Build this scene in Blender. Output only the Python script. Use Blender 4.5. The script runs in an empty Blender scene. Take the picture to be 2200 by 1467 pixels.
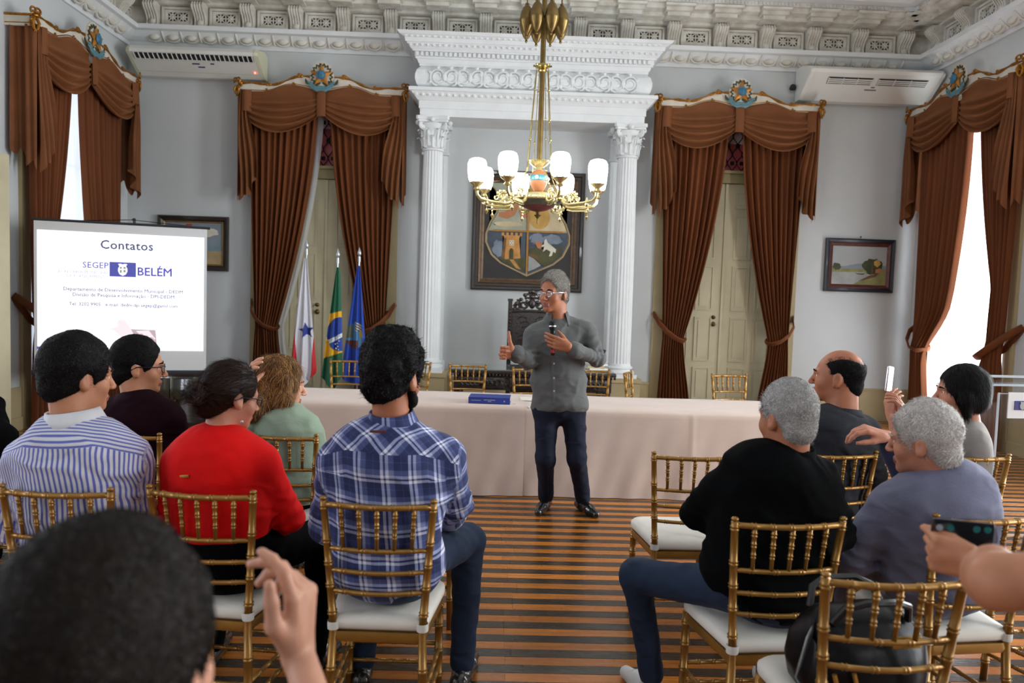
import bpy, bmesh, math, random
import numpy as np
from mathutils import Matrix, Vector, Euler

# ------------------------------------------------------------------ camera, light, exposure
scene = bpy.context.scene
COL = scene.collection
W_PX, H_PX, F_PX = 2200.0, 1467.0, 1596.7
CAM_H, PITCH, ROLL, YAW = 1.616, 3.351, 1.841, -1.379
cam_data = bpy.data.cameras.new('camera')
cam_data.sensor_width = 36.0
cam_data.lens = 36.0 * F_PX / W_PX
cam_data.clip_start = 0.05
cam_data.dof.use_dof = True
cam_data.dof.focus_distance = 4.2
cam_data.dof.aperture_fstop = 2.8
cam = bpy.data.objects.new('camera', cam_data)
COL.objects.link(cam)
ROT = (Matrix.Rotation(math.radians(YAW), 3, 'Z') @ Matrix.Rotation(math.radians(90 - PITCH), 3, 'X')
       @ Matrix.Rotation(math.radians(ROLL), 3, 'Z'))
cam.matrix_world = Matrix.Translation((0, 0, CAM_H)) @ ROT.to_4x4()
scene.camera = cam
scene.view_settings.view_transform = 'Standard'
scene.view_settings.look = 'None'
scene.view_settings.gamma = 1.0
scene.view_settings.use_curve_mapping = False
scene.view_settings.exposure = 0.72
scene.cycles.use_denoising = True
scene.cycles.max_bounces = 8
scene.cycles.transparent_max_bounces = 12
scene.cycles.sample_clamp_indirect = 6.0
scene.cycles.caustics_reflective = False
scene.cycles.caustics_refractive = False

world = bpy.data.worlds.new('world')
scene.world = world
world.use_nodes = True
bgn = world.node_tree.nodes['Background']
bgn.inputs['Color'].default_value = (0.72, 0.83, 1.0, 1)
bgn.inputs['Strength'].default_value = 1.0

# room measures (metres): camera stands at the origin, back wall straight ahead along +Y
XL, XR, YB, YF, ZC = -5.2, 6.03, 10.64, -4.6, 5.95
WIN_L, WIN_R = 9.15, 9.35            # centre of the visible side windows along Y
OPEN_W, OPEN_Z0, OPEN_Z1 = 1.5, 0.12, 4.25
WIN_YS_L = (WIN_L, 5.0, 0.9, -2.9)
WIN_YS_R = (WIN_R, 5.0, 0.9, -2.9)

def daylight(name, x, y, side, power, colour=(0.93, 0.97, 1.0)):
    """daylight standing in one of the room's tall windows"""
    l = bpy.data.lights.new(name, 'AREA')
    l.shape = 'RECTANGLE'
    l.size = OPEN_W - 0.06
    l.size_y = OPEN_Z1 - OPEN_Z0 - 0.1
    l.energy = power
    l.color = colour
    o = bpy.data.objects.new(name, l)
    o.location = (x, y, (OPEN_Z0 + OPEN_Z1) / 2)
    o.rotation_euler = (math.radians(90), 0, math.radians(90 if side > 0 else -90))
    COL.objects.link(o)
    return o

POW_L = (15, 75, 60, 40)
POW_R = (210, 340, 180, 80)
for i, y in enumerate(WIN_YS_L):
    daylight('daylight', XL - 0.34, y, -1, POW_L[i], (0.86, 0.9, 1.0))
for i, y in enumerate(WIN_YS_R):
    daylight('daylight', XR + 0.34, y, 1, POW_R[i])

# ------------------------------------------------------------------ pixel of the photograph -> point at a known depth / height
def _ray(px, py):
    return ROT @ Vector(((px - W_PX / 2) / F_PX, -(py - H_PX / 2) / F_PX, -1.0))
def at(px, py, Y):
    d = _ray(px, py); return Vector((0, 0, CAM_H)) + d * (Y / d.y)
def atz(px, py, z):
    d = _ray(px, py); return Vector((0, 0, CAM_H)) + d * ((z - CAM_H) / d.z)
def atx(px, py, x):
    d = _ray(px, py); return Vector((0, 0, CAM_H)) + d * (x / d.x)

# ------------------------------------------------------------------ materials
MATS = {}
def srgb(r, g, b):
    f = lambda c: (c / 255 / 12.92) if c / 255 <= 0.04045 else ((c / 255 + 0.055) / 1.055) ** 2.4
    return (f(r), f(g), f(b))

def mat(name, col, rough=0.6, metal=0.0, var=0.0, vscale=6.0, bump=0.0, bscale=60.0, sheen=0.0, spec=0.5, emit=None, estr=0.0,
        alpha=1.0, trans=0.0, coat=0.0, sub=0.0, stretch=None, var_col=None, wrinkle=0.0):
    """principled material; colour broken up by a noise (var) and a fine relief (bump)"""
    m = bpy.data.materials.new(name); m.use_nodes = True
    nt = m.node_tree; N = nt.nodes; L = nt.links
    b = N['Principled BSDF']
    c = (*col, 1)
    b.inputs['Base Color'].default_value = c
    b.inputs['Roughness'].default_value = rough
    b.inputs['Metallic'].default_value = metal
    b.inputs['Specular IOR Level'].default_value = spec
    b.inputs['Sheen Weight'].default_value = sheen
    b.inputs['Coat Weight'].default_value = coat
    b.inputs['Transmission Weight'].default_value = trans
    b.inputs['Alpha'].default_value = alpha
    if sub:
        b.inputs['Subsurface Weight'].default_value = sub
        b.inputs['Subsurface Radius'].default_value = (0.01, 0.004, 0.002)
    if sheen:
        b.inputs['Sheen Roughness'].default_value = 0.4
        b.inputs['Sheen Tint'].default_value = (min(1, col[0] * 3 + .2), min(1, col[1] * 3 + .12), min(1, col[2] * 3 + .06), 1)
    if emit is not None:
        b.inputs['Emission Color'].default_value = (*emit, 1)
        b.inputs['Emission Strength'].default_value = estr
    if var or bump:
        tc = N.new('ShaderNodeTexCoord')
        vec = tc.outputs['Object']
        if stretch:
            mp = N.new('ShaderNodeMapping'); mp.inputs['Scale'].default_value = stretch
            L.new(vec, mp.inputs['Vector']); vec = mp.outputs['Vector']
    if var:
        n = N.new('ShaderNodeTexNoise'); n.inputs['Scale'].default_value = vscale; n.inputs['Detail'].default_value = 5
        L.new(vec, n.inputs['Vector'])
        mx = N.new('ShaderNodeMix'); mx.data_type = 'RGBA'
        c2 = var_col if var_col else tuple(max(0, x * (1 - var)) for x in col)
        mx.inputs['A'].default_value = (*c2, 1)
        mx.inputs['B'].default_value = (*tuple(min(1, x * (1 + var * .5)) for x in col), 1)
        rmp = N.new('ShaderNodeMapRange'); rmp.inputs['From Min'].default_value = .3; rmp.inputs['From Max'].default_value = .7
        L.new(n.outputs['Fac'], rmp.inputs['Value']); L.new(rmp.outputs['Result'], mx.inputs['Factor'])
        L.new(mx.outputs['Result'], b.inputs['Base Color'])
    if bump:
        n2 = N.new('ShaderNodeTexNoise'); n2.inputs['Scale'].default_value = bscale; n2.inputs['Detail'].default_value = 4
        L.new(vec, n2.inputs['Vector'])
        bp = N.new('ShaderNodeBump'); bp.inputs['Strength'].default_value = bump; bp.inputs['Distance'].default_value = 0.01
        L.new(n2.outputs['Fac'], bp.inputs['Height']); L.new(bp.outputs['Normal'], b.inputs['Normal'])
        if wrinkle:
            n3 = N.new('ShaderNodeTexNoise'); n3.inputs['Scale'].default_value = 7.5; n3.inputs['Detail'].default_value = 2.5; n3.inputs['Distortion'].default_value = 1.1
            if hasattr(n3, 'noise_type'): n3.noise_type = 'RIDGED_MULTIFRACTAL'
            mp3 = N.new('ShaderNodeMapping'); mp3.inputs['Scale'].default_value = (.8, .8, 1.5); mp3.inputs['Rotation'].default_value = (0, .5, 0); L.new(tc.outputs['Object'], mp3.inputs['Vector']); L.new(mp3.outputs[0], n3.inputs['Vector'])
            bp3 = N.new('ShaderNodeBump'); bp3.inputs['Strength'].default_value = wrinkle; bp3.inputs['Distance'].default_value = .022
            L.new(n3.outputs['Fac'], bp3.inputs['Height']); L.new(bp3.outputs['Normal'], bp.inputs['Normal'])
    MATS[name] = m
    return m

# ------------------------------------------------------------------ mesh helpers
class MB:
    """collects vertices and faces, then links them as ONE mesh object"""
    def __init__(s): s.v = []; s.f = []; s.mi = []
    def add(s, verts, faces, mi=0):
        o = len(s.v); s.v.extend([tuple(p) for p in verts]); s.f.extend([tuple(i + o for i in f) for f in faces]); s.mi.extend([mi] * len(faces)); return s
    def box(s, c, d, rot=None, mi=0):
        x, y, z = d[0] / 2, d[1] / 2, d[2] / 2
        P = [Vector((a, b, e)) for a in (-x, x) for b in (-y, y) for e in (-z, z)]
        if rot is not None: P = [rot @ p for p in P]
        c = Vector(c)
        return s.add([p + c for p in P], [(0, 1, 3, 2), (4, 6, 7, 5), (0, 4, 5, 1), (2, 3, 7, 6), (0, 2, 6, 4), (1, 5, 7, 3)], mi)
    def bevbox(s, c, d, bev=0.005, rot=None, mi=0):
        bm = bmesh.new(); bmesh.ops.create_cube(bm, size=1)
        for v in bm.verts: v.co = Vector((v.co.x * d[0], v.co.y * d[1], v.co.z * d[2]))
        bmesh.ops.bevel(bm, geom=bm.edges[:], offset=bev, segments=2, affect='EDGES', profile=.6)
        return s.bm(bm, c, rot, mi)
    def bm(s, bm, c=(0, 0, 0), rot=None, mi=0):
        bm.verts.index_update(); c = Vector(c)
        P = [((rot @ v.co) if rot is not None else v.co) + c for v in bm.verts]
        F = [tuple(v.index for v in f.verts) for f in bm.faces]
        bm.free(); return s.add(P, F, mi)
    def tube(s, pts, rad, n=10, cap=True, mi=0, closed=False, flat=1.0, up=None):
        """sweep along pts; rad one number or a list"""
        pts = [Vector(p) for p in pts]; k = len(pts)
        R = rad if hasattr(rad, '__len__') else [rad] * k
        t0 = (pts[1] - pts[0]).normalized()
        ref = Vector(up) if up is not None else (Vector((0, 0, 1)) if abs(t0.z) < .9 else Vector((1, 0, 0)))
        nx = (ref - t0 * ref.dot(t0)).normalized()
        rings = []
        for i in range(k):
            if closed: t = pts[(i + 1) % k] - pts[i - 1]
            else: t = pts[min(i + 1, k - 1)] - pts[max(i - 1, 0)]
            t = t.normalized() if t.length > 1e-9 else t0
            nx = (nx - t * nx.dot(t)); nx = nx.normalized() if nx.length > 1e-6 else t.orthogonal().normalized()
            ny = t.cross(nx)
            rings.append([pts[i] + (nx * math.cos(a) * R[i] + ny * math.sin(a) * R[i] * flat) for a in [2 * math.pi * j / n for j in range(n)]])
        V = [p for r in rings for p in r]; F = []
        m = k if closed else k - 1
        for i in range(m):
            a, b = i * n, ((i + 1) % k) * n
            for j in range(n):
                F.append((a + j, a + (j + 1) % n, b + (j + 1) % n, b + j))
        if cap and not closed:
            F.append(tuple(range(n))[::-1]); F.append(tuple((k - 1) * n + j for j in range(n)))
        return s.add(V, F, mi)
    def lathe(s, prof, c=(0, 0, 0), n=16, rot=None, mi=0, cap=True):
        """prof: (radius, z) from bottom to top"""
        V = []; F = []; c = Vector(c)
        for r, z in prof:
            for j in range(n):
                a = 2 * math.pi * j / n; p = Vector((r * math.cos(a), r * math.sin(a), z))
                V.append((rot @ p if rot is not None else p) + c)
        for i in range(len(prof) - 1):
            for j in range(n):
                F.append((i * n + j, i * n + (j + 1) % n, (i + 1) * n + (j + 1) % n, (i + 1) * n + j))
        if cap:
            F.append(tuple(range(n))[::-1]); F.append(tuple((len(prof) - 1) * n + j for j in range(n)))
        return s.add(V, F, mi)
    def prism(s, poly, depth, M=None, mi=0):
        """polygon in xz extruded towards -y by depth (outer face at y=-depth)"""
        n = len(poly); V = [Vector((x, 0, z)) for x, z in poly] + [Vector((x, -depth, z)) for x, z in poly]
        if M is not None: V = [M @ p for p in V]
        F = [tuple(range(n)), tuple(range(2 * n - 1, n - 1, -1))] + [(i, i + n, (i + 1) % n + n, (i + 1) % n) for i in range(n)]
        return s.add(V, F, mi)
    def grid(s, P, mi=0, close_u=False):
        """P[i][j] points"""
        r, c = len(P), len(P[0]); V = [p for row in P for p in row]; F = []
        for i in range(r - 1):
            for j in range(c if close_u else c - 1):
                F.append((i * c + j, i * c + (j + 1) % c, (i + 1) * c + (j + 1) % c, (i + 1) * c + j))
        return s.add(V, F, mi)
    def sphere(s, c, r, n=12, m=8, sc=(1, 1, 1), rot=None, mi=0):
        prof = [(max(1e-4, r * math.sin(math.pi * i / m)), -r * math.cos(math.pi * i / m)) for i in range(m + 1)]
        V = []; F = []; c = Vector(c)
        for rr, z in prof:
            for j in range(n):
                a = 2 * math.pi * j / n; p = Vector((rr * math.cos(a) * sc[0], rr * math.sin(a) * sc[1], z * sc[2]))
                V.append((rot @ p if rot is not None else p) + c)
        for i in range(m):
            for j in range(n):
                F.append((i * n + j, i * n + (j + 1) % n, (i + 1) * n + (j + 1) % n, (i + 1) * n + j))
        return s.add(V, F, mi)
    def mesh(s, name, mats, smooth=True):
        me = bpy.data.meshes.new(name); me.from_pydata(s.v, [], s.f)
        if not isinstance(mats, (list, tuple)): mats = [mats]
        for m in mats: me.materials.append(MATS[m] if isinstance(m, str) else m)
        if len(mats) > 1: me.polygons.foreach_set('material_index', s.mi)
        if smooth is True:
            me.polygons.foreach_set('use_smooth', [True] * len(me.polygons))
            me.set_sharp_from_angle(angle=math.radians(42))
        elif smooth == 'all':
            me.polygons.foreach_set('use_smooth', [True] * len(me.polygons))
        me.update(); return me
    def build(s, name, mats, parent=None, loc=None, smooth=True, **props):
        o = bpy.data.objects.new(name, s.mesh(name, mats, smooth)); COL.objects.link(o)
        if loc is not None: o.location = loc
        if parent is not None: o.parent = parent
        for k, v in props.items(): o[k] = v
        return o

def inst(name, mesh, parent=None, M=None, **props):
    o = bpy.data.objects.new(name, mesh); COL.objects.link(o)
    if M is not None: o.matrix_local = M
    if parent is not None: o.parent = parent
    for k, v in props.items(): o[k] = v
    return o

def thing(name, label, cat, loc=(0, 0, 0), rotz=0.0, group=None):
    o = bpy.data.objects.new(name, None); COL.objects.link(o)
    o.empty_display_size = .1
    o.location = loc; o.rotation_euler = (0, 0, rotz); o['label'] = label; o['category'] = cat
    if group: o['group'] = group
    return o
def tag(o, label, cat, group=None):
    o['label'] = label; o['category'] = cat
    if group: o['group'] = group
    return o
def struct(o, label=None):
    o['kind'] = 'structure'
    if label: o['label'] = label
    return o
def holder(name, loc=(0, 0, 0), rotz=0.0, label=None):
    o = bpy.data.objects.new(name, None); COL.objects.link(o); o.location = loc; o.rotation_euler = (0, 0, rotz)
    o.empty_display_size = .1
    return struct(o, label)
def copy_tree(o, parent=None):
    c = o.copy(); COL.objects.link(c)
    if parent is not None: c.parent = parent
    for ch in list(o.children): copy_tree(ch, c)
    return c
def text_mesh(txt, size, mat_name, align='CENTER', shear=0.0, spacing=1.0, bold=0.0):
    cu = bpy.data.curves.new('lettering', 'FONT'); cu.body = txt; cu.size = size; cu.align_x = align; cu.shear = shear
    cu.space_character = spacing; cu.resolution_u = 2
    t = bpy.data.objects.new('lettering', cu); COL.objects.link(t)
    me = bpy.data.meshes.new_from_object(t)
    bpy.data.objects.remove(t); bpy.data.curves.remove(cu)
    if bold:
        v = [tuple(p.co) for p in me.vertices]; f = [tuple(p.vertices) for p in me.polygons]; n = len(v); V, F = [], []
        for k, (dx, dy) in enumerate(((-bold, 0), (bold, 0), (0, bold), (0, -bold))):
            V += [(x + dx, y + dy, z + k * 2e-5) for x, y, z in v]; F += [tuple(i + n * k for i in q) for q in f]
        me = bpy.data.meshes.new('lettering'); me.from_pydata(V, [], F)
    me.materials.clear(); me.materials.append(MATS[mat_name])
    return me
def lerp(a, b, t): return a + (b - a) * t
def sstep(a, b, x):
    t = min(1, max(0, (x - a) / (b - a))); return t * t * (3 - 2 * t)
RZ = lambda a: Matrix.Rotation(a, 3, 'Z')
RX = lambda a: Matrix.Rotation(a, 3, 'X')
RY = lambda a: Matrix.Rotation(a, 3, 'Y')
def xf(loc, rot=None, sc=1.0):
    M = (rot.to_4x4() if rot is not None else Matrix.Identity(4))
    return Matrix.Translation(loc) @ M @ Matrix.Diagonal((sc, sc, sc, 1) if not hasattr(sc, '__len__') else (*sc, 1))
def LS(a, b, n, endpoint=True): return [float(x) for x in np.linspace(a, b, n, endpoint=endpoint)]
# ================================================================== ROOM SHELL
mat('wall_paint', srgb(198, 202, 203), .85, var=.04, vscale=1.6, bump=.08, bscale=25)
mat('plaster', srgb(226, 229, 230), .7, var=.05, vscale=5, bump=.12, bscale=45)
mat('plaster_ornate', srgb(228, 231, 232), .7, var=.05, vscale=8, bump=.7, bscale=38)
mat('plaster_old', srgb(222, 221, 213), .75, var=.12, vscale=7, bump=.25, bscale=50, var_col=srgb(192, 186, 174))
mat('dado_paint', srgb(176, 160, 122), .7, var=.1, vscale=3, bump=.1)
mat('door_paint', srgb(190, 182, 152), .55, var=.07, vscale=4, bump=.1, bscale=30)
mat('lintel_paint', srgb(146, 134, 96), .6, var=.1, vscale=4)
mat('pink_glass', srgb(176, 78, 84), .35, var=.08, vscale=3)
mat('pale_glass', srgb(215, 190, 195), .35)
mat('iron', (.012, .011, .012), .5, .6)
mat('brass_dark', srgb(92, 74, 44), .4, .8)
mat('dark_hole', (.01, .009, .008), .9)
mat('vent_dark', srgb(90, 84, 76), .9)

def wood(name, c1, c2, rough=.28):
    m = mat(name, c1, rough, spec=.55)
    nt = m.node_tree; N = nt.nodes; L = nt.links; b = N['Principled BSDF']
    tc = N.new('ShaderNodeTexCoord'); oi = N.new('ShaderNodeObjectInfo')
    mp = N.new('ShaderNodeMapping'); mp.inputs['Scale'].default_value = (2.2, 42, 20)
    cx = N.new('ShaderNodeCombineXYZ'); L.new(oi.outputs['Random'], cx.inputs['X'])
    ml = N.new('ShaderNodeVectorMath'); ml.operation = 'SCALE'; ml.inputs['Scale'].default_value = 37
    L.new(cx.outputs[0], ml.inputs[0])
    ad = N.new('ShaderNodeVectorMath'); L.new(tc.outputs['Object'], ad.inputs[0]); L.new(ml.outputs[0], ad.inputs[1])
    L.new(ad.outputs[0], mp.inputs['Vector'])
    n = N.new('ShaderNodeTexNoise'); n.inputs['Scale'].default_value = 1.6; n.inputs['Detail'].default_value = 6; n.inputs['Distortion'].default_value = .6
    L.new(mp.outputs[0], n.inputs['Vector'])
    r = N.new('ShaderNodeMapRange'); r.inputs['From Min'].default_value = .32; r.inputs['From Max'].default_value = .68
    L.new(n.outputs['Fac'], r.inputs['Value'])
    mx = N.new('ShaderNodeMix'); mx.data_type = 'RGBA'; mx.inputs['A'].default_value = (*c1, 1); mx.inputs['B'].default_value = (*c2, 1)
    L.new(r.outputs[0], mx.inputs['Factor'])
    hs = N.new('ShaderNodeHueSaturation'); L.new(mx.outputs['Result'], hs.inputs['Color'])
    vr = N.new('ShaderNodeMapRange'); vr.inputs['To Min'].default_value = .82; vr.inputs['To Max'].default_value = 1.14
    L.new(oi.outputs['Random'], vr.inputs['Value']); L.new(vr.outputs[0], hs.inputs['Value'])
    L.new(hs.outputs[0], b.inputs['Base Color'])
    rr = N.new('ShaderNodeMapRange'); rr.inputs['To Min'].default_value = rough - .07; rr.inputs['To Max'].default_value = rough + .12
    L.new(n.outputs['Fac'], rr.inputs['Value']); L.new(rr.outputs[0], b.inputs['Roughness'])
    return m
wood('wood_orange', srgb(196, 122, 46), srgb(160, 90, 28), .24)
wood('wood_dark', srgb(70, 57, 44), srgb(44, 35, 26), .24)

# ---- floor: dark sub-floor with boards laid across the room, light and dark in turn
PITCH_B = .0727
mb = MB(); mb.box((( XL + XR) / 2, (YF + YB) / 2, -.06), (XR - XL + .4, YB - YF + .4, .08))
floor = struct(mb.build('floor', 'dark_hole', smooth=False))
rng = random.Random(4)
def plank_mesh(L, m):
    w = PITCH_B - .0018; h = .02; c = .0012
    P = [(-L/2, -w/2, -h), (L/2, -w/2, -h), (L/2, w/2, -h), (-L/2, w/2, -h), (-L/2, -w/2, -c), (L/2, -w/2, -c), (L/2, w/2, -c), (-L/2, w/2, -c),
         (-L/2 + c, -w/2 + c, 0), (L/2 - c, -w/2 + c, 0), (L/2 - c, w/2 - c, 0), (-L/2 + c, w/2 - c, 0)]
    F = [(0, 1, 5, 4), (1, 2, 6, 5), (2, 3, 7, 6), (3, 0, 4, 7), (4, 5, 9, 8), (5, 6, 10, 9), (6, 7, 11, 10), (7, 4, 8, 11), (8, 9, 10, 11)]
    return MB().add(P, F).mesh('plank', m, smooth=False)
plank_cache = {}
Y0B = 3.084                        # centre of one light board
k0, k1 = math.ceil((YF - Y0B) / PITCH_B), math.floor((YB - Y0B) / PITCH_B)
rest = {0: MB(), 1: MB()}
for k in range(k0, k1 + 1):
    y = Y0B + k * PITCH_B; dark = k % 2
    near = -3 <= k <= 55
    js = [XL] + [x + rng.choice((-.03, 0, .02, .05)) for x in (-3.9 + .25 * (dark), -2.1, .12, 2.35, 4.4)] + [XR]
    if near: js = [XL, -2.12 + rng.choice((-.03, 0, .05)), .12 + rng.choice((-.03, 0, .02, .05)), 2.35 + rng.choice((0, .06)), 4.4 + rng.choice((0, .06)), XR]
    for a, b in zip(js[:-1], js[1:]):
        L_ = round(b - a - .002, 2)
        if near:
            key = (L_, dark)
            if key not in plank_cache: plank_cache[key] = plank_mesh(L_, 'wood_dark' if dark else 'wood_orange')
            inst('plank', plank_cache[key], floor, xf(((a + b) / 2, y, rng.uniform(-.0006, .0006))))
        else:
            me = rest[dark]; w = PITCH_B - .002
            me.box(((a + b) / 2, y, -.01), (L_, w, .02))
for d_ in (0, 1):
    o = rest[d_].build('far_planks', 'wood_dark' if d_ else 'wood_orange', floor, smooth=False, kind='stuff')

# ---- walls with openings
def wall_panels(mb, u0, u1, z0, z1, holes, place, t):
    """a wall in (u,z) with rectangular holes [(ua,ub,za,zb)], place(u,z,thick)->box centre"""
    us = sorted({u0, u1, *[h[0] for h in holes], *[h[1] for h in holes]})
    zs = sorted({z0, z1, *[h[2] for h in holes], *[h[3] for h in holes]})
    for a, b in zip(us[:-1], us[1:]):
        run = None
        for c, d in zip(zs[:-1], zs[1:]):
            mu, mz = (a + b) / 2, (c + d) / 2
            inside = any(h[0] < mu < h[1] and h[2] < mz < h[3] for h in holes)
            if not inside: place(mb, a, b, c, d)
D1, D2 = -2.44, 3.28               # door centres on the back wall
DW, DZT = 1.74, 4.1
T = .3
mb = MB()
def pb(mb, a, b, c, d): mb.box(((a + b) / 2, YB + T / 2, (c + d) / 2), (b - a, T, d - c))
wall_panels(mb, XL - T, XR + T, 0, ZC, [(D1 - DW/2, D1 + DW/2, 0, DZT), (D2 - DW/2, D2 + DW/2, 0, DZT)], pb, T)
wall_back = struct(mb.build('wall_back', 'wall_paint', smooth=False))
for side, X, ys, nm in ((-1, XL, WIN_YS_L, 'wall_left'), (1, XR, WIN_YS_R, 'wall_right')):
    mb = MB()
    def ps(mb, a, b, c, d): mb.box((X + side * T / 2, (a + b) / 2, (c + d) / 2), (T, b - a, d - c))
    wall_panels(mb, YF, YB, 0, ZC, [(y - OPEN_W/2, y + OPEN_W/2, OPEN_Z0, OPEN_Z1) for y in ys], ps, T)
    struct(mb.build(nm, 'wall_paint', smooth=False))
mb = MB(); mb.box(((XL + XR) / 2, YF - T / 2, ZC / 2), (XR - XL + 2 * T, T, ZC)); struct(mb.build('wall_front', 'wall_paint', smooth=False))
mb = MB(); mb.box(((XL + XR) / 2, (YF + YB) / 2, ZC + .1), (XR - XL + .8, YB - YF + .8, .2)); struct(mb.build('ceiling', 'plaster', smooth=False))

# ---- painted dado along the walls
ZD = .47
mb = MB()
for a, b in ((XL, D1 - 1.02), (D1 + 1.02, -1.12), (-.66, 1.5), (1.98, D2 - 1.0), (D2 + 1.0, XR)):
    mb.box(((a + b) / 2, YB - .012, ZD / 2), (b - a, .024, ZD)); mb.box(((a + b) / 2, YB - .018, ZD - .02), (b - a, .036, .03))
    mb.box(((a + b) / 2, YB - .02, .07), (b - a, .04, .14))
struct(mb.build('baseboard_back', 'dado_paint', smooth=False))
for side, X, ys, nm in ((-1, XL, WIN_YS_L, 'baseboard_left'), (1, XR, WIN_YS_R, 'baseboard_right')):
    mb = MB(); e = [YF] + sum([[y - OPEN_W/2 - .16, y + OPEN_W/2 + .16] for y in sorted(ys)], []) + [YB - .05]
    for a, b in zip(e[0::2], e[1::2]):
        if b - a > .02:
            mb.box((X - side * .012, (a + b) / 2, ZD / 2), (.024, b - a, ZD)); mb.box((X - side * .02, (a + b) / 2, .07), (.04, b - a, .14))
    struct(mb.build(nm, 'dado_paint', smooth=False))

# ---- double doors with pierced fanlights
def double_door(name, cx, ztop):
    d = holder(name, (cx, YB, 0), label='cream panelled double door under a pink latticed fanlight')
    mb = MB()                                             # casing
    for s in (-1, 1): mb.box((s * (DW/2 + .07), -.015, DZT / 2 + .05), (.17, .05, DZT + .1))
    mb.box((0, .1, DZT + .01), (DW, .2, .02)); mb.box((0, -.016, DZT + .18), (DW + .31, .052, .16))
    for s in (-1, 1): mb.box((s * (DW/2 - .015), .12, DZT / 2), (.03, .24, DZT))
    mb.build('casing', 'dado_paint', d, smooth=False)
    mb = MB(); mb.box((0, .11, ztop + .08), (DW - .06, .12, .17)); mb.box((0, .04, ztop + .15), (DW - .06, .05, .04)); mb.build('lintel', 'lintel_paint', d, smooth=False)
    mb = MB(); mb.box((0, .16, (ztop + .16 + DZT) / 2), (DW - .06, .02, DZT - ztop - .16)); mb.build('fanlight_pane', 'pink_glass', d, smooth=False)
    mb = MB(); mb.box((0, .145, DZT - .09), (DW - .06, .02, .16)); mb.build('fanlight_band', 'pale_glass', d, smooth=False)
    g = MB(); z0, z1 = ztop + .17, DZT - .02; p = .066; n = int((DW - .1) / p)
    for i in range(n):
        x0 = -(n - 1) * p / 2 + i * p; ph = math.pi * (i % 2)
        g.tube([(x0 + p * .5 * math.cos((z - z0) / .125 * math.pi + ph), .12, z) for z in LS(z0, z1, 29)], .006, n=4)
    for r, z in enumerate(np.arange(z0 + .12, z1 - .05, .25)):
        for i in range(n // 2):
            x = -(n - 1) * p / 2 + (2 * i + (r % 2) + .5) * p
            if abs(x) < DW / 2 - .1:
                for a in range(4): g.sphere((x + .017 * math.cos(a * math.pi/2 + .785), .112, z + .017 * math.sin(a * math.pi/2 + .785)), .017, 6, 4)
    g.build('fanlight_lattice', 'iron', d)
    lw = DW / 2 - .02
    for s in (-1, 1):
        mb = MB(); cxl = s * (lw / 2 + .004); mb.box((cxl, .12, ztop / 2), (lw - .006, .045, ztop - .02))
        leaf = mb.build('door_leaf', 'door_paint', d, smooth=False)
        pw = .25; gap = .105
        rows = [(.22, .70), (.79, 1.43), (1.53, 2.17), (2.27, 2.91), (3.0, ztop - .12)]
        pc = {}
        for (a, b) in rows:
            for sx in (-1, 1):
                x = cxl + sx * (pw / 2 + .045); h = b - a
                key = round(h, 3)
                if key not in pc:
                    q = MB(); 
                    for (ww, hh, yy, tt) in ((pw, h, 0, .012), ):
                        for ss in (-1, 1):
                            q.box((ss * (ww/2 - .011), 0, 0), (.022, tt * 2, hh)); q.box((0, 0, ss * (hh/2 - .011)), (ww - .044, tt * 2, .022))
                    q.box((0, .006, 0), (ww - .05, .012, hh - .05))
                    q.box((0, -.002, 0), (ww - .11, .014, hh - .11))
                    pc[key] = q.mesh('panel', 'door_paint', smooth=False)
                inst('panel', pc[key], leaf, xf((x, .094, (a + b) / 2)))
    mb = MB(); mb.box((0, .09, ztop / 2), (.035, .03, ztop - .03)); mb.build('meeting_bead', 'door_paint', d, smooth=False)
    for zz, r in ((1.43, .028), (1.33, .036)):
        mb = MB(); mb.lathe([(r, 0), (r, .008), (r * .55, .02), (r * .8, .045), (r * .3, .055)], (-.11, .095, zz), 14, RX(math.pi / 2)); mb.build('knob', 'brass_dark', d)
    mb = MB(); mb.box((0, .5, DZT/2), (DW + .1, .02, DZT)); mb.build('backing', 'dark_hole', d, smooth=False)
    return d
double_door('door_1', D1, 3.22)
double_door('door_2', D2, 3.36)

# ---- side windows: casing, sashes (two leaves with muntins), one per opening
def side_window(name, X, y, side, vis):
    w = holder(name, (X, y, 0), label='tall french window glowing behind sheer curtains' if vis else 'tall french window along the side wall')
    mb = MB(); zc = (OPEN_Z0 + OPEN_Z1) / 2; h = OPEN_Z1 - OPEN_Z0
    for s in (-1, 1): mb.box((-side * .015, s * (OPEN_W/2 + .075), OPEN_Z1 / 2 + .04), (.05, .15, OPEN_Z1 + .1))
    mb.box((-side * .015, 0, OPEN_Z1 + .07), (.05, OPEN_W, .14)); mb.box((side * .15, 0, .06), (.34, OPEN_W, .12))
    for s in (-1, 1): mb.box((side * .15, s * (OPEN_W/2 - .012), zc), (.28, .024, h))
    mb.build('casing', 'dado_paint', w, smooth=False)
    for s in (-1, 1):
        lw = OPEN_W / 2 - .03; q = MB()
        for ss in (-1, 1): q.box((side * .2, s * (lw/2 + .005) + ss * (lw/2 - .03), zc), (.05, .06, h - .04))
        for z in (OPEN_Z0 + .3, 1.3, 2.2, 3.1, OPEN_Z1 - .06): q.box((side * .2, s * (lw/2 + .005), z), (.04, lw - .1, .05))
        q.box((side * .2, s * (lw/2 + .005), OPEN_Z0 + .14), (.04, lw - .1, .3))
        q.build('sash', 'door_paint', w, smooth=False)
    return w
n = 0
for side, X, ys in ((-1, XL, WIN_YS_L), (1, XR, WIN_YS_R)):
    for i, y in enumerate(ys):
        n += 1; side_window('window_%d' % n, X, y, side, i == 0)
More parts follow.
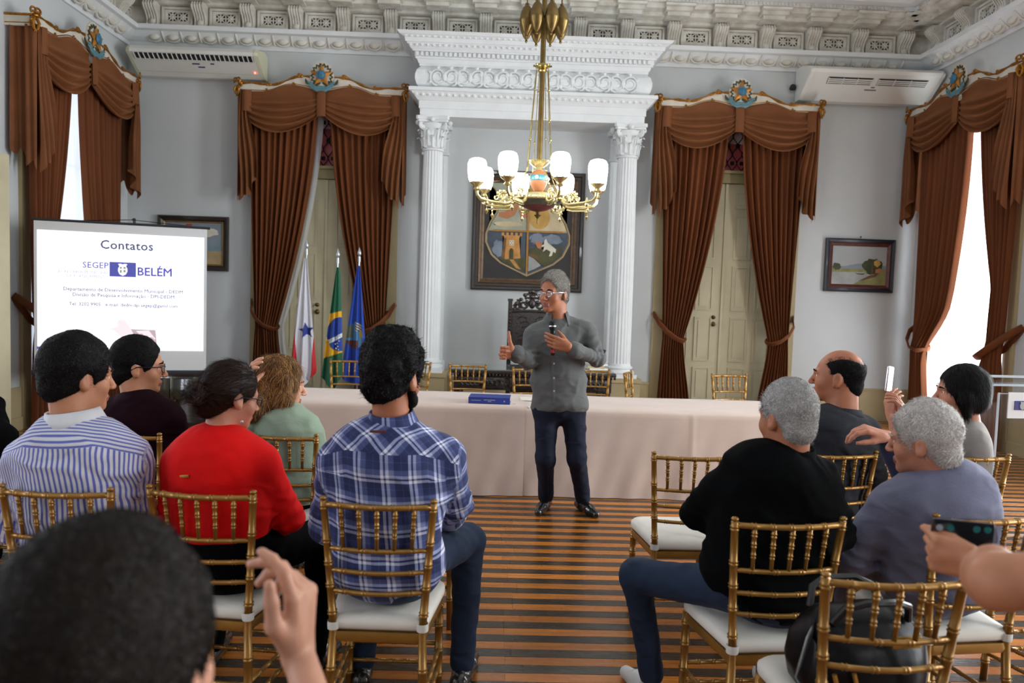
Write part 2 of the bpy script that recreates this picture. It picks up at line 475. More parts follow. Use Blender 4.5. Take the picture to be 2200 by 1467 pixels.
# an inward-opened shutter leaf beside the left window
shut = holder('door_3', (XL - .03, 7.36, 0), label='open cream shutter leaf beside the window by the screen')
mb = MB(); mb.box((.13, .1, 1.5), (.05, .62, 2.8), RZ(math.radians(-20))); leaf = mb.build('door_leaf', 'door_paint', shut, smooth=False)
for zz in (.7, 1.5, 2.3):
    for ss in (-1, 1):
        mb = MB(); mb.box((.165 + .05 * ss, .1 + .14 * ss, zz), (.012, .2, .62), RZ(math.radians(-20))); mb.build('panel', 'door_paint', leaf, smooth=False)

# ================================================================== CORNICE round the room
PROF = [(0, 4.93), (.035, 4.93), (.035, 4.985), (.055, 4.99), (.12, 5.03), (.19, 5.09), (.22, 5.095), (.25, 5.1), (.25, 5.16), (.22, 5.17),
        (.05, 5.18), (.05, 5.46), (.14, 5.475), (.14, 5.51), (.3, 5.52), (.3, 5.57), (.42, 5.585), (.46, 5.63), (.5, 5.64), (.5, 5.69), (.62, 5.7), (.64, 5.76), (.8, 5.82), (.82, 5.9), (.86, 5.95), (0, 5.95)]
cornice = holder('trim_1', (0, 0, 0), label='white moulded cornice with scroll brackets and pierced panels')
def corn(parent, name, m, prof):
    mb = MB(); rows = []
    for d, z in prof:
        rows.append([(XL + d, YF, z), (XL + d, YB - d, z), (XR - d, YB - d, z), (XR - d, YF, z)])
    mb.grid(rows); return mb.build(name, m, parent, smooth=False)
corn(cornice, 'lower_moulding', 'plaster', PROF[:11])
corn(cornice, 'upper_moulding', 'plaster_old', PROF[10:19])
corn(cornice, 'crown_moulding', 'plaster', PROF[18:])
# leaf-and-egg ornaments on the lower moulding
q = MB()
q.sphere((0, -.115, .045), .08, 10, 8, (1, .55, .75), RX(math.radians(-40)))
q.tube([(.105 * math.cos(a), -.12 - .035 * math.sin(a) * -1, .075 - .085 * math.sin(a)) for a in LS(-.1, math.pi + .1, 13)], .018, 6)
q.tube([(.125, -.07, .0), (.125, -.12, .03), (.125, -.19, .1)], [.013, .02, .013], 6)
egg_me = q.mesh('egg_ornament', 'plaster_old')
SPC = .25
nE = int((XR - XL - .7) / SPC)
for i in range(nE):
    x = XL + .42 + i * SPC
    inst('egg_ornament', egg_me, cornice, xf((x, YB, 4.99)))
for side, X in ((-1, XL), (1, XR)):
    for i in range(22):
        inst('egg_ornament', egg_me, cornice, xf((X, YB - .42 - i * SPC, 4.99), RZ(-side * math.pi / 2)))
# scroll bracket
q = MB()
s_prof = [(0, 0), (.055, -.01), (.075, .03), (.06, .075), (.075, .13), (.12, .19), (.17, .225), (.195, .27), (.165, .315), (0, .325)]
def scroll(q, w, inset):
    L_ = [(-w/2, -d, z) for d, z in s_prof]; R_ = [(w/2, -d, z) for d, z in s_prof]; n_ = len(s_prof)
    q.add(L_ + R_, [tuple(range(n_))[::-1], tuple(range(n_, 2 * n_))] + [(i, i + 1, i + 1 + n_, i + n_) for i in range(n_ - 1)])
scroll(q, .17, 0)
for x in (-.07, -.035, 0, .035, .07):
    q.tube([(x, -d - .004, z) for d, z in s_prof[1:-1]], .013, 6)
q.sphere((0, -.075, .06), .045, 8, 6, (1, .6, 1.3))
for s in (-1, 1): q.tube([(s * .085, -.15 + .035 * math.cos(a) * (1 - a / 9), .255 + .035 * math.sin(a) * (1 - a / 9)) for a in LS(0, 7, 14)], .009, 5)
bracket_me = q.mesh('bracket', 'plaster_old')
# mutule block above each bracket
q = MB(); q.box((0, -.2, .36), (.3, .3, .05)); q.box((0, -.26, .405), (.36, .3, .05)); q.box((0, -.3, .44), (.4, .36, .03)); mut_me = q.mesh('block', 'plaster_old', smooth=False)
# pierced panel
q = MB()
w_, h_ = .42, .25
for s in (-1, 1):
    q.box((s * (w_/2 - .015), -.022, .16), (.03, .045, h_)); q.box((0, -.022, .16 + s * (h_/2 - .015)), (w_ - .06, .045, .03))
    q.box((s * (w_/2 - .05), -.012, .16), (.03, .025, h_ - .07)); q.box((0, -.012, .16 + s * (h_/2 - .045)), (w_ - .13, .025, .02))
panel_me = q.mesh('pierced_panel', 'plaster_old', smooth=False)
q = MB(); q.box((0, -.006, .16), (w_ - .12, .004, h_ - .1)); hole_me = q.mesh('vent_recess', 'vent_dark', smooth=False)
q = MB(); gx, gz = (w_ - .14) / 2, (h_ - .12) / 2
for cx in (-gx/2, gx/2):
    for a in LS(0, math.pi, 5)[:-1]:
        dx, dz = math.cos(a), math.sin(a); r = min(gx/2 / max(abs(dx), 1e-3), gz / max(abs(dz), 1e-3))
        q.tube([(cx - dx * r, -.018, .16 - dz * r), (cx, -.024, .16), (cx + dx * r, -.018, .16 + dz * r)], .0075, 5)
    q.tube([(cx + .035 * math.cos(a), -.02, .16 + .035 * math.sin(a)) for a in LS(0, 2 * math.pi, 13)[:-1]], .007, 5, closed=True)
    q.sphere((cx, -.02, .16), .018, 8, 6)
for s in (-1, 0, 1): q.box((s * gx, -.016, .16), (.012, .016, gz * 2))
for s in (-1, 1): q.box((0, -.016, .16 + s * gz), (gx * 2, .016, .012))
grille_me = q.mesh('grille', 'plaster_old')
BR0, BR1 = -4.81, 5.62; NB = 17; DBR = (BR1 - BR0) / (NB - 1)
def frieze_unit(M, bracket=True, panel=True, off=0):
    if bracket:
        b = inst('bracket', bracket_me, cornice, M); inst('block', mut_me, cornice, M)
    if panel:
        MM = M @ Matrix.Translation((DBR / 2, 0, 0))
        p = inst('pierced_panel', panel_me, cornice, MM); inst('vent_recess', hole_me, p); inst('grille', grille_me, p)
for i in range(NB): frieze_unit(Matrix.Translation((BR0 + i * DBR, YB - .05, 5.165)), panel=i < NB - 1)
for side, X in ((-1, XL), (1, XR)):
    for i in range(8):
        frieze_unit(Matrix.Translation((X - side * .05, YB - .4 - i * DBR, 5.165)) @ RZ(-side * math.pi / 2).to_4x4(), panel=True)
q = MB()                                                   # fine bead row under the crown
for i in range(int((XR - XL - 1.2) / .05)): q.box((XL + .62 + i * .05, YB - .5, 5.665), (.028, .03, .035))
for side, X in ((-1, XL), (1, XR)):
    for i in range(90): q.box((X - side * .5, YB - .62 - i * .05, 5.665), (.03, .028, .035))
q.build('bead_row', 'plaster_old', cornice, smooth=False, kind='stuff')

# ================================================================== NICHE: two columns carrying an entablature
niche = holder('trim_2', (0, 0, 0), label='white columned niche with heavy ornate entablature')
YC = 10.2
CX = (-.9, 1.735)
ZP, ZB, ZS, ZT = .575, .745, 3.575, 3.985
def column(cx):
    c = bpy.data.objects.new('column', None); COL.objects.link(c); c.parent = niche; c.location = (cx, YC, 0)
    q = MB(); q.box((0, .06, ZP / 2), (.5, .62, ZP)); q.box((0, .06, ZP - .03), (.54, .66, .05)); q.box((0, .06, .1), (.54, .66, .2)); q.build('pedestal', 'dado_paint', c, smooth=False)
    q = MB(); q.box((0, 0, ZP + .025), (.42, .42, .05))
    q.lathe([(.2, ZP + .05), (.212, ZP + .07), (.2, ZP + .09), (.175, ZP + .1), (.172, ZP + .115), (.188, ZP + .13), (.182, ZP + .145), (.16, ZP + .155), (.152, ZB + .02)], n=32); q.build('base', 'plaster', c)
    q = MB(); nF = 20; ring = []
    rows = []
    for t in LS(0, 1, 9):
        z = lerp(ZB, ZS, t); r0 = .152 - .022 * t * t; row = []
        for i in range(nF * 6):
            a = 2 * math.pi * i / (nF * 6); ph = (i % 6) / 6
            dep = 0 if ph in (0,) else .017 * math.sin(math.pi * max(0, min(1, (ph - .08) / .84)))
            r = r0 - dep; row.append((r * math.cos(a), r * math.sin(a), z))
        rows.append(row)
    q.grid(rows, close_u=True); q.build('shaft', 'plaster', c, smooth='all')
    cap = MB(); cap.lathe([(.135, ZS - .03), (.148, ZS - .02), (.148, ZS), (.13, ZS + .01), (.132, ZS + .14), (.15, ZS + .26), (.19, ZS + .33)], n=28)
    cp = cap.build('capital', 'plaster', c)
    leaf = MB()
    for (hh, rr, ww) in ((.17, .138, .085),):
        P = []
        for t in LS(0, 1, 9):
            w = ww * (math.sin(math.pi * (.18 + .78 * t)) ** .6) * (1 - .25 * t); out = rr + .01 + .05 * t ** 3 + (.03 if t > .8 else 0); z = hh * (t if t < .88 else .88 - (t - .88) * .9)
            P.append([(out - .018 * abs(u) + (.006 if abs(u) in (.33,) else 0), u * w / 2 * (1 + .16 * math.sin(t * 16)), z) for u in (-1, -.66, -.33, 0, .33, .66, 1)])
        leaf.grid(P); 
        leaf.tube([(p[3][0] + .008, 0, p[3][2]) for p in P[:7]], .007, 5)
    lm = leaf.mesh('acanthus_leaf', 'plaster', smooth='all')
    for i in range(8): inst('acanthus_leaf', lm, cp, xf((0, 0, ZS + .01), RZ(i * math.pi / 4)))
    for i in range(8): inst('acanthus_leaf', lm, cp, xf((0, 0, ZS + .03), RZ((i + .5) * math.pi / 4), (1.02, 1, 1.5)))
    vol = MB(); pts = []
    for a in LS(0, 4.2 * math.pi, 34):
        r = .05 * (1 - a / 15); pts.append((.185 + r * math.cos(a + 2.2), 0, .305 + r * math.sin(a + 2.2)))
    vol.tube([(.13, 0, .12), (.135, 0, .2), (.15, 0, .27)] + pts, .014, 6, flat=2.2, up=(0, 1, 0))
    vm = vol.mesh('volute', 'plaster', smooth='all')
    for i in range(4): inst('volute', vm, cp, xf((0, 0, ZS), RZ(math.pi / 4 + i * math.pi / 2), (1.05, 1, 1)))
    ab = MB(); poly = []
    for i in range(4):
        a0 = math.pi / 4 + i * math.pi / 2
        for t in LS(-.06, .06, 2): poly.append((.295 * math.cos(a0 + t), .295 * math.sin(a0 + t)))
        for t in (.25, .5, .75):
            a = a0 + t * math.pi / 2; r = .295 * .7071 / max(abs(math.cos(a)), abs(math.sin(a))) * (1 - .1 * math.sin(math.pi * t)); poly.append((r * math.cos(a), r * math.sin(a)))
    n_ = len(poly)
    for z0, z1, s in ((ZT - .075, ZT - .045, .93), (ZT - .045, ZT, 1.0)):
        ab.add([(x * s, y * s, z0) for x, y in poly] + [(x * s, y * s, z1) for x, y in poly], [tuple(range(n_))[::-1], tuple(range(n_, 2 * n_))] + [(i, (i + 1) % n_, (i + 1) % n_ + n_, i + n_) for i in range(n_)])
    for i in range(4): ab.sphere((.215 * math.cos(i * math.pi/2), .215 * math.sin(i * math.pi/2), ZT - .05), .035, 8, 6)
    ab.build('abacus', 'plaster', cp, smooth=False)
    # flat pilaster on the wall behind the column
    q = MB(); q.box((0, YB - YC - .02, (ZP + ZS) / 2), (.34, .05, ZS - ZP)); 
    for i in range(5): q.box((-.12 + i * .06, YB - YC - .048, (ZB + ZS) / 2), (.02, .014, ZS - ZB - .1))
    q.box((0, YB - YC - .05, ZS + .02), (.38, .1, .04)); q.box((0, YB - YC - .06, ZT - .03), (.44, .12, .06)); q.box((0, YB - YC - .05, ZS + .18), (.36, .08, .28))
    q.box((0, YB - YC - .05, ZP + .06), (.4, .1, .12)); q.build('pilaster', 'plaster', c, smooth=False)
for cx in CX: column(cx)
# entablature: courses that step forward, each a closed box with returns; x from EX0 to EX1 at the face of the frieze
EX0, EX1, YE = -1.075, 1.915, 10.03
def course(name, z0, z1, o0, o1=None, m='plaster', mb=None):
    o1 = o0 if o1 is None else o1
    q = mb or MB()
    b = [(EX0 - o0, YB, z0), (EX0 - o0, YE - o0, z0), (EX1 + o0, YE - o0, z0), (EX1 + o0, YB, z0)]
    t = [(EX0 - o1, YB, z1), (EX0 - o1, YE - o1, z1), (EX1 + o1, YE - o1, z1), (EX1 + o1, YB, z1)]
    q.add(b + t, [(0, 1, 2, 3)[::-1], (4, 5, 6, 7), (0, 1, 5, 4)[::-1], (1, 2, 6, 5)[::-1], (2, 3, 7, 6)[::-1]])
    return q
q = MB(); course('', ZT, ZT + .1, .0, mb=q); course('', ZT + .1, ZT + .2, .015, mb=q); course('', ZT + .2, ZT + .225, .03, .05, mb=q); course('', ZT + .225, ZT + .3, .05, .12, mb=q); course('', ZT + .3, ZT + .345, .14, mb=q)
ent = q.build('architrave', 'plaster', niche, smooth=False)
q = MB(); prof = [(.0, ZT + .345), (.05, ZT + .4), (.07, ZT + .47), (.07, ZT + .52), (.05, ZT + .59), (.0, ZT + .645)]
for a, b in zip(prof[:-1], prof[1:]): course('', a[1], b[1], a[0], b[0], mb=q)
q.build('frieze', 'plaster_ornate', niche, smooth=False)
# scrolled leaf relief along the swelling frieze
rel = MB()
for s in (-1, 1):
    rel.tube([(s * (.03 + .1 * math.cos(a) * (1 - a / 16)) + s * .06, 0, .1 * math.sin(a) * (1 - a / 16)) for a in LS(-1.5, 9.5, 26)], .014, 5)
    for a in (-.6, .5, 1.6, 2.7): rel.sphere((s * (.09 + .115 * math.cos(a)), -.004, .115 * math.sin(a)), .028, 7, 5, (1, .5, .7))
rel.sphere((0, -.01, 0), .04, 8, 6, (.8, .6, 1.5))
rel_me = rel.mesh('scroll_relief', 'plaster', smooth='all')
nR = 8
for i in range(nR): inst('scroll_relief', rel_me, niche, xf((EX0 + .15 + (EX1 - EX0 - .3) * (i + .5) / nR, YE - .072, ZT + .495), None, (1.0, 1, 1.05)))
q = MB(); z = ZT + .645
for (h, a, b) in ((.03, .02, .02), (.05, .03, .05), (.025, .07, .07), (.06, .08, .08), (.02, .1, .11), (.05, .12, .16), (.02, .17, .17), (.05, .19, .2), (.025, .21, .25), (.035, .26, .29)):
    course('', z, z + h, a, b, mb=q); z += h
q.build('cornice_courses', 'plaster', niche, smooth=False)
ZTOP = z
q = MB(); zz = ZT + .645 + .105 + .02
for i in range(int((EX1 - EX0 + .14) / .062)): q.box((EX0 - .07 + .03 + i * .062, YE - .095, zz + .005), (.036, .035, .05))
q.build('dentil_row', 'plaster', niche, smooth=False, kind='stuff')
q = MB()
for (zz, off, sp, r) in ((ZT + .645 + .225, .165, .075, .022), (ZT + .645 + .32, .225, .075, .024), (ZT + .262, .09, .085, .026)):
    for i in range(int((EX1 - EX0 + 2 * off) / sp)): q.sphere((EX0 - off + sp/2 + i * sp, YE - off, zz), r, 6, 4, (1.1, .6, 1))
q.build('bead_ornaments', 'plaster', niche, kind='stuff')
# ================================================================== PELMETS, SWAGS, DRAPES
mat('velvet', srgb(108, 60, 32), .75, var=.22, vscale=3, bump=.1, bscale=90, sheen=.4, spec=.2, stretch=(1, 1, .25))
mat('velvet_swag', srgb(118, 72, 42), .7, var=.2, vscale=3, bump=.1, bscale=90, sheen=.45, spec=.2)
mat('pelmet_white', srgb(214, 205, 190), .5, var=.1, vscale=9, bump=.1)
mat('gilt', srgb(168, 112, 38), .38, .75, var=.45, vscale=22, bump=.35, bscale=60)
mat('emblem_blue', srgb(58, 118, 150), .45, var=.25, vscale=12)
mat('emblem_ribbon', srgb(88, 132, 142), .5, var=.25, vscale=14)
mat('emblem_green', srgb(66, 66, 36), .5, var=.3, vscale=20)
mat('emblem_star', srgb(190, 128, 50), .42, .5, var=.3, vscale=16)
def sheer_mat():
    m = bpy.data.materials.new('sheer'); m.use_nodes = True; nt = m.node_tree; N = nt.nodes; L = nt.links
    N.remove(N['Principled BSDF']); out = N['Material Output']
    d = N.new('ShaderNodeBsdfDiffuse'); d.inputs['Color'].default_value = (.86, .88, .92, 1)
    t = N.new('ShaderNodeBsdfTranslucent'); t.inputs['Color'].default_value = (.88, .9, .95, 1)
    tr = N.new('ShaderNodeBsdfTransparent')
    a = N.new('ShaderNodeMixShader'); a.inputs[0].default_value = .6; L.new(d.outputs[0], a.inputs[1]); L.new(t.outputs[0], a.inputs[2])
    b = N.new('ShaderNodeMixShader'); b.inputs[0].default_value = .1; L.new(a.outputs[0], b.inputs[1]); L.new(tr.outputs[0], b.inputs[2])
    L.new(b.outputs[0], out.inputs['Surface']); MATS['sheer'] = m
sheer_mat()

PW = 1.12                                    # half width of a pelmet
PD = .30                                     # how far it stands off the wall
def pel_top(x):
    a = abs(x); return 4.405 + .115 * sstep(.72, .3, a) + .012 * math.sin(min(1, a / PW) * 9)
def pel_bot(x):
    a = abs(x); return 4.285 + .10 * sstep(.78, .42, a) - .055 * sstep(.36, .02, a)
XS = [float(x) for x in LS(-PW, PW, 57)]
q = MB(); top = [(x, pel_top(x)) for x in XS]; bot = [(x, pel_bot(x)) for x in XS]
for y0 in (0, .035): q.add([(x, -PD + y0, z) for x, z in top] + [(x, -PD + y0, z) for x, z in bot], [((i, i + 1, i + 58, i + 57) if y0 == 0 else (i, i + 57, i + 58, i + 1)) for i in range(56)])
q.add([(x, -PD, z) for x, z in top] + [(x, -PD + .035, z) for x, z in top], [(i, i + 57, i + 58, i + 1) for i in range(56)])
q.add([(x, -PD, z) for x, z in bot] + [(x, -PD + .035, z) for x, z in bot], [(i, i + 1, i + 58, i + 57) for i in range(56)])
for s in (-1, 1): q.box((s * (PW - .016), -PD / 2 + .017, 4.345), (.032, PD - .035, .12))
PEL_BOARD = q.mesh('board', 'pelmet_white', smooth=True)
q = MB()
q.tube([(x, -PD - .006, pel_top(x) - .006) for x in XS], [.015 + .006 * math.sin(i * 1.1) for i in range(57)], 7)
q.tube([(x, -PD - .005, pel_bot(x) + .03) for x in XS], .006, 5)
for s in (-1, 1):
    q.tube([(s * PW, -PD, 4.4), (s * PW, -.01, 4.4)], .014, 6); q.tube([(s * PW, -PD, 4.315), (s * PW, -.01, 4.315)], .006, 5)
    for x, zf, r in ((.72, pel_top, .026), (.3, pel_top, .034), (.74, lambda x: pel_bot(x) + .03, .018), (.38, lambda x: pel_bot(x) + .03, .016)):
        for k in range(4): q.sphere((s * x + .02 * math.cos(k * 1.9), -PD - .012, zf(x) + .016 * math.sin(k * 1.9)), r * .75, 7, 5, (1.2, .7, .8))
PEL_GILT = q.mesh('gilt_edge', 'gilt')
q = MB(); rr = random.Random(2)               # carved corner scroll
for k in range(7):
    a = k * .9; q.sphere((.03 * math.cos(a), .02 * math.sin(a * 1.7), .02 - k * .022), .032 - k * .002, 7, 5, (1.1, .9, .8))
for s in (-1, 1):
    q.tube([(s * (.02 + .035 * math.cos(a) * (1 - a / 9)), -.03, .055 + .035 * math.sin(a) * (1 - a / 9)) for a in LS(-1, 6, 14)], .012, 6)
    q.tube([(s * .012, -.03, -.02), (s * .035, -.035, -.07), (s * .02, -.03, -.125), (-s * .015, -.025, -.16)], [.016, .018, .013, .006], 6)
PEL_END = q.mesh('corner_scroll', 'gilt')
# emblem
q = MB(); n = 40; poly = [((.155 + .008 * math.cos(i * 8 * math.pi * 2 / n * 1.0)) * math.cos(2 * math.pi * i / n), .19 * math.sin(2 * math.pi * i / n) * (1 + .03 * math.cos(i * 2.5))) for i in range(n)]
q.prism(poly, .02); EM_PLATE = q.mesh('plate', 'pelmet_white')
q = MB()
for k in range(30):
    a = math.radians(-60 + k * 300 / 29) + math.pi / 2 - math.radians(90)
    a = math.radians(-150 + 300 * k / 29 + 90 + 0)
    r = .122 + .012 * (k % 2); q.sphere((r * math.cos(a) * 1.02, -.026, r * math.sin(a) * 1.12), .02, 6, 4, (1.4, .4, .5), RY(-a + .7 * (-1) ** k))
for s in (-1, 1):
    for t in LS(0, 1, 9): q.sphere((s * (.04 + .17 * t), -.028, -.11 - .06 * math.sin(t * 2.2) + .08 * t), .028, 6, 4, (1.4, .4, .5), RY(s * (.6 - 2 * t)))
EM_LEAF = q.mesh('wreath', 'emblem_green')
q = MB(); st = []
for i in range(10):
    a = math.pi / 2 + i * math.pi / 5; r = .165 if i % 2 == 0 else .068; st.append((r * math.cos(a), r * math.sin(a)))
q.add([(x, -.048, z) for x, z in st] + [(0, -.085, 0), (0, -.03, 0)], [(i, 10, (i + 1) % 10) for i in range(10)] + [((i + 1) % 10, 11, i) for i in range(10)])
EM_STAR = q.mesh('star', 'emblem_star', smooth=False)
q = MB(); q.sphere((0, -.075, 0), .054, 18, 10, (1, .5, 1)); q.tube([(.056 * math.cos(a), -.08, .056 * math.sin(a)) for a in LS(0, 2 * math.pi, 21)[:-1]], .006, 5, closed=True)
EM_DISC = q.mesh('disc', 'emblem_blue')
q = MB()
for s in (-1, 1):
    for off in (0, .03): q.tube([(s * x, -.045 - .01 * math.sin(9 * x + off * 40), z - off) for x, z in ((0, -.155), (.06, -.17), (.11, -.14), (.15, -.1), (.19, -.095))], [.022, .02, .022, .018, .006], 6, flat=.5)
EM_RIB = q.mesh('ribbon', 'emblem_ribbon')

SIDEW = ('beside the projection screen', 'behind the flags', 'above the empty gold chair', 'beside the clear lectern')
def pelmet(M, where):
    p = thing('pelmet', 'white and gilt pelmet with star emblem %s' % where, 'pelmet', group='pelmets over the doors and windows'); p.matrix_world = M
    inst('board', PEL_BOARD, p); inst('gilt_edge', PEL_GILT, p)
    for s in (-1, 1): inst('corner_scroll', PEL_END, p, xf((s * (PW + .005), -PD - .01, 4.38), RZ(s * .4)))
    e = inst('emblem', EM_PLATE, p, xf((0, -PD - .012, 4.53)))
    inst('wreath', EM_LEAF, e); inst('star', EM_STAR, e); inst('disc', EM_DISC, e); inst('ribbon', EM_RIB, e)

def swag_mesh(s):
    q = MB(); P = []; nu, nv = 34, 40
    for j in range(nv + 1):
        v = j / nv; row = []
        for i in range(nu + 1):
            u = i / nu                                   # 0 outer end, 1 centre
            x = lerp(1.04, .045, u)
            zt = pel_bot(x) + .015
            ze = lerp(4.27 - .30 * v, 4.33 - .33 * v, u)
            sh = math.sin(math.pi * u ** .9) ** .85
            sag = .24 * v ** 1.15 * sh
            z = lerp(zt, ze - sag, sstep(0, .3, v)) if v < .3 else ze - sag
            fold = math.sin(2 * math.pi * (5.2 * v ** 1.25) + .8 * math.sin(3 * u)) * (.016 + .05 * v) * (.3 + .7 * sh)
            y = -PD + .02 - .075 * math.sin(math.pi * min(1, v * .85 + .1)) * (.3 + .7 * sh) - fold - .02 * v
            row.append((s * x, y, z))
        P.append(row if s > 0 else row)
    # roll the hem back under
    P.append([(x, y + .05, z + .015) for x, y, z in P[-1]])
    q.grid(P); return q.mesh('swag', 'velvet_swag', smooth='all')
SWAG = {s: swag_mesh(s) for s in (-1, 1)}
def tail_mesh(s):
    q = MB(); P = []; nu, nv = 28, 26
    for j in range(nv + 1):
        v = j / nv; row = []
        for i in range(nu + 1):
            u = i / nu                                   # 0 outer, 1 inner
            zb = lerp(2.78, 3.12, u) + .05 * math.sin(u * 9)
            z = lerp(4.30, zb, v)
            w = lerp(.10, .23, sstep(0, .7, v))
            x = 1.09 + .02 * math.sin(v * 5) - w * u
            y = -PD + .0 - .03 - (.014 + .036 * v) * math.sin(2 * math.pi * 3.2 * u + .5 * math.sin(4 * v)) - .02 * v
            row.append((s * x, y, z))
        P.append(row)
    q.grid(P)
    q.grid([[(s * (1.1 + .018 * math.sin(a * 19 + z) + .03 * math.sin(a * 7)), lerp(-PD - .03, -.06, a), lerp(4.3, 2.8 + .25 * a + .06 * math.sin(a * 12), z)) for a in LS(0, 1, 24)] for z in LS(0, 1, 10)])
    return q.mesh('tail', 'velvet_swag', smooth='all')
TAIL = {s: tail_mesh(s) for s in (-1, 1)}
q = MB(); q.grid([[(x, -PD - .035 - .02 * math.cos(x * 20) - .02 * (4.35 - z), z) for x in LS(-.058, .058, 7)] for z in LS(4.36, 3.99, 8)])
q.grid([[(x, -PD - .03, z) for x in (-.058, .058)] for z in (3.99, 4.2)]); BAND = q.mesh('centre_band', 'velvet_swag', smooth='all')
q = MB()
q.grid([[(x, -PD - .05 - .03 * math.sin((x - .96) * 30) , z) for x in LS(.94, 1.06, 6)] for z in LS(4.3, 4.02, 6)]); CUFF = {1: q.mesh('corner_band', 'velvet_swag', smooth='all')}
q2 = MB(); q2.v = [(-x, y, z) for x, y, z in q.v]; q2.f = [f[::-1] for f in q.f]; q2.mi = q.mi; CUFF[-1] = q2.mesh('corner_band', 'velvet_swag', smooth='all')
def swags(M, where):
    p = thing('swag_valance', 'brown velvet swag valance with hanging tails %s' % where, 'valance', group='velvet swag valances'); p.matrix_world = M
    for s in (-1, 1):
        inst('swag', SWAG[s], p); inst('tail', TAIL[s], p); inst('corner_band', CUFF[s], p)
    inst('centre_band', BAND, p)

def drape_edges(z):
    t = (4.3 - z) / 3.18
    if t <= 1: return lerp(1.02, .9, t), lerp(.085, .60, max(0, t) ** 1.75)
    t2 = (t - 1) / .35; return lerp(.9, .95, t2), lerp(.60, .47, sstep(0, 1, t2))
def drape_mesh(s, seed, m='velvet', off=0.0, npl=10, inset=0.0, thin=1.0, shift=0.0):
    r = random.Random(seed); ph = [r.uniform(0, 6) for _ in range(4)]; q = MB(); P = []; nu, nv = 130, 46
    zs = list(LS(4.3, 1.3, 26)) + list(LS(1.22, 1.02, 7)) + list(LS(.92, .03, 14))
    for z in zs:
        xo, xi = drape_edges(z); xi -= inset; xi = min(xo - .2, xi + s * shift * (.55 + .45 * min(1, max(0, (4.3 - z) / 2.4))) * sstep(.95, 1.7, z)); row = []
        tie = math.exp(-((z - 1.12) / .14) ** 2)
        amp = lerp(.045, .06, sstep(4.2, 2.2, z)) * (1 - .45 * tie) * thin
        for i in range(nu + 1):
            u = i / nu; uu = u + .012 * math.sin(u * 9 + ph[0])
            x = lerp(xi, xo, uu)
            w = math.sin(2 * math.pi * npl * uu + .6 * math.sin(u * 5 + ph[1]) + .15 * math.sin(z * 1.3 + ph[2]))
            w = math.copysign(abs(w) ** .8, w)
            y = -.17 + off - amp * w * (.75 + .25 * math.sin(u * 17 + ph[3])) - .03 * thin * math.sin(math.pi * u) - .05 * thin * tie * math.sin(math.pi * u)
            row.append((s * x, y, z))
        P.append(row)
    q.grid(P); return q.mesh('fabric', m, smooth='all')
def tieback_mesh(s):
    q = MB(); pts = [(1.02, -.01, 1.47), (.99, -.08, 1.42), (.96, -.2, 1.33), (.86, -.29, 1.21), (.74, -.32, 1.12), (.63, -.29, 1.08), (.58, -.19, 1.09), (.62, -.1, 1.11), (.8, -.06, 1.2), (1.0, -.01, 1.45)]
    q.tube([(s * x, y, z) for x, y, z in pts], .042, 8, flat=.32, up=(0, 0, 1)); return q.mesh('tieback', 'velvet', smooth='all')
TIE = {s: tieback_mesh(s) for s in (-1, 1)}
def drapes(M, where, seed, names=('', ''), shift=0.0):
    for s, nm in zip((-1, 1), names):
        p = thing('drape', 'brown velvet drape tied back %s, %s' % (where, nm), 'curtain', group='tied back velvet drapes'); p.matrix_world = M
        inst('fabric', drape_mesh(s, seed + s, shift=shift), p); inst('tieback', TIE[s], p)
def sheer(M, where, x0, x1, seed, label=None):
    r = random.Random(seed); q = MB(); P = []
    for z in LS(4.22, .03, 18):
        P.append([(x, -.045 - .018 * math.sin(x * 34 + .5 * math.sin(x * 9 + seed)) - .012 * math.sin(x * 13 + z * .4), z) for x in LS(x0, x1, 110)])
    q.grid(P); o = q.build('sheer_curtain', 'sheer', smooth='all'); o.matrix_world = M
    tag(o, label or 'white sheer curtain %s' % where, 'curtain'); return o

M1 = Matrix.Translation((D1, YB, 0)); M2 = Matrix.Translation((D2, YB, 0))
ML = Matrix.Translation((XL, WIN_L, 0)) @ Matrix.Rotation(math.pi / 2, 4, 'Z')
MR = Matrix.Translation((XR, WIN_R, 0)) @ Matrix.Rotation(-math.pi / 2, 4, 'Z')
for M, wh, sd, sf, nm in ((ML, SIDEW[0], 11, -.23, ('next to the open shutter', 'next to the room corner')),
                      (M1, SIDEW[1], 21, 0, ('next to the hidden seascape', 'next to the fluted column')),
                      (M2, SIDEW[2], 31, 0, ('next to the fluted column', 'next to the river landscape')),
                      (MR, SIDEW[3], 41, .34, ('next to the room corner', 'behind the lectern'))):
    pelmet(M, wh); swags(M, wh); drapes(M, wh, sd, nm, sf)
sheer(ML, 'over the window beside the projection screen', -.8, .8, 1)
sheer(MR, 'over the bright window beside the clear lectern', -.8, .8, 2)
# sheer gathered along the inner edge of the drape behind the flags
o = inst('sheer_curtain', drape_mesh(-1, 5, 'sheer', .125, 7, .055, .3)); o.matrix_world = M1
tag(o, 'white sheer curtain gathered behind the drape next to the flags', 'curtain')
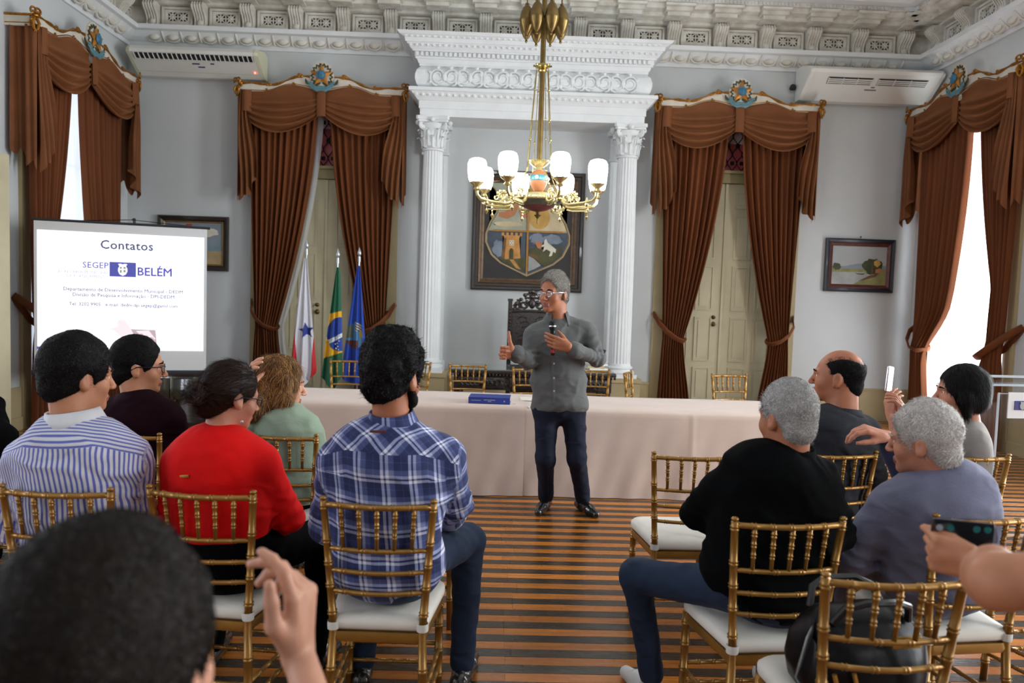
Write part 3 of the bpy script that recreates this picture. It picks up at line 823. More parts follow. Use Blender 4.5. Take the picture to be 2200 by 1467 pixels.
# ================================================================== PICTURES, AIR CONDITIONERS, SCREEN, FLAGS
mat('frame_dark', srgb(40, 30, 24), .4, var=.35, vscale=14, coat=.2)
mat('frame_navy', srgb(34, 36, 46), .4, var=.2, vscale=14, coat=.2)
mat('frame_red', srgb(92, 44, 34), .5, var=.3, vscale=16)
mat('frame_bronze', srgb(98, 76, 54), .38, .35, var=.4, vscale=18, bump=.2, bscale=60)
mat('slip_gold', srgb(150, 116, 66), .45, .4, var=.3, vscale=20)
mat('canvas_dark', srgb(42, 38, 38), .6, var=.3, vscale=4)
def flat(name, rgb, var=.2, vs=8, rough=.65): return mat(name, srgb(*rgb), rough, var=var, vscale=vs)
flat('pt_sky', (168, 172, 172), .12, 3); flat('pt_stone', (196, 140, 74), .3, 14); flat('pt_slate', (70, 80, 92), .35, 6); flat('pt_mist', (120, 132, 146), .3, 5)
flat('pt_flesh', (178, 116, 76), .2, 8); flat('pt_robe', (160, 164, 144), .2, 8); flat('pt_gold', (190, 150, 76), .25, 7); flat('pt_cream', (196, 178, 144), .2, 6)
flat('pt_moss', (74, 74, 40), .4, 9); flat('pt_brown', (110, 78, 44), .35, 9); flat('pt_white', (214, 208, 190), .12, 9); flat('pt_line', (170, 120, 50), .2, 20)
flat('pt_water', (158, 160, 158), .2, 5); flat('pt_tree', (62, 70, 44), .4, 16); flat('pt_hill', (128, 140, 150), .15, 6); flat('pt_grass', (138, 136, 84), .3, 9)
flat('pt_sand', (172, 150, 110), .2, 7); flat('pt_sea', (120, 140, 150), .2, 6); flat('pt_sail', (160, 70, 44), .2, 8); flat('pt_black', (28, 28, 30), .2, 8)

def frame_part(name, p, w, h, bw, prof, m):
    """mitred picture frame: prof = [(distance from outer edge, depth off wall)]"""
    q = MB(); rows = []
    for d, y in prof:
        x, z = w/2 - d, h/2 - d; rows.append([(-x, -y, -z), (x, -y, -z), (x, -y, z), (-x, -y, z)])
    q.grid(rows, close_u=True); return q.build(name, m, p, smooth=False)
class Paint:
    """flat colour shapes on a canvas, each a little proud of the one below"""
    def __init__(s, p, y0): s.p = p; s.y = y0; s.k = 0
    def poly(s, name, pts, m):
        s.k += 1; y = s.y - s.k * .0006
        q = MB(); n = len(pts); c = (sum(a for a, b in pts) / n, sum(b for a, b in pts) / n)
        bm = bmesh.new(); vs = [bm.verts.new((a, y, b)) for a, b in pts]; f = bm.faces.new(vs); bmesh.ops.triangulate(bm, faces=[f])
        bmesh.ops.recalc_face_normals(bm, faces=bm.faces[:]); q.bm(bm)
        return q.build(name, m, s.p, smooth=False)
def ell(cx, cz, rx, rz, n=20, a0=0, a1=2 * math.pi): return [(cx + rx * math.cos(a), cz + rz * math.sin(a)) for a in LS(a0, a1, n, endpoint=abs(a1 - a0) < 6.2)]
def blob(cx, cz, rx, rz, seed=0, n=22, rough=.18):
    r = random.Random(seed); return [(cx + rx * math.cos(a) * (1 + r.uniform(-rough, rough)), cz + rz * math.sin(a) * (1 + r.uniform(-rough, rough))) for a in [2 * math.pi * i / n for i in range(n)]]

# ---- the painted shield above the carved chair
bp = thing('shield_painting', 'large bronze framed painting of a quartered shield with tower', 'painting', (.43, YB - .005, 2.56))
PWD, PHT = 1.58, 1.68
frame_part('frame', bp, PWD, PHT, .17, [(0, 0), (0, .05), (.02, .075), (.05, .07), (.06, .05), (.1, .05)], 'frame_dark')
frame_part('inner_frame', bp, PWD - .19, PHT - .19, .1, [(0, .05), (.01, .065), (.035, .05), (.05, .038), (.075, .03)], 'frame_bronze')
q = MB(); q.box((0, -.015, 0), (PWD - .2, .02, PHT - .2)); cv = q.build('canvas', 'canvas_dark', bp, smooth=False)
P = Paint(cv, -.026)
# measured in thousandths of the picture: shield outline half (right), z from -.72 to .70
half = [(x * 1.07, z) for x, z in [(0, -.61), (.16, -.53), (.34, -.44), (.46, -.33), (.535, -.16), (.535, -.04), (.48, .12), (.405, .25), (.385, .40), (.42, .55), (.52, .66), (.3, .70), (.12, .655), (0, .70)]]
shield = half + [(-x, z) for x, z in half[::-1][1:-1]]
P.poly('shield', [(x * 1.03, z * 1.02) for x, z in shield], 'pt_sand')
def clipped(x0, x1, z0, z1):
    """shield clipped to a rectangle"""
    pts = list(shield)
    for (ax, sg, lim) in ((0, 1, x0), (0, -1, x1), (1, 1, z0), (1, -1, z1)):
        out = []
        for i in range(len(pts)):
            a, b = pts[i - 1], pts[i]; ia = sg * (a[ax] - lim) >= 0; ib = sg * (b[ax] - lim) >= 0
            if ia != ib:
                t = (lim - a[ax]) / (b[ax] - a[ax]); out.append((a[0] + (b[0] - a[0]) * t, a[1] + (b[1] - a[1]) * t))
            if ib: out.append(b)
        pts = out
    return pts
P.poly('quarter_robes', clipped(-9, -.01, .02, 9), 'pt_robe'); P.poly('quarter_sun', clipped(.01, 9, .02, 9), 'pt_cream')
P.poly('quarter_tower', clipped(-9, -.01, -9, 0), 'pt_slate'); P.poly('quarter_horses', clipped(.01, 9, -9, 0), 'pt_slate')
P.poly('sun_glow', ell(.16, .2, .15, .16), 'pt_gold'); P.poly('sun_field', ell(.1, .42, .22, .2), 'pt_gold')
P.poly('arm', [(-.16, .55), (-.24, .36), (-.33, .27), (-.42, .26), (-.42, .2), (-.3, .17), (-.2, .22), (-.13, .36), (-.08, .55)][::-1], 'pt_flesh')
P.poly('arm', [(-.14, .3), (-.12, .55), (-.06, .55), (-.05, .32), (-.02, .26), (-.02, .2), (-.1, .17)][::-1], 'pt_flesh')
P.poly('mist', blob(-.28, .1, .2, .035, 3), 'pt_cream'); P.poly('mist', blob(-.4, -.25, .09, .12, 4), 'pt_mist'); P.poly('mist', blob(.13, -.1, .1, .08, 6), 'pt_mist'); P.poly('mist', blob(.35, -.1, .14, .07, 8), 'pt_mist')
P.poly('tower', [(-.36, -.4), (-.33, -.1), (-.35, -.06), (-.1, -.06), (-.12, -.1), (-.09, -.4)], 'pt_stone')
P.poly('tower_shade', [(-.37, -.4), (-.335, -.1), (-.3, -.1), (-.32, -.4)], 'pt_brown')
for i in range(5): P.poly('merlon', [(-.37 + i * .064, -.065), (-.37 + i * .064, -.02), (-.335 + i * .064, -.02), (-.335 + i * .064, -.065)], 'pt_stone')
P.poly('tower_gate', [(-.255, -.4), (-.255, -.28)] + [(-.225 + .03 * math.cos(a), -.28 + .04 * math.sin(a)) for a in LS(math.pi, 0, 7)] + [(-.195, -.4)], 'pt_moss')
P.poly('tower_plaque', [(-.255, -.2), (-.255, -.13), (-.195, -.13), (-.195, -.2)], 'pt_white')
for i, (a, b) in enumerate(((-.24, -.145), (-.21, -.145), (-.225, -.165), (-.24, -.185), (-.21, -.185))): P.poly('plaque_dot', ell(a, b, .007, .007, 8), 'pt_black')
P.poly('moss', [(-.42, -.36), (-.3, -.4), (-.1, -.38), (-.02, -.36), (-.02, -.56), (-.16, -.53), (-.34, -.44)], 'pt_moss'); P.poly('path', [(-.25, -.4), (-.19, -.4), (-.08, -.54), (-.15, -.52)], 'pt_stone')
P.poly('meadow', [(.02, -.24), (.15, -.22), (.3, -.25), (.5, -.2), (.53, -.16), (.46, -.33), (.34, -.44), (.24, -.48), (.02, -.36)][::-1], 'pt_moss')
P.poly('river', [(.02, -.34), (.1, -.38), (.2, -.47), (.1, -.53), (.02, -.56)][::-1], 'pt_water'); P.poly('bank', [(.02, -.3), (.14, -.34), (.2, -.42), (.08, -.36), (.02, -.335)][::-1], 'pt_brown')
P.poly('horse', [(.1, -.14), (.14, -.13), (.2, -.15), (.22, -.2), (.18, -.24), (.14, -.22), (.12, -.18)][::-1], 'pt_flesh')
P.poly('horse', [(.235, -.12), (.26, -.09), (.29, -.15), (.36, -.2), (.41, -.24), (.40, -.29), (.37, -.27), (.35, -.33), (.31, -.34), (.33, -.27), (.27, -.24), (.22, -.28), (.21, -.25), (.24, -.2), (.21, -.21), (.2, -.19), (.235, -.17)][::-1], 'pt_white')
P.poly('divider', [(-.013, -.58), (.013, -.58), (.013, .66), (-.013, .66)], 'pt_line'); P.poly('divider', [(-.49, -.008), (.49, -.008), (.49, .014), (-.49, .014)], 'pt_line')
q = MB(); q.tube([(x * 1.035, -.031, z * 1.025) for x, z in shield], .012, 6, closed=True); q.build('shield_rim', 'pt_sand', cv)

# ---- river landscape
lp = thing('landscape_painting', 'navy framed landscape of a river with tree and boat', 'painting', (5.21, YB - .005, 2.24))
frame_part('frame', lp, 1.0, .76, .1, [(0, 0), (0, .045), (.02, .06), (.05, .05), (.055, .04), (.06, .04)], 'frame_navy')
frame_part('inner_frame', lp, .885, .645, .05, [(0, .04), (.01, .045), (.04, .025), (.05, .02)], 'frame_red')
q = MB(); q.box((0, -.012, 0), (.8, .01, .56)); cv = q.build('canvas', 'pt_sky', lp, smooth=False); P = Paint(cv, -.0175)
P.poly('hill', [(-.39, -.03), (-.2, -.01), (0, .03), (.2, .03), (.39, 0), (.39, -.08), (-.39, -.08)], 'pt_hill'); P.poly('far_bank', [(-.39, -.05), (.39, -.04), (.39, -.12), (-.39, -.1)], 'pt_grass')
P.poly('river', [(-.39, -.1), (.1, -.09), (.15, -.2), (-.05, -.27), (-.39, -.27)], 'pt_water'); P.poly('near_bank', [(-.08, -.27), (.05, -.2), (.2, -.13), (.39, -.1), (.39, -.27)], 'pt_grass')
P.poly('bank_path', [(.0, -.22), (.15, -.14), (.3, -.1), (.25, -.15), (.1, -.2)], 'pt_brown'); P.poly('boat', [(-.06, -.1), (-.02, -.125), (.06, -.13), (.1, -.105), (.04, -.115), (-.02, -.113)], 'pt_black')
P.poly('tree', blob(.19, .0, .14, .11, 5), 'pt_tree'); P.poly('tree', blob(.26, .04, .05, .05, 9), 'pt_gold'); P.poly('tree', blob(-.33, -.02, .06, .05, 2), 'pt_tree'); P.poly('tree_trunk', [(.17, -.12), (.18, -.02), (.2, -.02), (.195, -.12)], 'pt_brown')
P.poly('hut', [(.24, -.1), (.24, -.05), (.3, -.03), (.33, -.05), (.33, -.09)], 'pt_flesh')
q = MB(); q.sphere((0, -.02, .41), .012, 8, 6); q.tube([(0, -.02, .41), (0, -.02, .37)], .004, 5); q.build('hook', 'brass_dark', lp)
# ---- painting half hidden by the screen
sp = thing('seascape_painting', 'dark framed seascape half hidden behind the projection screen', 'painting', (-4.27, YB - .005, 2.24))
frame_part('frame', sp, .98, .76, .1, [(0, 0), (0, .045), (.015, .065), (.05, .055), (.075, .03)], 'frame_dark'); frame_part('slip', sp, .84, .62, .02, [(0, .03), (.01, .035), (.025, .02)], 'slip_gold')
q = MB(); q.box((0, -.012, 0), (.8, .01, .58)); cv = q.build('canvas', 'pt_hill', sp, smooth=False); P = Paint(cv, -.0175)
P.poly('cloud', blob(.2, .16, .15, .06, 3), 'pt_white'); P.poly('sea', [(-.4, -.02), (.4, -.02), (.4, -.12), (-.4, -.12)], 'pt_sea'); P.poly('beach', [(-.4, -.12), (.4, -.1), (.4, -.29), (-.4, -.29)], 'pt_sand'); P.poly('sail', [(-.16, .0), (-.1, .27), (-.02, .27), (-.04, 0)], 'pt_sail')
P.poly('sail', [(.0, .0), (.02, .2), (.1, .0)], 'pt_sail')

# ---- air conditioners
mat('ac_white', srgb(222, 222, 216), .45, var=.03, vscale=4); mat('ac_cream', srgb(206, 204, 176), .5); mat('ac_dark', (.012, .012, .013), .6); mat('ac_led', (1, .05, .03), .4, emit=(1, .08, .04), estr=6)
mat('ink_blue', srgb(30, 34, 96), .6); mat('ink_grey', srgb(110, 112, 116), .6)
def ac_unit(loc, w, label, style):
    a = thing('air_conditioner', label, 'air conditioner', loc)
    # profile (d off wall, z) of the cassette hung from the wall, nose tilted up
    prof = [(0, .34), (.16, .36), (.40, .31), (.44, .26), (.44, .22), (.1, 0), (0, 0)] if style == 0 else [(0, .46), (.2, .46), (.5, .36), (.54, .32), (.52, .28), (.14, 0), (0, 0)]
    q = MB(); n_ = len(prof); L_ = [(-w/2, -d, z) for d, z in prof]; R_ = [(w/2, -d, z) for d, z in prof]
    q.add(L_ + R_, [tuple(range(n_)), tuple(range(n_, 2 * n_))[::-1]] + [(i, i + n_, (i + 1) % n_ + n_, (i + 1) % n_) for i in range(n_)])
    q.build('body', 'ac_white', a, smooth=False)
    for s in (-1, 1):
        q = MB(); q.add([(s * (w/2 + .0), -d * 1.02, z) for d, z in prof] + [(s * (w/2 + .05), -d * .98, z * .97 + .005) for d, z in prof], [tuple(range(n_)), tuple(range(n_, 2 * n_))] + [(i, (i + 1) % n_, (i + 1) % n_ + n_, i + n_) for i in range(n_)])
        q.build('end_cap', 'ac_cream' if style == 0 else 'ac_white', a, smooth=False)
    # outlet slot lies on the sloping underside, between two profile points
    if style == 0: A, B, t0, t1, spans = Vector((0, -.44, .22)), Vector((0, -.1, 0)), .03, .26, [(-w/2 + .04, w/2 - .02)]
    else: A, B, t0, t1, spans = Vector((0, -.52, .28)), Vector((0, -.14, 0)), .14, .38, [(-w/2 + .22, -.03), (.04, w/2 - .14)]
    d_ = (B - A); nrm = Vector((0, d_.z, -d_.y)).normalized()
    if nrm.z > 0: nrm = -nrm
    def on(x, t, o=.0): p = A + d_ * t + nrm * o; return (x, p.y, p.z)
    for x0, x1 in spans:
        q = MB(); q.add([on(x0, t0, .003), on(x1, t0, .003), on(x1, t1, .003), on(x0, t1, .003)], [(0, 1, 2, 3)]); q.build('outlet_slot', 'ac_dark', a, smooth=False)
        k = int((x1 - x0) / (.062 if style == 0 else .2)); RR = RX(math.atan2(d_.z, d_.y))
        vm = MB().box((0, 0, 0), (.008, .1 * (1 if style == 0 else .9), .03), RR).mesh('vane', 'ac_white', smooth=False)
        for i in range(k + 1): inst('vane', vm, a, xf(on(lerp(x0 + .01, x1 - .01, i / k), (t0 + t1) / 2, .006)))
        if style:
            lm_ = MB().box((0, 0, 0), (x1 - x0, .016, .006), RR).mesh('louvre', 'ac_white', smooth=False)
            for t in (.2, .26, .32): inst('louvre', lm_, a, xf(on((x0 + x1) / 2, t, .012)))
    for x, t, s in ((.0, .42, .1), (.22, .4, .05), (.06, .55, .09)) if style == 0 else ((.0, .55, .16), (.02, .46, .05)):
        MB().box(on(x, t, .002), (s, .018, .004), RX(math.atan2(d_.z, d_.y))).build('badge', 'ink_blue' if style == 0 else 'ink_grey', a, smooth=False)
    if style == 0:
        q = MB(); q.sphere(on(w/2 - .06, .7, .006), .012, 8, 6); q.build('indicator_light', 'ac_led', a)
        q = MB(); q.add([on(-w/2, .78, .002), on(w/2, .78, .002), on(w/2, .8, .002), on(-w/2, .8, .002)], [(0, 1, 2, 3)]); q.build('seam', 'ac_cream', a, smooth=False)
    else:
        q = MB(); q.tube([(w/2 - .02, -.03, .02), (w/2 + .03, -.03, -.06), (w/2 + .12, -.03, -.16)], .03, 8); q.build('pipe', 'ac_white', a)
    return a
ac_unit((-4.13, YB - .03, 4.5), 1.64, 'cream ended air conditioner with red light beside the screen window', 0)
ac_unit((5.06, YB - .03, 4.5), 1.73, 'plain white air conditioner above the river landscape', 1)
q = MB(); q.sphere((0, -.06, 0), .045, 10, 8, (1, .8, 1)); q.tube([(0, 0, .0), (0, -.06, 0)], .03, 8); q.tube([(.03, -.03, -.02), (.12, -.02, -.03)], .01, 6)
o = q.build('wall_sensor', 'ac_dark', loc=at(1700, 190, YB - .01)); tag(o, 'small black sensor on the wall beside the white air conditioner', 'sensor')

# ---- projection screen on a tripod
mat('screen_cloth', srgb(206, 208, 210), .8); mat('screen_black', (.015, .016, .02), .5)
mat('slide_light', (.3, .3, .3), .8, emit=(.93, .95, 1.0), estr=1.0)
def ink(name, rgb, e=.8): return mat(name, tuple(c * .3 for c in srgb(*rgb)), .8, emit=srgb(*rgb), estr=e)
ink('slide_navy', (70, 72, 142)); ink('slide_title', (70, 72, 100)); ink('slide_violet', (78, 76, 158)); ink('slide_pale', (140, 140, 186)); ink('slide_text', (92, 94, 118)); ink('slide_crest', (232, 234, 242)); ink('slide_grey', (120, 130, 120)); ink('slide_skin', (214, 200, 204)); ink('slide_skin2', (164, 146, 152))
A_, B_ = at(70, 478, 7.85), at(447, 497, 8.3)
ang = math.atan2(B_.y - A_.y, B_.x - A_.x); SW = (Vector((B_.x, B_.y, 0)) - Vector((A_.x, A_.y, 0))).length
sc_c = (A_ + B_) / 2; ZTs = 2.26; ZBs = .70
scr = thing('projection_screen', 'tripod projection screen showing a slide titled Contatos', 'projection screen', (sc_c.x, sc_c.y, 0), ang)
q = MB(); q.box((0, 0, (ZTs + ZBs) / 2), (SW - .02, .006, ZTs - ZBs)); q.build('cloth', 'screen_cloth', scr, smooth=False)
q = MB(); q.tube([(-SW/2 - .02, 0, ZTs + .012), (SW/2 + .02, 0, ZTs + .012)], .014, 8); q.build('top_bar', 'screen_black', scr)
q = MB(); q.bevbox((0, 0, ZBs - .02), (SW + .04, .06, .05), .01); q.build('bottom_case', 'screen_black', scr)
q = MB(); q.tube([(.1, .05, .1), (.1, .05, ZTs + .07)], .014, 8); q.tube([(.1, .05, ZTs + .07), (.1, -.01, ZTs + .06)], .014, 8)
q.build('pole', 'screen_black', scr)
for a in (0.5, 2.6, 4.7):
    q = MB(); q.tube([(.1, .05, .5), (.1 + .42 * math.cos(a), .05 + .35 * math.sin(a), .012)], .012, 6); q.build('leg', 'screen_black', scr)
q = MB(); q.tube([(-.5, 0, ZTs + .015), (.09, .02, ZTs + .06), (.8, 0, ZTs + .015)], .0035, 4); q.build('hanging_wire', 'iron', scr)
sw_, sh_ = SW * .952, 1.245; sz = ZTs - .095 - sh_ / 2
q = MB(); q.box((0, -.005, sz), (sw_, .004, sh_)); slide = q.build('slide', 'slide_light', scr, smooth=False)
def sl(name, m, u, v, me=None, box=None):
    """u,v: position on the slide, 0..1 from its upper corner"""
    x, z = -sw_/2 + u * sw_, sz + sh_/2 - v * sh_
    if me is not None: o = inst(name, me, slide, xf((x, -.009, z), RX(math.pi / 2)))
    else:
        q = MB(); q.box((x, -.0085, z), (box[0], .003, box[1])); o = q.build(name, m, slide, smooth=False)
    return o
def st(txt, u, v, size, m, bold=0.0, sp=1.0, al='CENTER', shear=0): sl('lettering', None, u, v, text_mesh(txt, size, m, al, shear, sp, bold))
st('Contatos', .525, .133, .13, 'slide_title', .0028, 1.05)
st('SEGEP', .415, .3, .088, 'slide_violet', .0012, 1.05, 'RIGHT')
st('SECRETARIA MUNICIPAL', .415, .35, .043, 'slide_pale', .0005, 1.05, 'RIGHT'); st('DE PLANEJAMENTO', .415, .385, .043, 'slide_pale', .0005, 1.05, 'RIGHT')
sl('logo_block', 'slide_navy', .5, .305, box=(.255, .155))
crest = MB(); hw = [(0, -.068), (.03, -.052), (.045, -.02), (.045, .01), (.032, .035), (.045, .058), (.02, .062), (0, .055)]
crest.prism(hw + [(-x, z) for x, z in hw[::-1][1:-1]], .002)
cm = crest.mesh('logo_crest', 'slide_crest', smooth=False); o = inst('logo_crest', cm, slide, xf((-sw_/2 + .5 * sw_, -.0105, sz + sh_/2 - .305 * sh_)))
for (a, b, w, h) in ((-.018, .018, .02, .02), (.018, .018, .022, .02), (-.018, -.02, .018, .03), (.018, -.016, .02, .026)):
    q = MB(); q.box((a - sw_/2 + .5 * sw_, -.0135, b + sz + sh_/2 - .305 * sh_), (w, .001, h)); q.build('logo_mark', 'slide_grey', slide, smooth=False)
st('PREFEITURA DE', .588, .25, .036, 'slide_pale', 0, 1.35, 'LEFT'); st('BELÉM', .585, .35, .124, 'slide_violet', .003, 1.0, 'LEFT')
st('Departamento de Desenvolvimento Municipal - DEDM', .51, .497, .052, 'slide_text', .0012, 1.0); st('Divisão de Pesquisa e Informação - DPI-DEDM', .51, .543, .052, 'slide_text', .0012, 1.0)
st('Tel: 3202.9905   e-mail: dedm.dpi.segep@gamil.com', .51, .622, .05, 'slide_text', .0012, 1.0)
sl('footer_logo', 'slide_violet', .018, .985, box=(.065, .028)); st('BELÉM', .043, .993, .034, 'slide_text', 0, 1.1, 'LEFT')
# two clasped hands printed at the foot of the slide
def hand_print(pts, m, lift):
    q = MB(); bm = bmesh.new(); f = bm.faces.new([bm.verts.new((-sw_/2 + u * sw_, -.0088 - lift, sz + sh_/2 - (v - .03) * sh_)) for u, v in pts]); bmesh.ops.triangulate(bm, faces=[f]); q.bm(bm); q.build('printed_hand', m, slide, smooth=False)
hand_print([(.42, .845), (.47, .825), (.465, .79), (.475, .765), (.51, .765), (.53, .8), (.56, .86), (.6, .93), (.6, .98), (.5, .98), (.49, .92), (.45, .865)], 'slide_skin', 0)
hand_print([(.55, .845), (.7, .85), (.71, .98), (.6, .98), (.62, .92), (.57, .87)], 'slide_skin2', .001)
for i in range(4): hand_print([(.58 + .03 * i, .86 + .012 * i), (.66 + .012 * i, .855 + .02 * i), (.67 + .01 * i, .875 + .02 * i), (.6 + .03 * i, .885 + .014 * i)], 'slide_skin', .002)

# ---- three flags on poles
mat('pole_silver', srgb(190, 194, 200), .3, .8)
def cloth_attr(name):
    m = mat(name, (1, 1, 1), .65, bump=.05, bscale=120, sheen=.2)
    at_ = m.node_tree.nodes.new('ShaderNodeAttribute'); at_.attribute_name = 'Col'; m.node_tree.links.new(at_.outputs['Color'], m.node_tree.nodes['Principled BSDF'].inputs['Base Color'])
cloth_attr('flag_cloth')
def in_poly(x, y, P):
    c = False
    for i in range(len(P)):
        (x0, y0), (x1, y1) = P[i - 1], P[i]
        if (y0 > y) != (y1 > y) and x < (x1 - x0) * (y - y0) / (y1 - y0) + x0: c = not c
    return c
def flag(name, label, base, zt, zb, wl, wr, colour, hang=0.0, seed=0):
    """cloth hanging in folds from the top of its pole; colour(u in -1..1, z) -> sRGB"""
    f = thing(name, label, 'flag', (base.x, base.y, 0), group='flags on silver poles')
    q = MB(); q.tube([(0, .05, .02), (-.0, .03, zt + .06)], .014, 8); q.build('pole', 'pole_silver', f)
    q = MB(); q.lathe([(.02, zt + .05), (.02, zt + .12), (.012, zt + .125), (.03, zt + .16), (.022, zt + .19), (.002, zt + .24)], (0, .03, 0), 10); q.build('finial', 'pole_silver', f)
    q = MB(); q.lathe([(.16, 0), (.16, .02), (.05, .05), (.025, .1), (.02, .14)], (0, .05, 0), 20); q.build('foot', 'screen_black', f)
    r = random.Random(seed); ph = [r.uniform(0, 6) for _ in range(3)]
    nu, nv = 90, 170; P = []; C = []
    for j in range(nv + 1):
        v = j / nv; row = []
        for i in range(nu + 1):
            s = i / nu * 2 - 1
            lo = zb + hang * abs(s) ** 1.5 * (1 if s < 0 else 1.4)
            z = lerp(zt, lo, v); t = (zt - z) / (zt - zb)
            w = (wl if s < 0 else wr)(t)
            x = s * w
            y = -.02 - .05 * t * (1 - s * s) - (.008 + .03 * t) * math.sin(s * 7.5 + ph[0] + .5 * math.sin(t * 4 + ph[1])) - .012 * t * math.sin(s * 17 + ph[2])
            row.append((x, y, z)); C.append((*[c for c in srgb(*colour(s, x, z, t))], 1))
        P.append(row)
    q = MB(); q.grid(P); o = q.build('cloth', 'flag_cloth', f, smooth='all')
    ca = o.data.color_attributes.new('Col', 'FLOAT_COLOR', 'POINT'); ca.data.foreach_set('color', np.array(C, 'f').ravel())
    return f
def starpts(cx, cz, r, rot=0, q=.4): return [(cx + (r if i % 2 == 0 else r * q) * math.cos(math.pi/2 + rot + i * math.pi/5), cz + (r if i % 2 == 0 else r * q) * math.sin(math.pi/2 + rot + i * math.pi/5)) for i in range(10)]
YFl = 9.45
b1, b2, b3 = at(655, 700, YFl), at(722, 700, YFl), at(768, 700, YFl + .3)
star_p = starpts(.03, 1.12, .11, .15)
def c_para(s, x, z, t):
    if in_poly(x, z, star_p): return (22, 44, 130)
    if t > .47 and x < lerp(-.115, -.07, (t - .5) / .5): return (190, 18, 30)
    if t > .6 and x > lerp(.122, .085, (t - .6) / .4): return (190, 18, 30)
    return (206, 206, 214)
flag('state_flag', 'red and white flag with a blue star', b1, 2.03, .42, lambda t: .015 + .175 * t ** .8, lambda t: .02 + .17 * t ** 1.0 - (.07 * sstep(.85, 1, t)), c_para, .12, 3)
disc_c = (.06, 1.09)
def c_br(s, x, z, t):
    d = math.hypot((x - disc_c[0]) / .17, (z - disc_c[1]) / .215)
    band = abs((z - 1.03) - .55 * (x - 0) - .9 * (x) ** 2) < .026
    if d < 1: return (220, 226, 226) if band else (24, 62, 150)
    up = 1.37 + .25 * (x - .02); lo = .80 + .35 * x + .03
    if lo < z < up: return (222, 170, 20)
    return (10, 92, 62)
flag('national_flag', 'green and yellow flag with a blue starred disc', b2, 1.93, .40, lambda t: .0 + .185 * t ** .95, lambda t: .03 + .07 * t ** .6, c_br, .14, 5)
cr = [(-.14, 1.16), (-.02, 1.24), (.06, 1.2), (.08, 1.06), (.07, .93), (-.02, .88), (-.1, .93), (-.155, 1.02)]
def c_be(s, x, z, t):
    if in_poly(x, z, cr):
        if z > 1.12 and x > -.02: return (214, 208, 190) if int(z * 60 + x * 40) % 2 else (30, 40, 80)
        if z < 1.0 and x < .02: return (92, 44, 34)
        if x > .03: return (206, 160, 40) if z > 1.04 else (120, 170, 196)
        if x < -.06 and z > 1.03: return (84, 90, 72)
        return (70, 130, 180)
    return (28, 68, 168)
flag('city_flag', 'bright blue flag with a coloured shield', b3, 1.97, .42, lambda t: .012 + .20 * t ** .95, lambda t: .02 + .13 * t ** .9, c_be, .1, 8)
# white stars and motto letters lie on the national flag's disc
fl2 = bpy.data.objects['national_flag']
for i, (x, z, r) in enumerate(((.02, .99, .012), (.05, .96, .012), (.03, .935, .014), (.06, .92, .01), (.045, 1.0, .009), (.065, 1.03, .012))):
    q = MB(); q.prism([(a, b) for a, b in starpts(x, z - .02, r)], .002); q.build('flag_star', 'ac_white', fl2, loc=(0, -.115, 0), smooth=False)
for k, chx in enumerate('ORDEM E PR'):
    if chx == ' ': continue
    x = -.09 + k * .0185; z = 1.03 + .55 * x + .9 * x * x - .011; a = math.atan(.55 + 1.8 * x)
    inst('lettering', text_mesh(chx, .032, 'emblem_green'), fl2, xf((x, -.108, z), RY(-a) @ RX(math.pi / 2)))
# ================================================================== CHAIRS
mat('gold_resin', srgb(158, 116, 52), .34, .55, var=.2, vscale=10, spec=.6, coat=.15)
mat('cushion_white', srgb(226, 222, 212), .8, var=.05, vscale=10, bump=.05)
mat('strap_white', srgb(214, 212, 206), .8)
def bamboo(q, pts, r0, r1, rings, n=9, br=1.28):
    """cane-like tube through pts with pairs of raised rings at the given fractions"""
    pts = [Vector(p) for p in pts]
    seg = [0]
    for a, b in zip(pts[:-1], pts[1:]): seg.append(seg[-1] + (b - a).length)
    L_ = seg[-1]
    def P(t):
        d = t * L_
        for i in range(len(seg) - 1):
            if d <= seg[i + 1] + 1e-9: return pts[i].lerp(pts[i + 1], (d - seg[i]) / max(1e-9, seg[i + 1] - seg[i]))
        return pts[-1]
    ts = [(0, 1), (1, 1)] + [(s / L_, 1) for s in seg[1:-1]]
    e = .0035 / L_
    for t in rings:
        for o in (-.0055 / L_, .0055 / L_): ts += [(t + o - e, 1), (t + o, br), (t + o + e, 1)]
    ts = sorted((min(1, max(0, t)), m) for t, m in ts)
    q.tube([P(t) for t, m in ts], [lerp(r0, r1, t) * m for t, m in ts], n)
    return q
CH = {}
def post_pt(s, z):
    if z >= .44: t = (z - .44) / .48; return (s * lerp(.156, .19, t), -.19 - .045 * t ** 1.3, z)
    t = z / .44; return (s * lerp(.172, .156, t), lerp(-.215, -.19, t), z)
for s in (-1, 1):
    q = MB(); bamboo(q, [post_pt(s, z) for z in (0, .22, .44, .6, .76, .905)], .0165, .0125, [.16, .33, .55, .66, .75, .84, .975], 10)
    q.sphere(post_pt(s, .914), .0135, 10, 6, (1, 1, .55)); CH['post%d' % s] = q.mesh('back_post', 'gold_resin', smooth='all')
    q = MB(); bamboo(q, [(s * .182, .2, 0), (s * .178, .19, .42)], .0145, .0165, [.2, .45, .7, .9], 10); CH['leg%d' % s] = q.mesh('front_leg', 'gold_resin', smooth='all')
def rail(z, r, rings):
    a = post_pt(1, z); q = MB(); bamboo(q, [(lerp(-a[0], a[0], t), a[1] - .032 * math.sin(math.pi * t), z) for t in LS(0, 1, 13)], r, r, rings, 8); return q.mesh('back_rail', 'gold_resin', smooth='all')
CH['top'] = rail(.892, .0105, [.16, .32, .48, .64, .8]); CH['rails'] = [rail(z, .0088, [.16, .38, .62, .84]) for z in (.735, .655, .58)]
CH['spindles'] = []
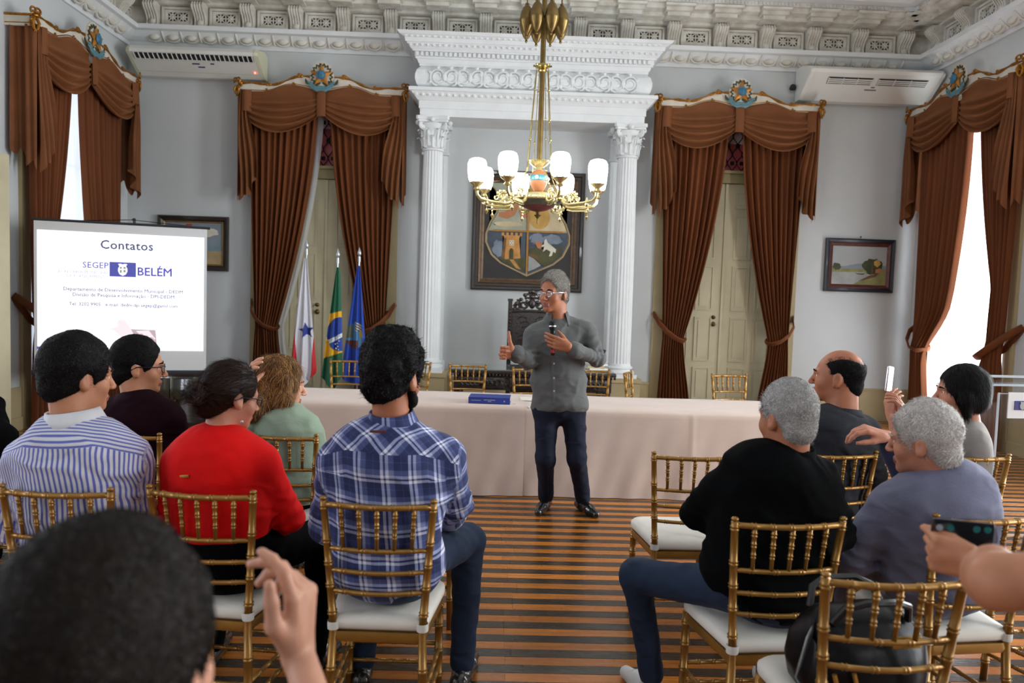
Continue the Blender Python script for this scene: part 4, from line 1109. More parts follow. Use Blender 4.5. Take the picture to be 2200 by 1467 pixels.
for i in range(5):
    t = (i + 1) / 6; a, b = post_pt(1, .892), post_pt(1, .735)
    p0 = (lerp(-b[0], b[0], t), b[1] - .032 * math.sin(math.pi * t), .735); p1 = (lerp(-a[0], a[0], t), a[1] - .032 * math.sin(math.pi * t), .892)
    q = MB(); bamboo(q, [p0, p1], .0068, .0085, [.34, .58, .82], 7, 1.4); CH['spindles'].append(q.mesh('spindle', 'gold_resin', smooth='all'))
def seat_outline(gr=0.0, n=7):
    c = [(-.158 - gr, -.195 - gr), (.158 + gr, -.195 - gr), (.2 + gr, .2 + gr), (-.2 - gr, .2 + gr)]; r = [.03, .03, .09, .09]; P = []
    for i in range(4):
        p = Vector(c[i]).to_3d(); a = (Vector(c[i - 1]).to_3d() - p).normalized(); b = (Vector(c[(i + 1) % 4]).to_3d() - p).normalized()
        for t in LS(0, 1, n):
            A, B = p + a * r[i], p + b * r[i]; P.append((1 - t) ** 2 * A + 2 * t * (1 - t) * p + t * t * B)
    return P
q = MB(); rows = []
for gr, z in ((-.03, .395), (.004, .395), (.008, .41), (.004, .43), (-.03, .43)): rows.append([(p.x, p.y, z) for p in seat_outline(gr)])
q.grid(rows, close_u=True); n_ = len(rows[0]); q.f.append(tuple(range(n_))); q.mi.append(0); CH['frame'] = q.mesh('seat_frame', 'gold_resin')
q = MB(); rows = []
for gr, z in ((-.03, .431), (0, .433), (.012, .445), (.012, .468), (0, .482), (-.03, .488), (-.08, .491)): rows.append([(p.x, p.y * (1 if p.y > 0 else .96), z) for p in seat_outline(gr)])
q.grid(rows, close_u=True); q.f.append(tuple(range(6 * n_, 7 * n_))); q.f.append(tuple(range(n_))[::-1]); q.mi += [0, 0]; CH['cushion'] = q.mesh('cushion', 'cushion_white', smooth='all')
for s in (-1, 1):
    q = MB(); p = post_pt(s, .452); q.lathe([(.0205, -.014), (.0215, 0), (.0205, .014)], p, 12, cap=False); q.box((p[0] - s * .02, p[1] + .02, p[2]), (.03, .03, .026)); CH['strap%d' % s] = q.mesh('cushion_strap', 'strap_white')
    q = MB(); bamboo(q, [(s * .166, -.2, .21), (s * .181, .195, .19)], .0085, .0085, [.2, .4, .6, .8], 7); CH['st%d' % s] = q.mesh('stretcher', 'gold_resin', smooth='all')
    q = MB(); bamboo(q, [(s * .169, -.205, .14), (s * .181, .197, .12)], .0085, .0085, [.2, .4, .6, .8], 7); CH['sb%d' % s] = q.mesh('stretcher', 'gold_resin', smooth='all')
for k, (y, z, x) in enumerate(((-.2, .2, .166), (.197, .21, .18), (.198, .13, .18))):
    q = MB(); bamboo(q, [(-x, y, z), (x, y, z)], .0085, .0085, [.17, .34, .5, .66, .83], 7); CH['sx%d' % k] = q.mesh('stretcher', 'gold_resin', smooth='all')
def chair(x, y, rot, label, group='gold bamboo style chairs', z=0):
    c = thing('banquet_chair', label, 'chair', (x, y, z), rot, group)
    for s in (-1, 1):
        inst('back_post', CH['post%d' % s], c); inst('front_leg', CH['leg%d' % s], c); inst('stretcher', CH['st%d' % s], c); inst('stretcher', CH['sb%d' % s], c)
    inst('top_rail', CH['top'], c)
    for m in CH['rails']: inst('back_rail', m, c)
    for m in CH['spindles']: inst('spindle', m, c)
    for k in range(3): inst('stretcher', CH['sx%d' % k], c)
    inst('seat_frame', CH['frame'], c); cu = inst('cushion', CH['cushion'], c)
    for s in (-1, 1): inst('cushion_strap', CH['strap%d' % s], cu)
    return c
def chair_at(mx, my, deg, label, **k):
    """mx,my: middle of the two back post tops; deg: turn of the back"""
    a = math.radians(deg); o = RZ(a) @ Vector((0, .235, 0)); return chair(mx + o.x, my + o.y, a, label, **k)
G1 = 'gold bamboo style chairs in the audience'
CHAIR = {}
CHAIR['striped'] = chair_at(-1.495, 2.565, -2, 'gold bamboo chair under the man in the blue striped shirt', group=G1)
CHAIR['red'] = chair_at(-1.01, 2.59, -6.5, 'gold bamboo chair under the woman in the red blouse', group=G1)
CHAIR['plaid'] = chair_at(-.379, 2.515, -1.6, 'gold bamboo chair under the man in the plaid shirt', group=G1)
CHAIR['green'] = chair_at(-1.045, 3.655, -7, 'gold bamboo chair under the woman in the mint blouse', group=G1)
CHAIR['maroon'] = chair_at(-1.77, 3.58, -9, 'gold bamboo chair under the man in the maroon shirt', group=G1)
chair(-.33, 3.76, math.radians(-4), 'empty gold bamboo chair in front of the man in plaid', group=G1)
chair_at(.955, 3.435, 1, 'empty gold bamboo chair with white cushion in front of the man in black', group=G1)
CHAIR['black'] = chair_at(1.0, 2.41, 5.2, 'gold bamboo chair under the man in the black shirt', group=G1)
CHAIR['bag'] = chair_at(1.085, 1.91, 1, 'gold bamboo chair with the black handbag on its seat', group=G1)
CHAIR['grey'] = chair_at(1.735, 2.52, 7, 'gold bamboo chair under the man in the grey suit', group=G1)
CHAIR['bald'] = chair_at(1.72, 3.57, 9, 'gold bamboo chair under the balding man in the dark suit', group=G1)
CHAIR['woman'] = chair_at(2.395, 3.61, 1, 'gold bamboo chair under the woman holding up a phone', group=G1)
chair(2.42, 2.98, math.radians(8), 'empty gold bamboo chair beside the man in the grey suit', group=G1)
CHAIR['photo'] = chair(1.78, 1.16, math.radians(12), 'gold bamboo chair under the bare armed person holding a phone', group=G1)
CHAIR['frontman'] = chair(-.44, .94, math.radians(-3), 'gold bamboo chair under the dark haired man with one raised hand', group=G1)
CHAIR['edge'] = chair(-2.62, 3.74, math.radians(-9), 'gold bamboo chair under the person in black next to the maroon shirt', group=G1)
G2 = 'gold bamboo style chairs behind the table'
chair_at(-1.52, 7.83, 183, 'empty gold chair standing in front of the flags', group=G2)
chair_at(-.82, 7.86, 150, 'empty gold chair turned aside behind the bearded man', group=G2)
chair_at(-.265, 7.71, 181, 'empty gold chair behind the blue book on the table', group=G2)
chair_at(.39, 7.5, 180, 'empty gold chair half hidden behind the speaker in front of the carved chair', group=G2)
chair_at(1.0, 7.56, 180, 'empty gold chair beside the speaker at the end of the carved desk', group=G2)
chair_at(1.35, 7.4, 250, 'empty gold chair turned sideways in front of the fluted column', group=G2)
chair_at(2.4, 7.48, 191, 'empty gold chair alone in front of the cream double door', group=G2)

# ================================================================== TABLE
mat('table_cloth', srgb(200, 180, 168), .85, var=.06, vscale=5, bump=.08, bscale=180, sheen=.2)
mat('table_wood', srgb(120, 96, 70), .6)
TZ, TY0, TY1 = .728, 6.0, 6.86
def cloth(x0, x1, label, lift=0.0, seed=0, gap=0):
    q = MB(); P = []; nx = 120; r = random.Random(seed); ph = [r.uniform(0, 6) for _ in range(6)]
    prof = [('b', t) for t in LS(0, .94, 6)] + [('t', t) for t in LS(0, 1, 8)] + [('f', t) for t in LS(.03, 1, 22)]
    for i in range(nx + 1):
        x = lerp(x0, x1, i / nx); row = []
        for kind, t in prof:
            w = .010 * math.sin(x * 5.3 + ph[0]) + .006 * math.sin(x * 13.7 + ph[1]) + .012 * max(0, math.sin(x * 1.9 + ph[2])) ** 4
            if kind == 'b': row.append((x, TY1 + .02 + lift + w * (1 - t), lerp(.012, TZ, t)))
            elif kind == 't': row.append((x, lerp(TY1 + lift, TY0 - lift, t), TZ + lift + .0015 * math.sin(x * 4 + 5 * t + ph[3])))
            else:
                crease = .006 * math.exp(-((x - x0 - .62 * (x1 - x0)) / .012) ** 2)
                row.append((x, TY0 - .012 - lift - (w + .012) * t - crease - .004 * math.sin(x * 31 + 6 * t + ph[4]) * t, lerp(TZ + lift - .004, .008, t)))
        P.append(row)
    q.grid(P); o = q.build('tablecloth', 'table_cloth', smooth='all'); return tag(o, label, 'tablecloth', 'pink beige tablecloths')
cloth(-2.25, .27, 'pink beige tablecloth under the blue book', .003, 3)
cloth(.25, 2.5, 'pink beige tablecloth behind the speaker, without a book', .0, 5)
for (a, b, lab) in ((-2.22, .24, 'folding banquet table under the cloth with the book'), (.28, 2.47, 'folding banquet table under the cloth behind the speaker')):
    t = thing('banquet_table', lab, 'table', ((a + b) / 2, (TY0 + TY1) / 2, 0)); q = MB(); q.box((0, 0, TZ - .02), (b - a, TY1 - TY0 - .02, .03)); q.build('tabletop', 'table_wood', t, smooth=False)
    for sx in (-1, 1):
        for sy in (-1, 1): q = MB(); q.tube([(sx * ((b - a) / 2 - .25), sy * .33, 0), (sx * ((b - a) / 2 - .25), sy * .33, TZ - .03)], .015, 8); q.build('leg', 'iron', t)
q = MB(); q.sphere((0, 0, 0), .009, 8, 6); o = q.build('pin', 'pole_silver', loc=at(1135, 875, TY0 - .03)); tag(o, 'tiny metal pin joining the two tablecloths', 'pin')
# book
mat('book_blue', srgb(40, 58, 140), .45, var=.1, vscale=6); mat('paper', srgb(226, 222, 210), .8); mat('foil', srgb(178, 176, 190), .5, .3)
bk = thing('book', 'thick blue hardcover book lying on the tablecloth', 'book', (-.02, 6.24, TZ + .0065), math.radians(-3))
q = MB(); q.box((0, 0, .048), (.345, .24, .005)); q.box((0, 0, .0025), (.345, .24, .005)); q.box((0, -.1175, .025), (.345, .005, .05)); q.build('cover', 'book_blue', bk, smooth=False)
q = MB(); q.box((0, .003, .025), (.335, .225, .0395)); q.build('pages', 'paper', bk, smooth=False)
rb_ = random.Random(3)
for x0, x1, z, h_ in ((-.147, -.072, .026, .006), (-.043, .046, .031, .0075), (-.01, .016, .019, .0075), (.121, .128, .024, .018)):
    q = MB(); x = x0                                   # the stamped line is too small to read: a row of tiny strokes
    while x < x1: w = rb_.uniform(.002, .005); q.box((x + w / 2, -.1208, z), (w, .001, h_ * rb_.uniform(.7, 1))); x += w + .0015
    q.build('spine_lettering', 'foil', bk, smooth=False, kind='stuff')
q = MB(); q.tube([(.17, -.03, .02), (.2, -.08, .004), (.225, -.1, .003)], .0025, 4); q.build('bookmark', 'paper', bk)
q = MB(); q.box((0, 0, 0), (.16, .22, .002)); o = q.build('paper_sheet', 'paper', loc=(.325, 6.5, TZ + .0065), smooth=False); tag(o, 'white sheet of paper on the table beside the speaker', 'paper')

# ================================================================== CARVED DESK AND HIGH-BACKED CHAIR
mat('ebony', srgb(38, 27, 22), .35, var=.35, vscale=12, bump=.25, bscale=40, coat=.3)
mat('ebony_carved', srgb(34, 24, 20), .4, var=.4, vscale=20, bump=1.0, bscale=34, coat=.2)
mat('desk_glass', srgb(120, 132, 134), .06, spec=.9, coat=1.0)
dk = thing('carved_desk', 'dark carved wooden desk with a glass top', 'desk', (.465, 8.96, 0))
DWd, DDp, DZ = 1.94, .78, .775
q = MB(); q.bevbox((0, 0, DZ - .025), (DWd, DDp, .045), .012); q.build('desktop', 'ebony', dk)
q = MB(); q.box((0, 0, DZ + .002), (DWd - .03, DDp - .03, .008)); q.build('glass_top', 'desk_glass', dk, smooth=False)
q = MB()
for i in range(48): q.sphere((-DWd/2 + .02 + i * (DWd - .04) / 47, -DDp/2 + .004, DZ - .06), .017, 6, 4)
q.build('beading', 'ebony', dk, kind='stuff')
q = MB(); q.box((0, 0, DZ - .15), (DWd - .1, DDp - .08, .17)); q.build('apron', 'ebony_carved', dk, smooth=False)
for i in range(3):
    q = MB(); x = (i - 1) * .6; q.bevbox((x, -DDp/2 + .03, DZ - .15), (.54, .03, .13), .008)
    for k in range(9):
        a = k * .7; q.tube([(x - .2 + .05 * k + .03 * math.cos(b), -DDp/2 + .01, DZ - .15 + .03 * math.sin(b)) for b in LS(a, a + 4.6, 8)], .009, 5)
    dr = q.build('drawer', 'ebony_carved', dk); q = MB(); q.sphere((x, -DDp/2 - .01, DZ - .15), .018, 8, 6); q.build('knob', 'brass_dark', dr)
for sx in (-1, 1):
    for sy in (-1, 1):
        q = MB(); q.lathe([(.05, 0), (.055, .04), (.03, .08), (.035, .14), (.05, .22), (.055, .3), (.03, .36), (.028, .42), (.05, .48), (.05, .56)], (sx * (DWd/2 - .1), sy * (DDp/2 - .1), 0), 14); q.build('leg', 'ebony', dk)
q = MB()
for sx in (-1, 1): q.box((sx * (DWd/2 - .1), 0, .12), (.06, DDp - .2, .06))
q.box((0, 0, .12), (DWd - .2, .07, .05)); q.build('stretcher', 'ebony', dk, smooth=False)
th = thing('carved_armchair', 'tall dark carved armchair with an openwork crest', 'chair', (.49, 9.82, 0))
for s in (-1, 1):
    q = MB(); q.box((s * .29, .1, .79), (.055, .06, 1.58)); q.box((s * .29, .1, 1.59), (.07, .075, .03)); q.build('back_post', 'ebony', th, smooth=False)
    q = MB(); 
    for k in range(16): q.sphere((s * .29, .065, .8 + k * .045), .018, 6, 4, (1, .7, 1))
    q.build('post_beading', 'ebony', th, kind='stuff')
    q = MB(); q.tube([(s * .29, .08, .72), (s * .31, -.1, .7), (s * .31, -.36, .69), (s * .31, -.42, .66), (s * .31, -.4, .62)], .028, 8); q.build('armrest', 'ebony', th)
    q = MB(); q.lathe([(.035, 0), (.045, .06), (.025, .12), (.035, .25), (.028, .36), (.03, .66)], (s * .29, -.36, 0), 12); q.build('front_leg', 'ebony', th)
q = MB(); q.bevbox((0, .1, 1.14), (.53, .04, .62), .01)
for k in range(8):
    for s in (-1, 1): q.tube([(s * (.1 + .06 * math.cos(a) + .04 * math.sin(k)), .076, .9 + .062 * k + .035 * math.sin(a)) for a in LS(0, 5, 9)], .008, 5)
q.build('back_panel', 'ebony_carved', th)
q = MB(); q.tube([(-.26, .085, 1.44), (0, .085, 1.45), (.26, .085, 1.44)], .022, 8); q.build('back_rail', 'ebony', th)
q = MB()
for s in (-1, 1):
    for (cx, cz, r, a0, a1) in ((.2, 1.5, .045, 0, 8), (.11, 1.53, .06, 2, 10), (.05, 1.64, .045, -1, 6), (.19, 1.56, .03, 1, 7)):
        q.tube([(s * (cx + r * (1 - (a - a0) / (a1 - a0) * .7) * math.cos(a)), .085, cz + r * (1 - (a - a0) / (a1 - a0) * .7) * math.sin(a)) for a in LS(a0, a1, 18)], .016, 6)
    for (x, z) in ((.24, 1.47), (.15, 1.6), (.07, 1.57), (.1, 1.66), (.03, 1.7), (.17, 1.47), (.21, 1.545)): q.sphere((s * x, .08, z), .028, 7, 5, (1.1, .7, .9))
q.sphere((0, .075, 1.55), .06, 10, 8, (.8, .6, 1.2)); q.sphere((0, .08, 1.71), .035, 8, 6); q.sphere((0, .08, 1.64), .04, 8, 6)
q.build('crest', 'ebony', th)
q = MB(); q.bevbox((0, -.12, .45), (.58, .5, .08), .02); q.build('seat', 'ebony', th)
# small things on the desk
bs = at(1290, 776, 9.05)
for k, (w, d, h, m, rz) in enumerate(((.22, .3, .022, 'paper', .1), (.2, .28, .03, 'pt_cream', -.15), (.19, .27, .018, 'paper', .3))):
    z = DZ + .007 + (0, .0225, .053)[k]; q = MB(); q.bevbox((0, 0, h / 2), (w, d, h), .003, RZ(rz)); o = q.build('document', m, loc=(1.25, 9.0, z), smooth=False)
    tag(o, ('white', 'cream', 'pale')[k] + ' bound document in the stack on the carved desk, ' + ('lowest', 'second', 'topmost')[k], 'document', 'documents on the desk')
q = MB(); q.add([(0, 0, .0), (.13, 0, .0), (.2, .0, .16), (.02, 0, .19), (0, .16, .0), (.13, .16, 0), (.2, .1, .16), (.02, .1, .19)], [(0, 1, 2, 3), (7, 6, 5, 4), (0, 4, 5, 1), (1, 5, 6, 2), (2, 6, 7, 3), (3, 7, 4, 0)])
o = q.build('document_holder', 'ac_dark', loc=(1.17, 9.02, DZ + .08), smooth=False); tag(o, 'black document holder on top of the documents', 'document holder')  # black slanted block, built as a document holder
q = MB(); q.lathe([(.03, 0), (.034, .05), (.034, .09), (.03, .1)], n=14); o = q.build('cup', 'ac_white', loc=(.38, 8.85, DZ + .006)); tag(o, 'small white cup on the glass desk top', 'cup')
# lacquered cabinet under the screen
mat('lacquer', srgb(16, 14, 15), .12, coat=1.0)
cb = thing('lacquer_cabinet', 'black lacquered cabinet standing below the projection screen', 'cabinet', (-3.62, 8.62, 0))
q = MB(); q.bevbox((0, 0, .33), (1.05, .4, .58), .008); q.build('body', 'lacquer', cb)
for s in (-1, 1):
    q = MB(); q.bevbox((s * .26, -.205, .34), (.48, .02, .5), .006); d_ = q.build('cabinet_door', 'lacquer', cb); q = MB(); q.sphere((s * .05, -.225, .34), .014, 8, 6); q.build('knob', 'brass_dark', d_)
    for sy in (-1, 1): q = MB(); q.box((s * .48, sy * .16, .02), (.06, .06, .04)); q.build('foot', 'lacquer', cb, smooth=False)
q = MB(); q.bevbox((0, 0, .635), (1.1, .44, .03), .008); q.build('cabinet_top', 'lacquer', cb)
pj = thing('equipment_case', 'cream equipment case with raised lid beside the lacquered cabinet', 'case', (-2.9, 8.5, 0))
q = MB(); q.bevbox((0, 0, .29), (.2, .3, .58), .01); q.build('body', 'dado_paint', pj); q = MB(); q.bevbox((0, -.03, .6), (.24, .3, .03), .008, RX(.15)); q.build('lid', 'paper', pj)

# ================================================================== CLEAR LECTERN
def acrylic():
    m = bpy.data.materials.new('acrylic'); m.use_nodes = True; nt = m.node_tree; N = nt.nodes; L = nt.links; N.remove(N['Principled BSDF'])
    g = N.new('ShaderNodeBsdfGlossy'); g.inputs['Roughness'].default_value = .04; g.inputs['Color'].default_value = (.95, .97, 1, 1)
    t = N.new('ShaderNodeBsdfTransparent'); t.inputs['Color'].default_value = (.97, .98, .99, 1); lw = N.new('ShaderNodeLayerWeight'); lw.inputs['Blend'].default_value = .3
    po = N.new('ShaderNodeMath'); po.operation = 'POWER'; L.new(lw.outputs['Facing'], po.inputs[0]); po.inputs[1].default_value = 3.5
    ml = N.new('ShaderNodeMath'); ml.operation = 'MULTIPLY_ADD'; L.new(po.outputs[0], ml.inputs[0]); ml.inputs[1].default_value = .5; ml.inputs[2].default_value = .04
    mx = N.new('ShaderNodeMixShader'); L.new(ml.outputs[0], mx.inputs[0]); L.new(t.outputs[0], mx.inputs[1]); L.new(g.outputs[0], mx.inputs[2]); L.new(mx.outputs[0], N['Material Output'].inputs['Surface']); MATS['acrylic'] = m
acrylic()
mat('acrylic_edge', srgb(214, 224, 232), .15, alpha=.55, spec=.8)
mat('sign_white', srgb(224, 226, 228), .5)
lc = thing('lectern', 'clear acrylic lectern with a white logo sign', 'lectern', (3.6, 4.95, 0), math.radians(6))
q = MB(); q.box((0, .0, .012), (.75, .5, .024)); q.build('base', 'acrylic', lc, smooth=False)
for s in (-1, 1):
    q = MB(); q.box((s * .3, .0, .56), (.014, .3, 1.08)); sd = q.build('side_panel', 'acrylic', lc, smooth=False)
    q = MB()
    for y in (-.15, .15): q.box((s * .3, y, .56), (.014, .004, 1.08))
    q.build('panel_edge', 'acrylic_edge', sd, smooth=False)
q = MB(); q.box((0, -.158, .62), (.62, .012, .95)); fp = q.build('front_panel', 'acrylic', lc, smooth=False)
q = MB()
for s in (-1, 1): q.box((s * .31, -.158, .62), (.005, .014, .95))
for z in (.15, 1.095): q.box((0, -.158, z), (.62, .014, .005))
q.build('panel_edge', 'acrylic_edge', fp, smooth=False)
q = MB(); q.box((0, .02, 1.16), (.86, .5, .014), RX(-.22)); tp = q.build('reading_top', 'acrylic', lc, smooth=False)
q = MB()
for s in (-1, 1): q.box((s * .43, .02, 1.16), (.006, .5, .016), RX(-.22)); q.box((0, .02 + s * .245, 1.16 + s * -.054), (.86, .006, .016), RX(-.22))
q.build('top_edge', 'acrylic_edge', tp, smooth=False)
q = MB(); q.box((0, -.172, 1.02), (.5, .008, .17)); sg = q.build('sign', 'sign_white', lc, smooth=False)
mat('logo_navy', srgb(28, 40, 120), .5)
q = MB(); q.box((-.15, -.1775, 1.02), (.115, .003, .06)); q.build('logo_block', 'logo_navy', sg, smooth=False)
o = inst('logo_crest', MB().prism([(x * .42, z * .42) for x, z in hw + [(-x, z) for x, z in hw[::-1][1:-1]]], .002).mesh('logo_crest', 'pt_sky', smooth=False), sg, xf((-.15, -.179, 1.02)))
inst('lettering', text_mesh('BELÉM', .062, 'logo_navy', 'LEFT', 0, 1.0, .001), sg, xf((-.085, -.178, .992), RX(math.pi / 2))); inst('lettering', text_mesh('PREFEITURA DE', .016, 'ink_grey', 'LEFT', 0, 1.3), sg, xf((-.083, -.178, 1.048), RX(math.pi / 2)))

# ================================================================== CHANDELIER
mat('brass', srgb(176, 156, 96), .25, .9, var=.2, vscale=20); mat('brass_pale', srgb(206, 192, 140), .22, .85); mat('bronze_old', srgb(120, 98, 56), .35, .8, var=.3, vscale=12)
mat('terracotta', srgb(140, 84, 50), .45, var=.1, vscale=10); mat('enamel_teal', srgb(40, 104, 110), .4); mat('bowl_red', srgb(110, 46, 44), .4, var=.3, vscale=14); mat('bowl_band', srgb(92, 92, 78), .45, var=.45, vscale=30)
mat('lamp_glass', (1, 1, 1), .4, emit=(.96, 1.0, .98), estr=24.0)
CY = 6.1; cc = at(1156, 430, CY); CXc = cc.x
zz = lambda y: at(1158, y, CY).z
ch = thing('chandelier', 'brass gasolier chandelier with eight glowing opal globes', 'chandelier', (CXc, CY, 0))
q = MB(); q.tube([(0, 0, zz(350)), (0, 0, ZC + .0)], .021, 12); q.build('rod', 'bronze_old', ch)
q = MB(); z = zz(147); q.lathe([(.022, z - .03), (.04, z - .02), (.03, z), (.055, z + .01), (.05, z + .03), (.022, z + .045)], n=16)
for k in range(8): q.tube([(.04 * math.cos(k * math.pi/4), .04 * math.sin(k * math.pi/4), z + .015), (.075 * math.cos(k * math.pi/4), .075 * math.sin(k * math.pi/4), z + .02)], .008, 5)
q.build('collar', 'brass', ch)
wt = MB(); wt.lathe([(.004, -.13), (.012, -.12), (.008, -.108), (.012, -.1), (.026, -.085), (.05, -.03), (.056, .0), (.06, .012), (.056, .022), (.05, .06), (.036, .1), (.016, .125), (.018, .135), (.008, .145)], n=16); wm = wt.mesh('counterweight', 'bronze_old')
cb_ = MB(); cb_.tube([(0, 0, .14), (0, 0, ZC - zz(40))], .004, 4); cbm = cb_.mesh('counterweight_cord', 'bronze_old')
for k in range(8):
    a = k * math.pi / 4 + .35; w_ = inst('counterweight', wm, ch, xf((.15 * math.cos(a), .15 * math.sin(a), zz(52)))); inst('counterweight_cord', cbm, w_)
zd = zz(350)
q = MB(); q.lathe([(.02, zd - .1), (.03, zd - .09), (.022, zd - .075), (.035, zd - .06), (.03, zd - .04), (.055, zd - .025), (.085, zd + .005), (.09, zd + .014), (.02, zd + .012)], n=22); q.build('upper_dish', 'brass_pale', ch)
zv0, zv1 = zz(413), zz(366)
q = MB(); h = zv1 - zv0; q.lathe([(.032, zv0), (.045, zv0 + h * .1), (.068, zv0 + h * .38), (.076, zv0 + h * .6), (.07, zv0 + h * .8), (.045, zv0 + h * .96), (.03, zv1)], n=24); vs = q.build('vase', 'terracotta', ch, smooth='all')
q = MB(); q.lathe([(.073, zv0 + h * .5), (.0775, zv0 + h * .52), (.079, zv0 + h * .62), (.0765, zv0 + h * .74), (.073, zv0 + h * .76)], n=24, cap=False); q.build('vase_band', 'enamel_teal', vs)
for k in range(6): q = MB(); a = k * math.pi / 3 + .26; q.sphere((.078 * math.cos(a), .078 * math.sin(a), zv0 + h * .63), .016, 8, 6, (1, 1, 1)); q.build('vase_flower', 'pt_cream', vs)
zb0 = zz(455); zb1 = zz(426)
q = MB(); q.lathe([(.03, zb1 + .045), (.1, zb1 + .04), (.115, zb1 + .02), (.12, zb1)], n=28, cap=False); q.build('gallery', 'brass_pale', ch)
q = MB(); q.lathe([(.12, zb1), (.21, zb1 - .008), (.218, zb1 - .018), (.205, zb1 - .026)], n=36, cap=False)
for k in range(48): q.sphere((.215 * math.cos(k * math.pi/24), .215 * math.sin(k * math.pi/24), zb1 - .012), .009, 5, 4)
q.build('rim', 'brass_pale', ch)
q = MB(); q.lathe([(.14, zb1 - .065), (.205, zb1 - .026)], n=36, cap=False); q.build('bowl_band', 'bowl_band', ch)
q = MB(); q.lathe([(.02, zb0 - .0), (.07, zb0 + .012), (.12, zb0 + .035), (.142, zb1 - .064)], n=36, cap=False); q.build('bowl', 'bowl_red', ch)
q = MB(); q.lathe([(.003, zb0 - .1), (.008, zb0 - .085), (.005, zb0 - .06), (.014, zb0 - .045), (.03, zb0 - .028), (.012, zb0 - .02), (.02, zb0)], n=14); q.build('finial', 'bronze_old', ch)
# arm in the xz plane pointing +x
R_A = .515; za = zz(432)
aq = MB(); aq.tube([(.11, 0, za + .02), (.2, 0, za + .01), (.235, 0, za - .025), (.28, 0, za - .04), (.4, 0, za - .03), (.48, 0, za - .015), (.508, 0, za + .015), (R_A, 0, za + .055)], .014, 8)
aq.tube([(.25, 0, za - .055), (.3, 0, za - .062), (.47, 0, za - .05)], .007, 6)
for (cx, cz, r, t0, t1) in ((.3, .02, .032, 0, 8), (.355, .005, .02, 2, 9), (.25, .03, .024, 3, 9)): aq.tube([(cx + r * (1 - (a - t0) / (t1 - t0) * .7) * math.cos(a), 0, za + cz + r * (1 - (a - t0) / (t1 - t0) * .7) * math.sin(a)) for a in LS(t0, t1, 16)], .006, 5)
for (x, z) in ((.29, .06), (.32, .058), (.34, .042), (.27, .05)): aq.sphere((x, 0, za + z), .012, 6, 4)
arm_me = aq.mesh('arm', 'brass_pale')
dq = MB(); dq.lathe([(.003, -.1), (.016, -.075), (.003, -.05), (.009, -.04), (.005, -.03), (.016, -.015), (.01, .02), (.004, .045)], (.43, 0, za - .03), 8); drop_me = dq.mesh('arm_drop', 'brass_pale')
cq = MB(); cq.lathe([(.012, za + .045), (.03, za + .06), (.02, za + .075), (.024, za + .085), (.05, za + .105), (.056, za + .115)], (R_A, 0, 0), 14)
for k in range(8): cq.sphere((R_A + .054 * math.cos(k * .785), .054 * math.sin(k * .785), za + .118), .008, 5, 4)
cup_me = cq.mesh('lamp_cup', 'brass_pale')
gq = MB(); gq.lathe([(.035, .105), (.05, .115), (.062, .13), (.068, .15), (.074, .19), (.077, .23), (.074, .265), (.062, .29), (.042, .3), (.03, .3)], (R_A, 0, za), 20); globe_me = gq.mesh('globe', 'lamp_glass', smooth='all')
chq = MB()
p0, p1, p2 = Vector((.05, 0, zz(150))), Vector((.1, 0, zz(345))), Vector((.33, 0, za + .03))
pts = [p0.lerp(p1, t) for t in LS(0, 1, 10)] + [Vector((.1 + .23 * t ** 1.8, 0, lerp(p1.z, p2.z, 1 - (1 - t) ** 1.7))) for t in LS(.1, 1, 10)]
chq.tube(pts, .0035, 4)
for i in (2, 5, 7, 11, 14): chq.sphere(pts[i], .008, 6, 4)
chain_me = chq.mesh('chain', 'brass')
for k in range(8):
    a = math.radians(15 + 45 * k) - math.pi / 2
    M = RZ(a).to_4x4(); ar = inst('arm', arm_me, ch, M); inst('lamp_cup', cup_me, ar); inst('globe', globe_me, ar); inst('arm_drop', drop_me, ar)
    if k % 2 == 0 or k in (1, 5): inst('chain', chain_me, ch, RZ(a + .2).to_4x4())

# ================================================================== BLACK HANDBAG on the front chair
mat('patent', (.003, .003, .004), .32, spec=.22, bump=.3, bscale=9); mat('bag_strap', (.01, .01, .011), .35); mat('buckle', srgb(190, 150, 80), .3, .9)
bc = CHAIR['bag']; bg = thing('handbag', 'black patent leather handbag on the seat of a gold chair', 'handbag', (bc.location.x + .03, bc.location.y - .0, .492), math.radians(8))
rows = []
for z, w, d in ((0, .17, .11), (.02, .19, .13), (.08, .195, .135), (.15, .185, .115), (.2, .165, .08), (.235, .14, .045), (.25, .12, .02)):
    rows.append([(w * math.copysign(abs(math.cos(a)) ** .6, math.cos(a)) + .008 * math.sin(5 * a + z * 30), d * math.copysign(abs(math.sin(a)) ** .6, math.sin(a)) + .006 * math.sin(7 * a + z * 40), z) for a in LS(0, 2 * math.pi, 41)[:-1]])
q = MB(); q.grid(rows, close_u=True); q.f += [tuple(range(40))[::-1], tuple(range(240, 280))]; q.mi += [0, 0]; q.build('body', 'patent', bg, smooth='all')
for s in (-1, 1): q = MB(); q.tube([(-.12, s * .06, .22), (-.1, s * .085, .27), (-.05, s * .1, .29), (.05, s * .1, .29), (.1, s * .085, .27), (.12, s * .06, .22)], .011, 8); q.build('handle', 'bag_strap', bg)
q = MB(); q.tube([(-.15, -.02, .2), (-.21, -.08, .18), (-.25, -.1, .09), (-.22, -.12, .022), (-.16, -.125, .012)], .02, 8, flat=.25); q.build('shoulder_strap', 'bag_strap', bg)
for x in (-.16, -.1): q = MB(); q.tube([(x, -.13, .02), (x + .01, -.145, .07), (x, -.14, .11)], .007, 6); q.build('buckle', 'buckle', bg)
q = MB(); q.bevbox((.06, -.137, .19), (.09, .006, .035), .002); q.build('clasp', 'buckle', bg)
